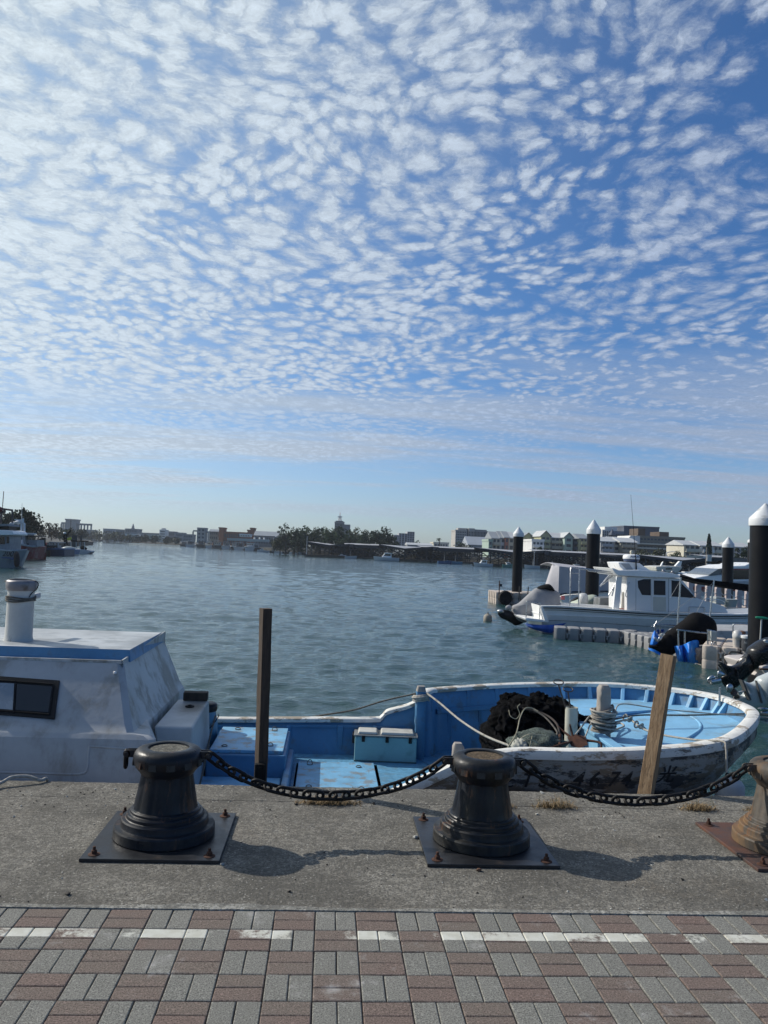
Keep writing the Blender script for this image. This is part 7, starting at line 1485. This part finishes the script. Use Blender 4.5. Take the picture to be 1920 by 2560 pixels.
for (l, x0, x1, yw, Y, hc, k, fl) in (('white cabin boat lying under the right end of the first long shed', 934, 998, 1403, 205, hw_, 1, True), ('low white skiff beside the first shed pier', 862, 892, 1396, 222, hw_, 3, False), ('pale boat behind the first shed gable', 845, 866, 1388, 236, hw_, 0, False), ('small blue boat under the second shed', 1095, 1130, 1412, 196, hb, 3, False), ('light blue covered boat right of the second shed', 1118, 1156, 1411, 197, pm('boat light blue', (.08, .22, .35), .5), 3, True), ('white angler boat with a dark windscreen under the third shed gable', 1185, 1232, 1419, 178, hw_, 1, True), ('green and white boat left of the first pile', 1256, 1290, 1420, 180, hg, 0, False), ('small white dinghy right of the first pile', 1312, 1350, 1424, 176, hw_, 3, True), ('dark boat under the third long roof', 1368, 1400, 1424, 180, hk, 0, False), ('white boat under the shed left of the second pile', 1425, 1465, 1426, 178, hw_, 1, False), ('grey boat between radar dome and flybridge boat', 1605, 1660, 1420, 120, hw_, 1, True), ('white boat with open canopy behind the flybridge boat', 1700, 1760, 1430, 112, hw_, 2, False)):
    small_boat(l, x0, x1, yw, Y, hc, k, flip=fl, group=GB)
rr = random.Random(17)
# stern-on fishing boats at the far quay
def stern_boat(lab, x, w, yw, Y, hullc, cabc, hgt, group):
    A = ony(x-w/2, yw, Y); B = ony(x+w/2, yw, Y); W = B.x-A.x; cx = (A.x+B.x)/2; L = W*2.8; t = thing('fishing_boat', lab, 'boat', (cx, Y, WATER), group); h = hgt*.42*Y/2000; H = hgt*Y/2000
    b = MB(); z = WATER; pts = lambda f, y, zz: [(cx-W/2*f, y, zz), (cx+W/2*f, y, zz)]
    rows = [[(cx-W*.36, Y, z-.2), (cx-W*.48, Y, z+h*.6), (cx-W/2, Y-.3, z+h), (cx+W/2, Y-.3, z+h), (cx+W*.48, Y, z+h*.6), (cx+W*.36, Y, z-.2)], [(cx-W*.4, Y+L*.6, z-.2), (cx-W*.5, Y+L*.6, z+h*.6), (cx-W/2, Y+L*.6, z+h), (cx+W/2, Y+L*.6, z+h), (cx+W*.5, Y+L*.6, z+h*.6), (cx+W*.4, Y+L*.6, z-.2)], [(cx-.1, Y+L*.95, z-.2), (cx-.1, Y+L, z+h*.8), (cx-.1, Y+L*1.02, z+h*1.3), (cx+.1, Y+L*1.02, z+h*1.3), (cx+.1, Y+L, z+h*.8), (cx+.1, Y+L*.95, z-.2)]]
    b.grid(rows, closed=True); b.add(rows[0], [tuple(range(6))]); b.build('hull', hullc, t)
    b = MB(); b.box((cx, Y+L*.38, z+h+(H-h)*.35), (W*.62, L*.35, (H-h)*.7)); c = b.build('cabin', cabc, t, bevel=.05); b = MB(); b.box((cx, Y+L*.36, z+h+(H-h)*.74), (W*.74, L*.42, .18)); b.build('cabin_roof', cabc, c)
    for sx in (-.2, 0, .2): b = MB(); b.box((cx+W*sx, Y+L*.38-L*.175-.02, z+h+(H-h)*.48), (W*.13, .06, (H-h)*.24)); b.build('window', glass(), c)
    b = MB(); b.cyl((cx, Y+L*.15, z+H*1.0), (cx, Y+L*.4, z+H*1.0), .06, n=6); b.bar((cx-W*.3, Y+L*.15, z+h), (cx-W*.3, Y+L*.15, z+H*1.05), .14); b.bar((cx+W*.3, Y+L*.15, z+h), (cx+W*.3, Y+L*.15, z+H*1.05), .14); b.bar((cx-W*.3, Y+L*.15, z+H*1.05), (cx+W*.3, Y+L*.15, z+H*1.05), .14); b.cyl((cx, Y+L*.4, z+H*.62), (cx, Y+L*.4, z+H*1.45), .07, .04, 6); b.build('mast_frame', alu, t)
GF = 'fishing boats moored stern on at the far quay'
fb = [(458, 18, 1363, 480, hk, GY, 12, 'farthest left moored boat, low and dark'), (474, 22, 1366, 440, hw_, BL, 16, 'pale blue white boat with a dark wheelhouse, left end of the row'), (500, 22, 1367, 430, hk, BL, 18, 'dark red brown boat right of the pale one with dark wheelhouse'), (522, 18, 1368, 420, hw_, CR, 16, 'cream boat under the left tower of the orange building'), (541, 22, 1370, 410, hk, CR, 19, 'dark hulled boat with cream wheelhouse below the orange building'), (564, 22, 1371, 400, hw_, GY, 17, 'pale boat in the middle of the orange building'), (585, 18, 1373, 390, hk, WH, 16, 'dark hulled boat with white cabin left of the broad pair'), (597, 28, 1375, 375, hw_, BL, 18, 'broad pale boat with dark hood, left of the broad pair'), (623, 26, 1376, 370, hw_, WH, 21, 'broad white blue boat with three dark ports, tallest of the row'), (640, 16, 1375, 372, hk, GY, 16, 'grey boat squeezed beside the tallest white one')]
for (x, w, yw, Y, hc, cc_, hg_, l) in fb: stern_boat(l, x, w, yw, Y, hc, cc_, hg_, GF)
small_boat('bright white cabin boat at the right end of the moored row', 642, 664, 1378.5, 320, hw_, 1, flip=True, group=GB)
labs = ['small skiff with raised engine nearest the bright white cabin boat', 'second skiff with raised engine right of the bright white boat', 'third small skiff in the raised engine group', 'skiff with pale canopy below the yellow awning', 'small white skiff below the left foot of the wood', 'skiff just left of the pale console boat', 'pale console boat beside the first shed pier', 'small dark skiff tucked beside the first pier post']
for i, (x, w) in enumerate(((668, 12), (680, 12), (692, 14), (703, 12), (716, 16), (730, 14), (746, 26), (760, 12))):
    small_boat(labs[i], x-w/2, x+w/2, hor(x)+16.5, 298-i*4, (hw_, hk, hw_)[i % 3], (3, 0, 2, 3, 0, 3, 1, 3)[i], flip=bool(i % 2), group='little skiffs left of the first shed')
t = thing('awning', 'small pale yellow awning over the skiffs at the foot of the wood', 'awning', ony(693, 1380, 305)); b = MB(); A = ony(686, 1363.5, 305); B = ony(700, 1364, 305); b.bb(A.x, B.x, 305, 308, A.z-.3, A.z); b.build('cover', pm('yellow cover', (.5, .48, .30), .7), t)
for q in (A, B): b = MB(); b.bar((q.x, 306, WATER), (q.x, 306, A.z-.3), .14); b.build('awning_post', alu, t)
for i, (px, yt, l) in enumerate(((768, 1342, 'tall thin lamp pole at the left corner of the first shed'), (1208, 1395, 'pale pole standing under the third shed gable'), (1336, 1380, 'pale post at the right end of the third gable'))):
    Y = (236, 186, 186)[i]; q = ony(px, yt, Y); t = thing('lamp_pole', l, 'pole', (q.x, Y, WATER)); b = MB(); b.cyl((q.x, Y, WATER), q, .11, .07, 8); b.build('pole', alu, t); b = MB(); b.box((q.x, Y-.3, q.z), (.3, .8, .12)); b.build('lamp_head', alu, t)
q = ony(1768, 1368, 60); qb = ony(1765, 1440, 60); t = thing('utility_pole', 'slim dark pole with fittings in front of the conical pine', 'pole', qb); b = MB(); b.cyl(qb, q, .10, .07, 8); b.build('pole', pm('weathered pole', (.12, .11, .10), .8), t, smooth=50)
for k in (.55, .62, .70, .40): b = MB(); p = qb.lerp(q, k); b.box(p+Vector((.12, -.1, 0)), (.35, .2, .16)); b.build('pole_fitting', alu, t)
q = ony(1666, 1380, 170); t = thing('street_lamp', 'curved white street lamp in front of the olive trees', 'street lamp', (q.x, 170, 0)); b = MB(); b.tube(smooth_path([(q.x, 170, 0), (q.x, 170, q.z-.5), (q.x+.4, 170, q.z-.05), (q.x+1.2, 170, q.z+.1)], 4), .09, 6); b.build('pole', pile_white, t); b = MB(); b.box((q.x+1.5, 170, q.z+.1), (.7, .3, .15)); b.build('lamp_head', pile_white, t)
# ---------------------------------------------------------------- left bank boats
def c4(*p): return [(x*.1567, 1230+y*.1567) for x, y in p]
def hull_from(t, pts, Y, D, m, name='hull', nose=.35, smooth=None, bev=.06):
    # side outline with a pointed far end in plan: near side at Y, far at Y+D
    b = MB(); b.prism(XZ(c4(*pts), Y), Y, Y+D, inset=nose*.2); return b.build(name, m, t, bevel=bev)
Y = 71; t = thing('white_workboat', 'white and blue work boat with a numbered bow, nearest at the left edge', 'boat', (-28, 73, WATER))
top = [(-200, 928), (0, 925), (40, 937), (180, 942), (318, 930)]; bot = [(-200, 1222), (0, 1220), (60, 1232), (140, 1228), (240, 1180)]
rows = []
T1 = [ony(*c4(p)[0], Y) for p in top]; B1 = [ony(*c4(p)[0], Y+.6) for p in bot]
far_t = [Vector((p.x, Y+4.2, p.z)) for p in T1[:-1]]+[Vector((T1[-1].x+.0, Y+1.8, T1[-1].z))]; far_b = [Vector((p.x, Y+3.6, p.z)) for p in B1[:-1]]+[Vector((B1[-1].x, Y+1.8, B1[-1].z))]
T1[-1].y = Y+1.6; B1[-1].y = Y+1.6
b = MB(); b.grid([[p.lerp(q, k) for p, q in zip(T1, B1)] for k in (0, .1, .5, 1)]); b.grid([[p.lerp(q, k) for p, q in zip(far_t, far_b)] for k in (0, .5, 1)]); b.grid([T1, far_t]); b.grid([[T1[-1], far_t[-1]], [B1[-1], far_b[-1]]]); b.build('hull', pm('pale blue white hull', (.24, .28, .31), .5, var=.1, vs=.5, dirt=(.2, .2, .2), ds=.8), t, smooth=40)
b = MB(); b.tube([p+Vector((0, -.05, .02)) for p in T1], .09, 6); b.build('rubbing_rail', pm('grey rail', (.3, .32, .33), .6), t)
b = MB(); b.prism(XZ(c4((25, 1038), (228, 1046), (215, 1082), (180, 1078), (160, 1062), (30, 1056)), Y), Y-.03, Y+.02); b.build('blue_stripe', pm('blue stripe', (.03, .07, .18), .5), t)
cu = bpy.data.curves.new('t', 'FONT'); cu.body = '2005'; cu.size = .62; cu.shear = .25; ob = bpy.data.objects.new('t', cu); COL.objects.link(ob); dg = bpy.context.evaluated_depsgraph_get(); tm = bpy.data.meshes.new_from_object(ob.evaluated_get(dg)); bpy.data.objects.remove(ob); q = ony(*c4((35, 1018))[0], Y)
for v in tm.vertices: v.co = Vector((q.x+v.co.x, Y-.04, q.z+v.co.y))-Vector(t.location)
tm.materials.clear(); tm.materials.append(black_pl); o = bpy.data.objects.new('bow_number', tm); COL.objects.link(o); o.parent = t
b = MB(); b.puff(XZ(c4((245, 965), (300, 965), (315, 1060), (305, 1180), (250, 1190), (235, 1080)), Y-.2), Y-.3, .8); tag(b.build('tyre_fender', pm('brown rubber', (.045, .03, .025), .9), None, smooth=60), 'long brown fender hanging on the bow of the white work boat', 'fender')
b = MB(); b.prism(XZ(c4((-300, 605), (100, 605), (200, 625), (235, 670), (220, 690), (-300, 690)), Y+.5), Y+.4, Y+3.6); b.build('wheelhouse_roof', white_gel, t, bevel=.15)
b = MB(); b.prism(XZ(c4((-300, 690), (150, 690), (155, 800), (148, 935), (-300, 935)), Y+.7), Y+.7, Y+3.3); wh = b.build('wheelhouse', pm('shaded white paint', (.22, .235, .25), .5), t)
for P in (((-200, 708), (80, 708), (78, 832), (-200, 830)), ((105, 708), (145, 708), (145, 815), (105, 820))): b = MB(); b.prism(XZ(c4(*P), Y+.68), Y+.66, Y+.7); b.build('window', glass(), wh)
b = MB(); b.prism(XZ(c4((-300, 510), (140, 510), (148, 545), (-300, 550)), Y+1), Y+.6, Y+3.4); b.build('upper_canopy', pm('grey canopy', (.20, .21, .22), .6), t)
b = MB(); b.prism(XZ(c4((-300, 552), (140, 548), (135, 600), (-300, 602)), Y+1.2), Y+1.2, Y+3.0); b.build('upper_recess', black_pl, t)
for P in ([(-100, 262), (30, 268), (205, 292)], [(15, 275), (15, 505)], [(195, 290), (195, 490)], [(90, 280), (25, 330), (20, 360)], [(-100, 320), (90, 318)]):
    b = MB(); b.tube([ony(*c4(p)[0], Y+2) for p in P], .09, 6); b.build('gallows_tube', pm('dark tube', (.08, .06, .055), .6), t)
b = MB(); b.tube([ony(*c4(p)[0], Y+2) for p in [(38, 265), (60, -10)]], .035, 5); b.build('aerial', pm('dark tube', (.08, .06, .055), .6), t)
b = MB(); b.lathe([(0, -.25), (.18, -.15), (.24, 0), (.18, .15), (0, .25)], tuple(ony(*c4((2, 278))[0], Y+1.9)), 14); tag(b.build('net_float', pm('dark red float', (.12, .02, .02), .6), None, smooth=60), 'dark red float hanging on the mast frame of the white work boat', 'float')
Y = 96; t = thing('red_fishing_boat', 'red hulled fishing boat with white wheelhouse and radar arch behind the white work boat', 'boat', (-36, 100, WATER))
T1 = [ony(*c4(p)[0], Y+d) for p, d in (((140, 828), 0), ((300, 838), 0), ((420, 860), .3), ((520, 878), 1.2), ((605, 872), 3))]; B1 = [ony(*c4(p)[0], Y+d) for p, d in (((140, 1140), .6), ((300, 1135), .6), ((380, 1110), .9), ((490, 1078), 1.6), ((565, 1056), 3))]
ft = [Vector((p.x, Y+6, p.z)) for p in T1]; b = MB(); b.grid([[p.lerp(q, k) for p, q in zip(T1, B1)] for k in (0, .3, .6, 1)]); b.grid([T1, ft]); b.grid([ft, [Vector((p.x, Y+6, WATER)) for p in T1]]); b.grid([[T1[-1], ft[-1]], [B1[-1], Vector((B1[-1].x, Y+6, WATER))]]); b.build('hull', hr, t, smooth=35)
b = MB(); b.tube([p+Vector((0, -.05, .05)) for p in T1], .12, 6); b.build('rubbing_rail', pm('grey rail', (.3, .32, .33), .6), t)
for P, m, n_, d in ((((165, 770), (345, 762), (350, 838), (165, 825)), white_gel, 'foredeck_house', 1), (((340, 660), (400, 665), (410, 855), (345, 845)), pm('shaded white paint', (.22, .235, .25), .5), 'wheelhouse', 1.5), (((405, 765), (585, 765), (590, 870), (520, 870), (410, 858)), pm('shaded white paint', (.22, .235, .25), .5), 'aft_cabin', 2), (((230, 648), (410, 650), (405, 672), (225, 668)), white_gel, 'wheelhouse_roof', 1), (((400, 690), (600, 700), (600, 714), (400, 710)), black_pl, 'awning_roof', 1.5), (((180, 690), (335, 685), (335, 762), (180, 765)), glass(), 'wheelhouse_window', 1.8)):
    b = MB(); b.prism(XZ(c4(*P), Y+d), Y+d, Y+4.5); b.build(n_, m, t)
for P in (((428, 715), (495, 715), (495, 762), (428, 762)), ((512, 720), (560, 722), (560, 765), (512, 765)), ((410, 820), (455, 822), (455, 852), (410, 850))): b = MB(); b.prism(XZ(c4(*P), Y+1.9), Y+1.9, Y+2.05); b.build('window', glass(), t)
for P in ([(150, 640), (160, 530), (195, 492), (370, 500), (388, 540), (388, 650)], [(190, 640), (200, 515), (215, 500)], [(340, 640), (345, 510)], [(365, 500), (365, 420)]): b = MB(); b.tube(smooth_path([ony(*c4(p)[0], Y+2) for p in P], 3), .14, 6); b.build('radar_arch', pile_white, t, smooth=60)
b = MB(); b.prism(XZ(c4((235, 434), (360, 440), (358, 458), (235, 452)), Y+2), Y+1.9, Y+2.2); b.build('radar_scanner', pile_white, t); b = MB(); q = ony(*c4((292, 480))[0], Y+2); b.lathe([(0, -.3), (.32, -.2), (.38, .05), (.2, .2), (0, .25)], tuple(q), 16); b.build('radar_housing', pile_white, t, smooth=60)
b = MB(); b.cyl(ony(*c4((345, 480))[0], Y+3), ony(*c4((352, 180))[0], Y+3), .05, .02, 5); b.build('aerial', alu, t)
# dark pile pier, blue barge, cover boat, crane, canopy skiff
Y = 118; t = thing('pile_pier', 'dark timber pier on piles between the red boat and the blue barge', 'pier', (-40, 120, WATER))
for x, yt in ((580, 800), (600, 760), (620, 820), (650, 745), (672, 735), (688, 740), (705, 730), (640, 790)): b = MB(); b.cyl(ony(*c4((x, 1032))[0], Y+2), ony(*c4((x, yt))[0], Y+2), .22, n=8); b.build('pier_pile', black_rub, t)
b = MB(); b.prism(XZ(c4((570, 860), (700, 850), (700, 880), (570, 890)), Y), Y, Y+6); b.prism(XZ(c4((575, 940), (690, 930), (690, 1030), (575, 1032)), Y+1), Y+1, Y+6); b.build('pier_deck', black_rub, t)
b = MB(); b.tube([ony(*c4(p)[0], Y) for p in [(605, 880), (655, 790)]], .12, 6); b.build('pier_brace', black_rub, t)
t = thing('blue_barge', 'dark blue barge with an open deckhouse on the left side', 'boat', (-38, 124, WATER)); Y = 122
b = MB(); b.prism(XZ(c4((700, 905), (1022, 915), (1025, 1028), (705, 1030)), Y), Y, Y+5); b.build('hull', pm('boat navy', (.012, .03, .07), .5, var=.3), t, bevel=.1)
b = MB(); b.prism(XZ(c4((705, 890), (1025, 900), (1025, 922), (705, 915)), Y-.1), Y-.1, Y+5.1); b.build('deck_edge', hb, t)
b = MB(); b.prism(XZ(c4((780, 792), (945, 800), (945, 815), (780, 808)), Y+1), Y+1, Y+4); b.build('deckhouse_roof', pm('grey canopy', (.20, .21, .22), .6), t)
for x in (795, 830, 880, 930): b = MB(); b.bar(ony(*c4((x, 910))[0], Y+1.2), ony(*c4((x, 805))[0], Y+1.2), .16); b.build('deckhouse_post', alu, t)
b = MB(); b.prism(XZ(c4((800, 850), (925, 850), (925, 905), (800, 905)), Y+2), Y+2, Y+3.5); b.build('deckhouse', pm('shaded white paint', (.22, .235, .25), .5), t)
b = MB(); q = ony(*c4((718, 830))[0], Y+1); b.lathe([(0, -.3), (.22, -.2), (.3, 0), (.22, .2), (0, .3)], tuple(q), 12); tag(b.build('net_float', pm('red float', (.5, .10, .08), .5), None, smooth=60), 'pinkish red float standing on the blue barge', 'float')
t = thing('covered_workboat', 'blue work boat under a silvery cover right of the blue barge', 'boat', (-38, 131, WATER)); Y = 130
b = MB(); b.prism(XZ(c4((985, 905), (1175, 915), (1160, 1000), (1000, 998)), Y), Y, Y+3.5); b.build('hull', pm('boat mid blue', (.05, .13, .26), .5, var=.2), t, bevel=.1)
b = MB(); b.puff(XZ(c4((990, 905), (1040, 872), (1110, 868), (1160, 885), (1178, 915), (1080, 918)), Y+1.5), Y+1.6, 3); b.build('cover', pm('silver cover', (.30, .34, .33), .5, var=.2), t, smooth=60)
t = thing('deck_crane', 'small deck crane with white lamp and yellow flag behind the covered work boat', 'crane', (-42, 140, WATER)); Y = 138
for P in ([(1030, 860), (1030, 660)], [(1070, 850), (1060, 700), (1040, 660)], [(1000, 760), (1070, 740)], [(1075, 690), (1130, 600)], [(1010, 700), (1060, 820)]): b = MB(); b.tube([ony(*c4(p)[0], Y) for p in P], .14, 6); b.build('crane_tube', black_rub, t)
b = MB(); b.puff(XZ(c4((1070, 742), (1100, 728), (1138, 722), (1142, 755), (1110, 770), (1080, 772)), Y-.3), Y-.3, .25, amp=.05); b.build('yellow_flag', pm('yellow cloth', (.52, .48, .05), .7), t, smooth=60)
b = MB(); b.puff(XZ(c4((1010, 645), (1045, 640), (1058, 665), (1015, 672)), Y-.2), Y-.2, .7); b.build('lamp', pile_white, t, smooth=60)
for i, x in enumerate((1160, 1178, 1200, 1218, 1288)): b = MB(); b.cyl(ony(*c4((x, 880))[0], 160), ony(*c4((x, 690))[0], 160), .18, n=8); tag(b.build('mooring_post', pm('dark post', (.05, .055, .06), .8)), ('leftmost grey mooring post above the canopy skiff', 'second grey mooring post above the canopy skiff', 'third grey mooring post above the canopy skiff', 'fourth grey mooring post above the canopy skiff', 'single mooring post apart from the four, above the canopy skiff')[i], 'post', 'mooring posts behind the canopy skiff')
t = thing('canopy_skiff', 'pale skiff with dark flat canopy and tilted outboard, last boat on the left bank', 'boat', (-42, 146, WATER)); Y = 145
b = MB(); b.prism(XZ(c4((1175, 905), (1300, 915), (1445, 935), (1450, 960), (1410, 990), (1200, 996)), Y), Y, Y+2.4); b.build('hull', pm('greyish white hull', (.42, .42, .42), .4, dirt=(.2, .2, .2)), t, bevel=.1)
b = MB(); b.prism(XZ(c4((1125, 768), (1355, 775), (1352, 797), (1130, 790)), Y+.2), Y+.2, Y+2.4); b.build('canopy', tarp_black, t)
for x in (1132, 1215, 1278, 1348): b = MB(); b.bar(ony(*c4((x, 930))[0], Y+.3), ony(*c4((x, 785))[0], Y+.3), .1); b.build('canopy_post', alu, t)
b = MB(); b.puff(XZ(c4((1285, 905), (1300, 860), (1350, 868), (1390, 910), (1350, 930)), Y+1), Y+1, 1.6); b.build('console_cover', tarp_black, t, smooth=60)
b = MB(); b.puff(XZ(c4((1365, 930), (1410, 925), (1455, 945), (1448, 980), (1400, 965)), Y+.5), Y+.5, .7); b.build('outboard_engine', black_pl, t, smooth=60)
t = thing('distant_boat', 'tiny dark boat far out near the left shore', 'boat', onz(242, 1353.5, WATER)); Yb = onz(242, 1353.5, WATER).y; b = MB(); b.prism(XZ([(239, 1352), (245, 1352.4), (244.5, 1354), (239.5, 1354)], Yb), Yb, Yb+3); b.build('hull', hk, t); b = MB(); b.prism(XZ([(240.5, 1350), (243, 1350), (243, 1352.2), (240.5, 1352.2)], Yb+.5), Yb+.5, Yb+2); b.build('cabin', WH, t)
# ================================================================ water
def water():
    rr = np.random.default_rng(4)
    ys = [EDGE+.0]
    while ys[-1] < 260: ys.append(ys[-1]*1.0062+.004)
    ys = np.array(ys); ns = 760; s = np.linspace(-1.02, 1.02, ns)
    # widen the fan close to the quay so that the sides stay covered
    half = ys*.75+14
    X = half[:, None]*s[None, :]; Y = np.repeat(ys[:, None], ns, 1)
    cell = np.maximum(np.gradient(ys)[:, None], (half*2.04/ns)[:, None])*1.0
    Z = np.zeros_like(X); wind = rad(262)
    for i in range(104):
        lam = .15*(1.034**i)*rr.uniform(.9, 1.1); k = 2*PI/lam; a = wind+rr.normal(0, .52); ph = rr.uniform(0, 2*PI)
        amp = .0056*lam**.72*rr.uniform(.6, 1.2)*(1 if lam < .8 else max(.30, 1-(lam-.8)*.55)); fade = np.clip((lam/cell-1.8)/2, 0, 1)
        q = np.sin(k*(X*math.cos(a)+Y*math.sin(a))+ph+.8*np.sin(.21*k*(X*math.sin(a)-Y*math.cos(a))+ph*3)); Z += amp*fade*q
    # choppiness comes in patches
    env = .9+.12*np.sin(.23*X+.11*Y)*np.sin(.17*Y-.05*X+1)
    Z *= env; Z += WATER
    Z[0, :] = WATER
    n, m = Z.shape; co = np.stack([X, Y, Z], -1).reshape(-1, 3).astype(np.float32)
    # outer ring to the horizon
    me = bpy.data.meshes.new('harbour_water')
    idx = np.arange(n*m).reshape(n, m); q = np.stack([idx[:-1, :-1], idx[:-1, 1:], idx[1:, 1:], idx[1:, :-1]], -1).reshape(-1, 4)
    far = 6000.; y1 = float(ys[-1]); h0, h1 = float(half[0]*1.02), float(half[-1]*1.02)
    ex = np.array([[-h1, y1, WATER-.0], [h1, y1, WATER], [-far, y1, WATER], [far, y1, WATER], [-far, far, WATER], [far, far, WATER], [-far, EDGE, WATER], [-h0, EDGE, WATER], [far, EDGE, WATER], [h0, EDGE, WATER]], np.float32)
    B = n*m; co = np.concatenate([co, ex]); q2 = np.array([[B+2, B+3, B+5, B+4], [B+6, B+7, B+0, B+2], [B+9, B+8, B+3, B+1]])
    q = np.concatenate([q, q2]); me.vertices.add(len(co)); me.vertices.foreach_set('co', co.ravel()); me.loops.add(len(q)*4); me.loops.foreach_set('vertex_index', q.ravel().astype(np.int32))
    me.polygons.add(len(q)); me.polygons.foreach_set('loop_start', np.arange(0, len(q)*4, 4, dtype=np.int32)); me.polygons.foreach_set('use_smooth', np.ones(len(q), bool)); me.update(calc_edges=True); me.validate()
    mt, nt, b = nodes('harbour water'); g = G(nt)
    b.inputs['Base Color'].default_value = (.022, .060, .062, 1); b.inputs['Roughness'].default_value = .05; b.inputs['IOR'].default_value = 1.333; b.inputs['Specular IOR Level'].default_value = .5
    v = g.noise(4.5, 5, .62, stretch=(.55, 1.5, 1)); v2 = g.noise(14, 4, .6, stretch=(.6, 1.3, 1)); v3 = g.noise(.9, 3, .5, stretch=(.6, 1.2, 1))
    cd = g.n('ShaderNodeCameraData') if False else None
    h = g.math('ADD', g.math('MULTIPLY', v, 1.0), g.math('MULTIPLY', v2, .22)); h = g.math('ADD', h, g.math('MULTIPLY', v3, .3))
    g.L(g.bump(h, .10, .45), b.inputs['Normal']); me.materials.append(mt)
    o = bpy.data.objects.new('harbour_water', me); COL.objects.link(o); tag(o, 'rippled green grey harbour water', None, kind='structure')
water()
# ---------------------------------------------------------------- the air over the harbour
def haze():
    b = MB(); b.bb(-950, 950, -70, 980, -4.3, 60); m = bpy.data.materials.new('harbour haze'); m.use_nodes = True; nt = m.node_tree; nt.nodes.clear()
    o = nt.nodes.new('ShaderNodeOutputMaterial'); v = nt.nodes.new('ShaderNodeVolumePrincipled'); v.inputs['Color'].default_value = (.80, .88, 1, 1); v.inputs['Density'].default_value = .00018; v.inputs['Anisotropy'].default_value = .3
    nt.links.new(v.outputs[0], o.inputs['Volume']); tag(b.build('haze', m), 'thin pale haze over the harbour', None, kind='stuff')
haze()
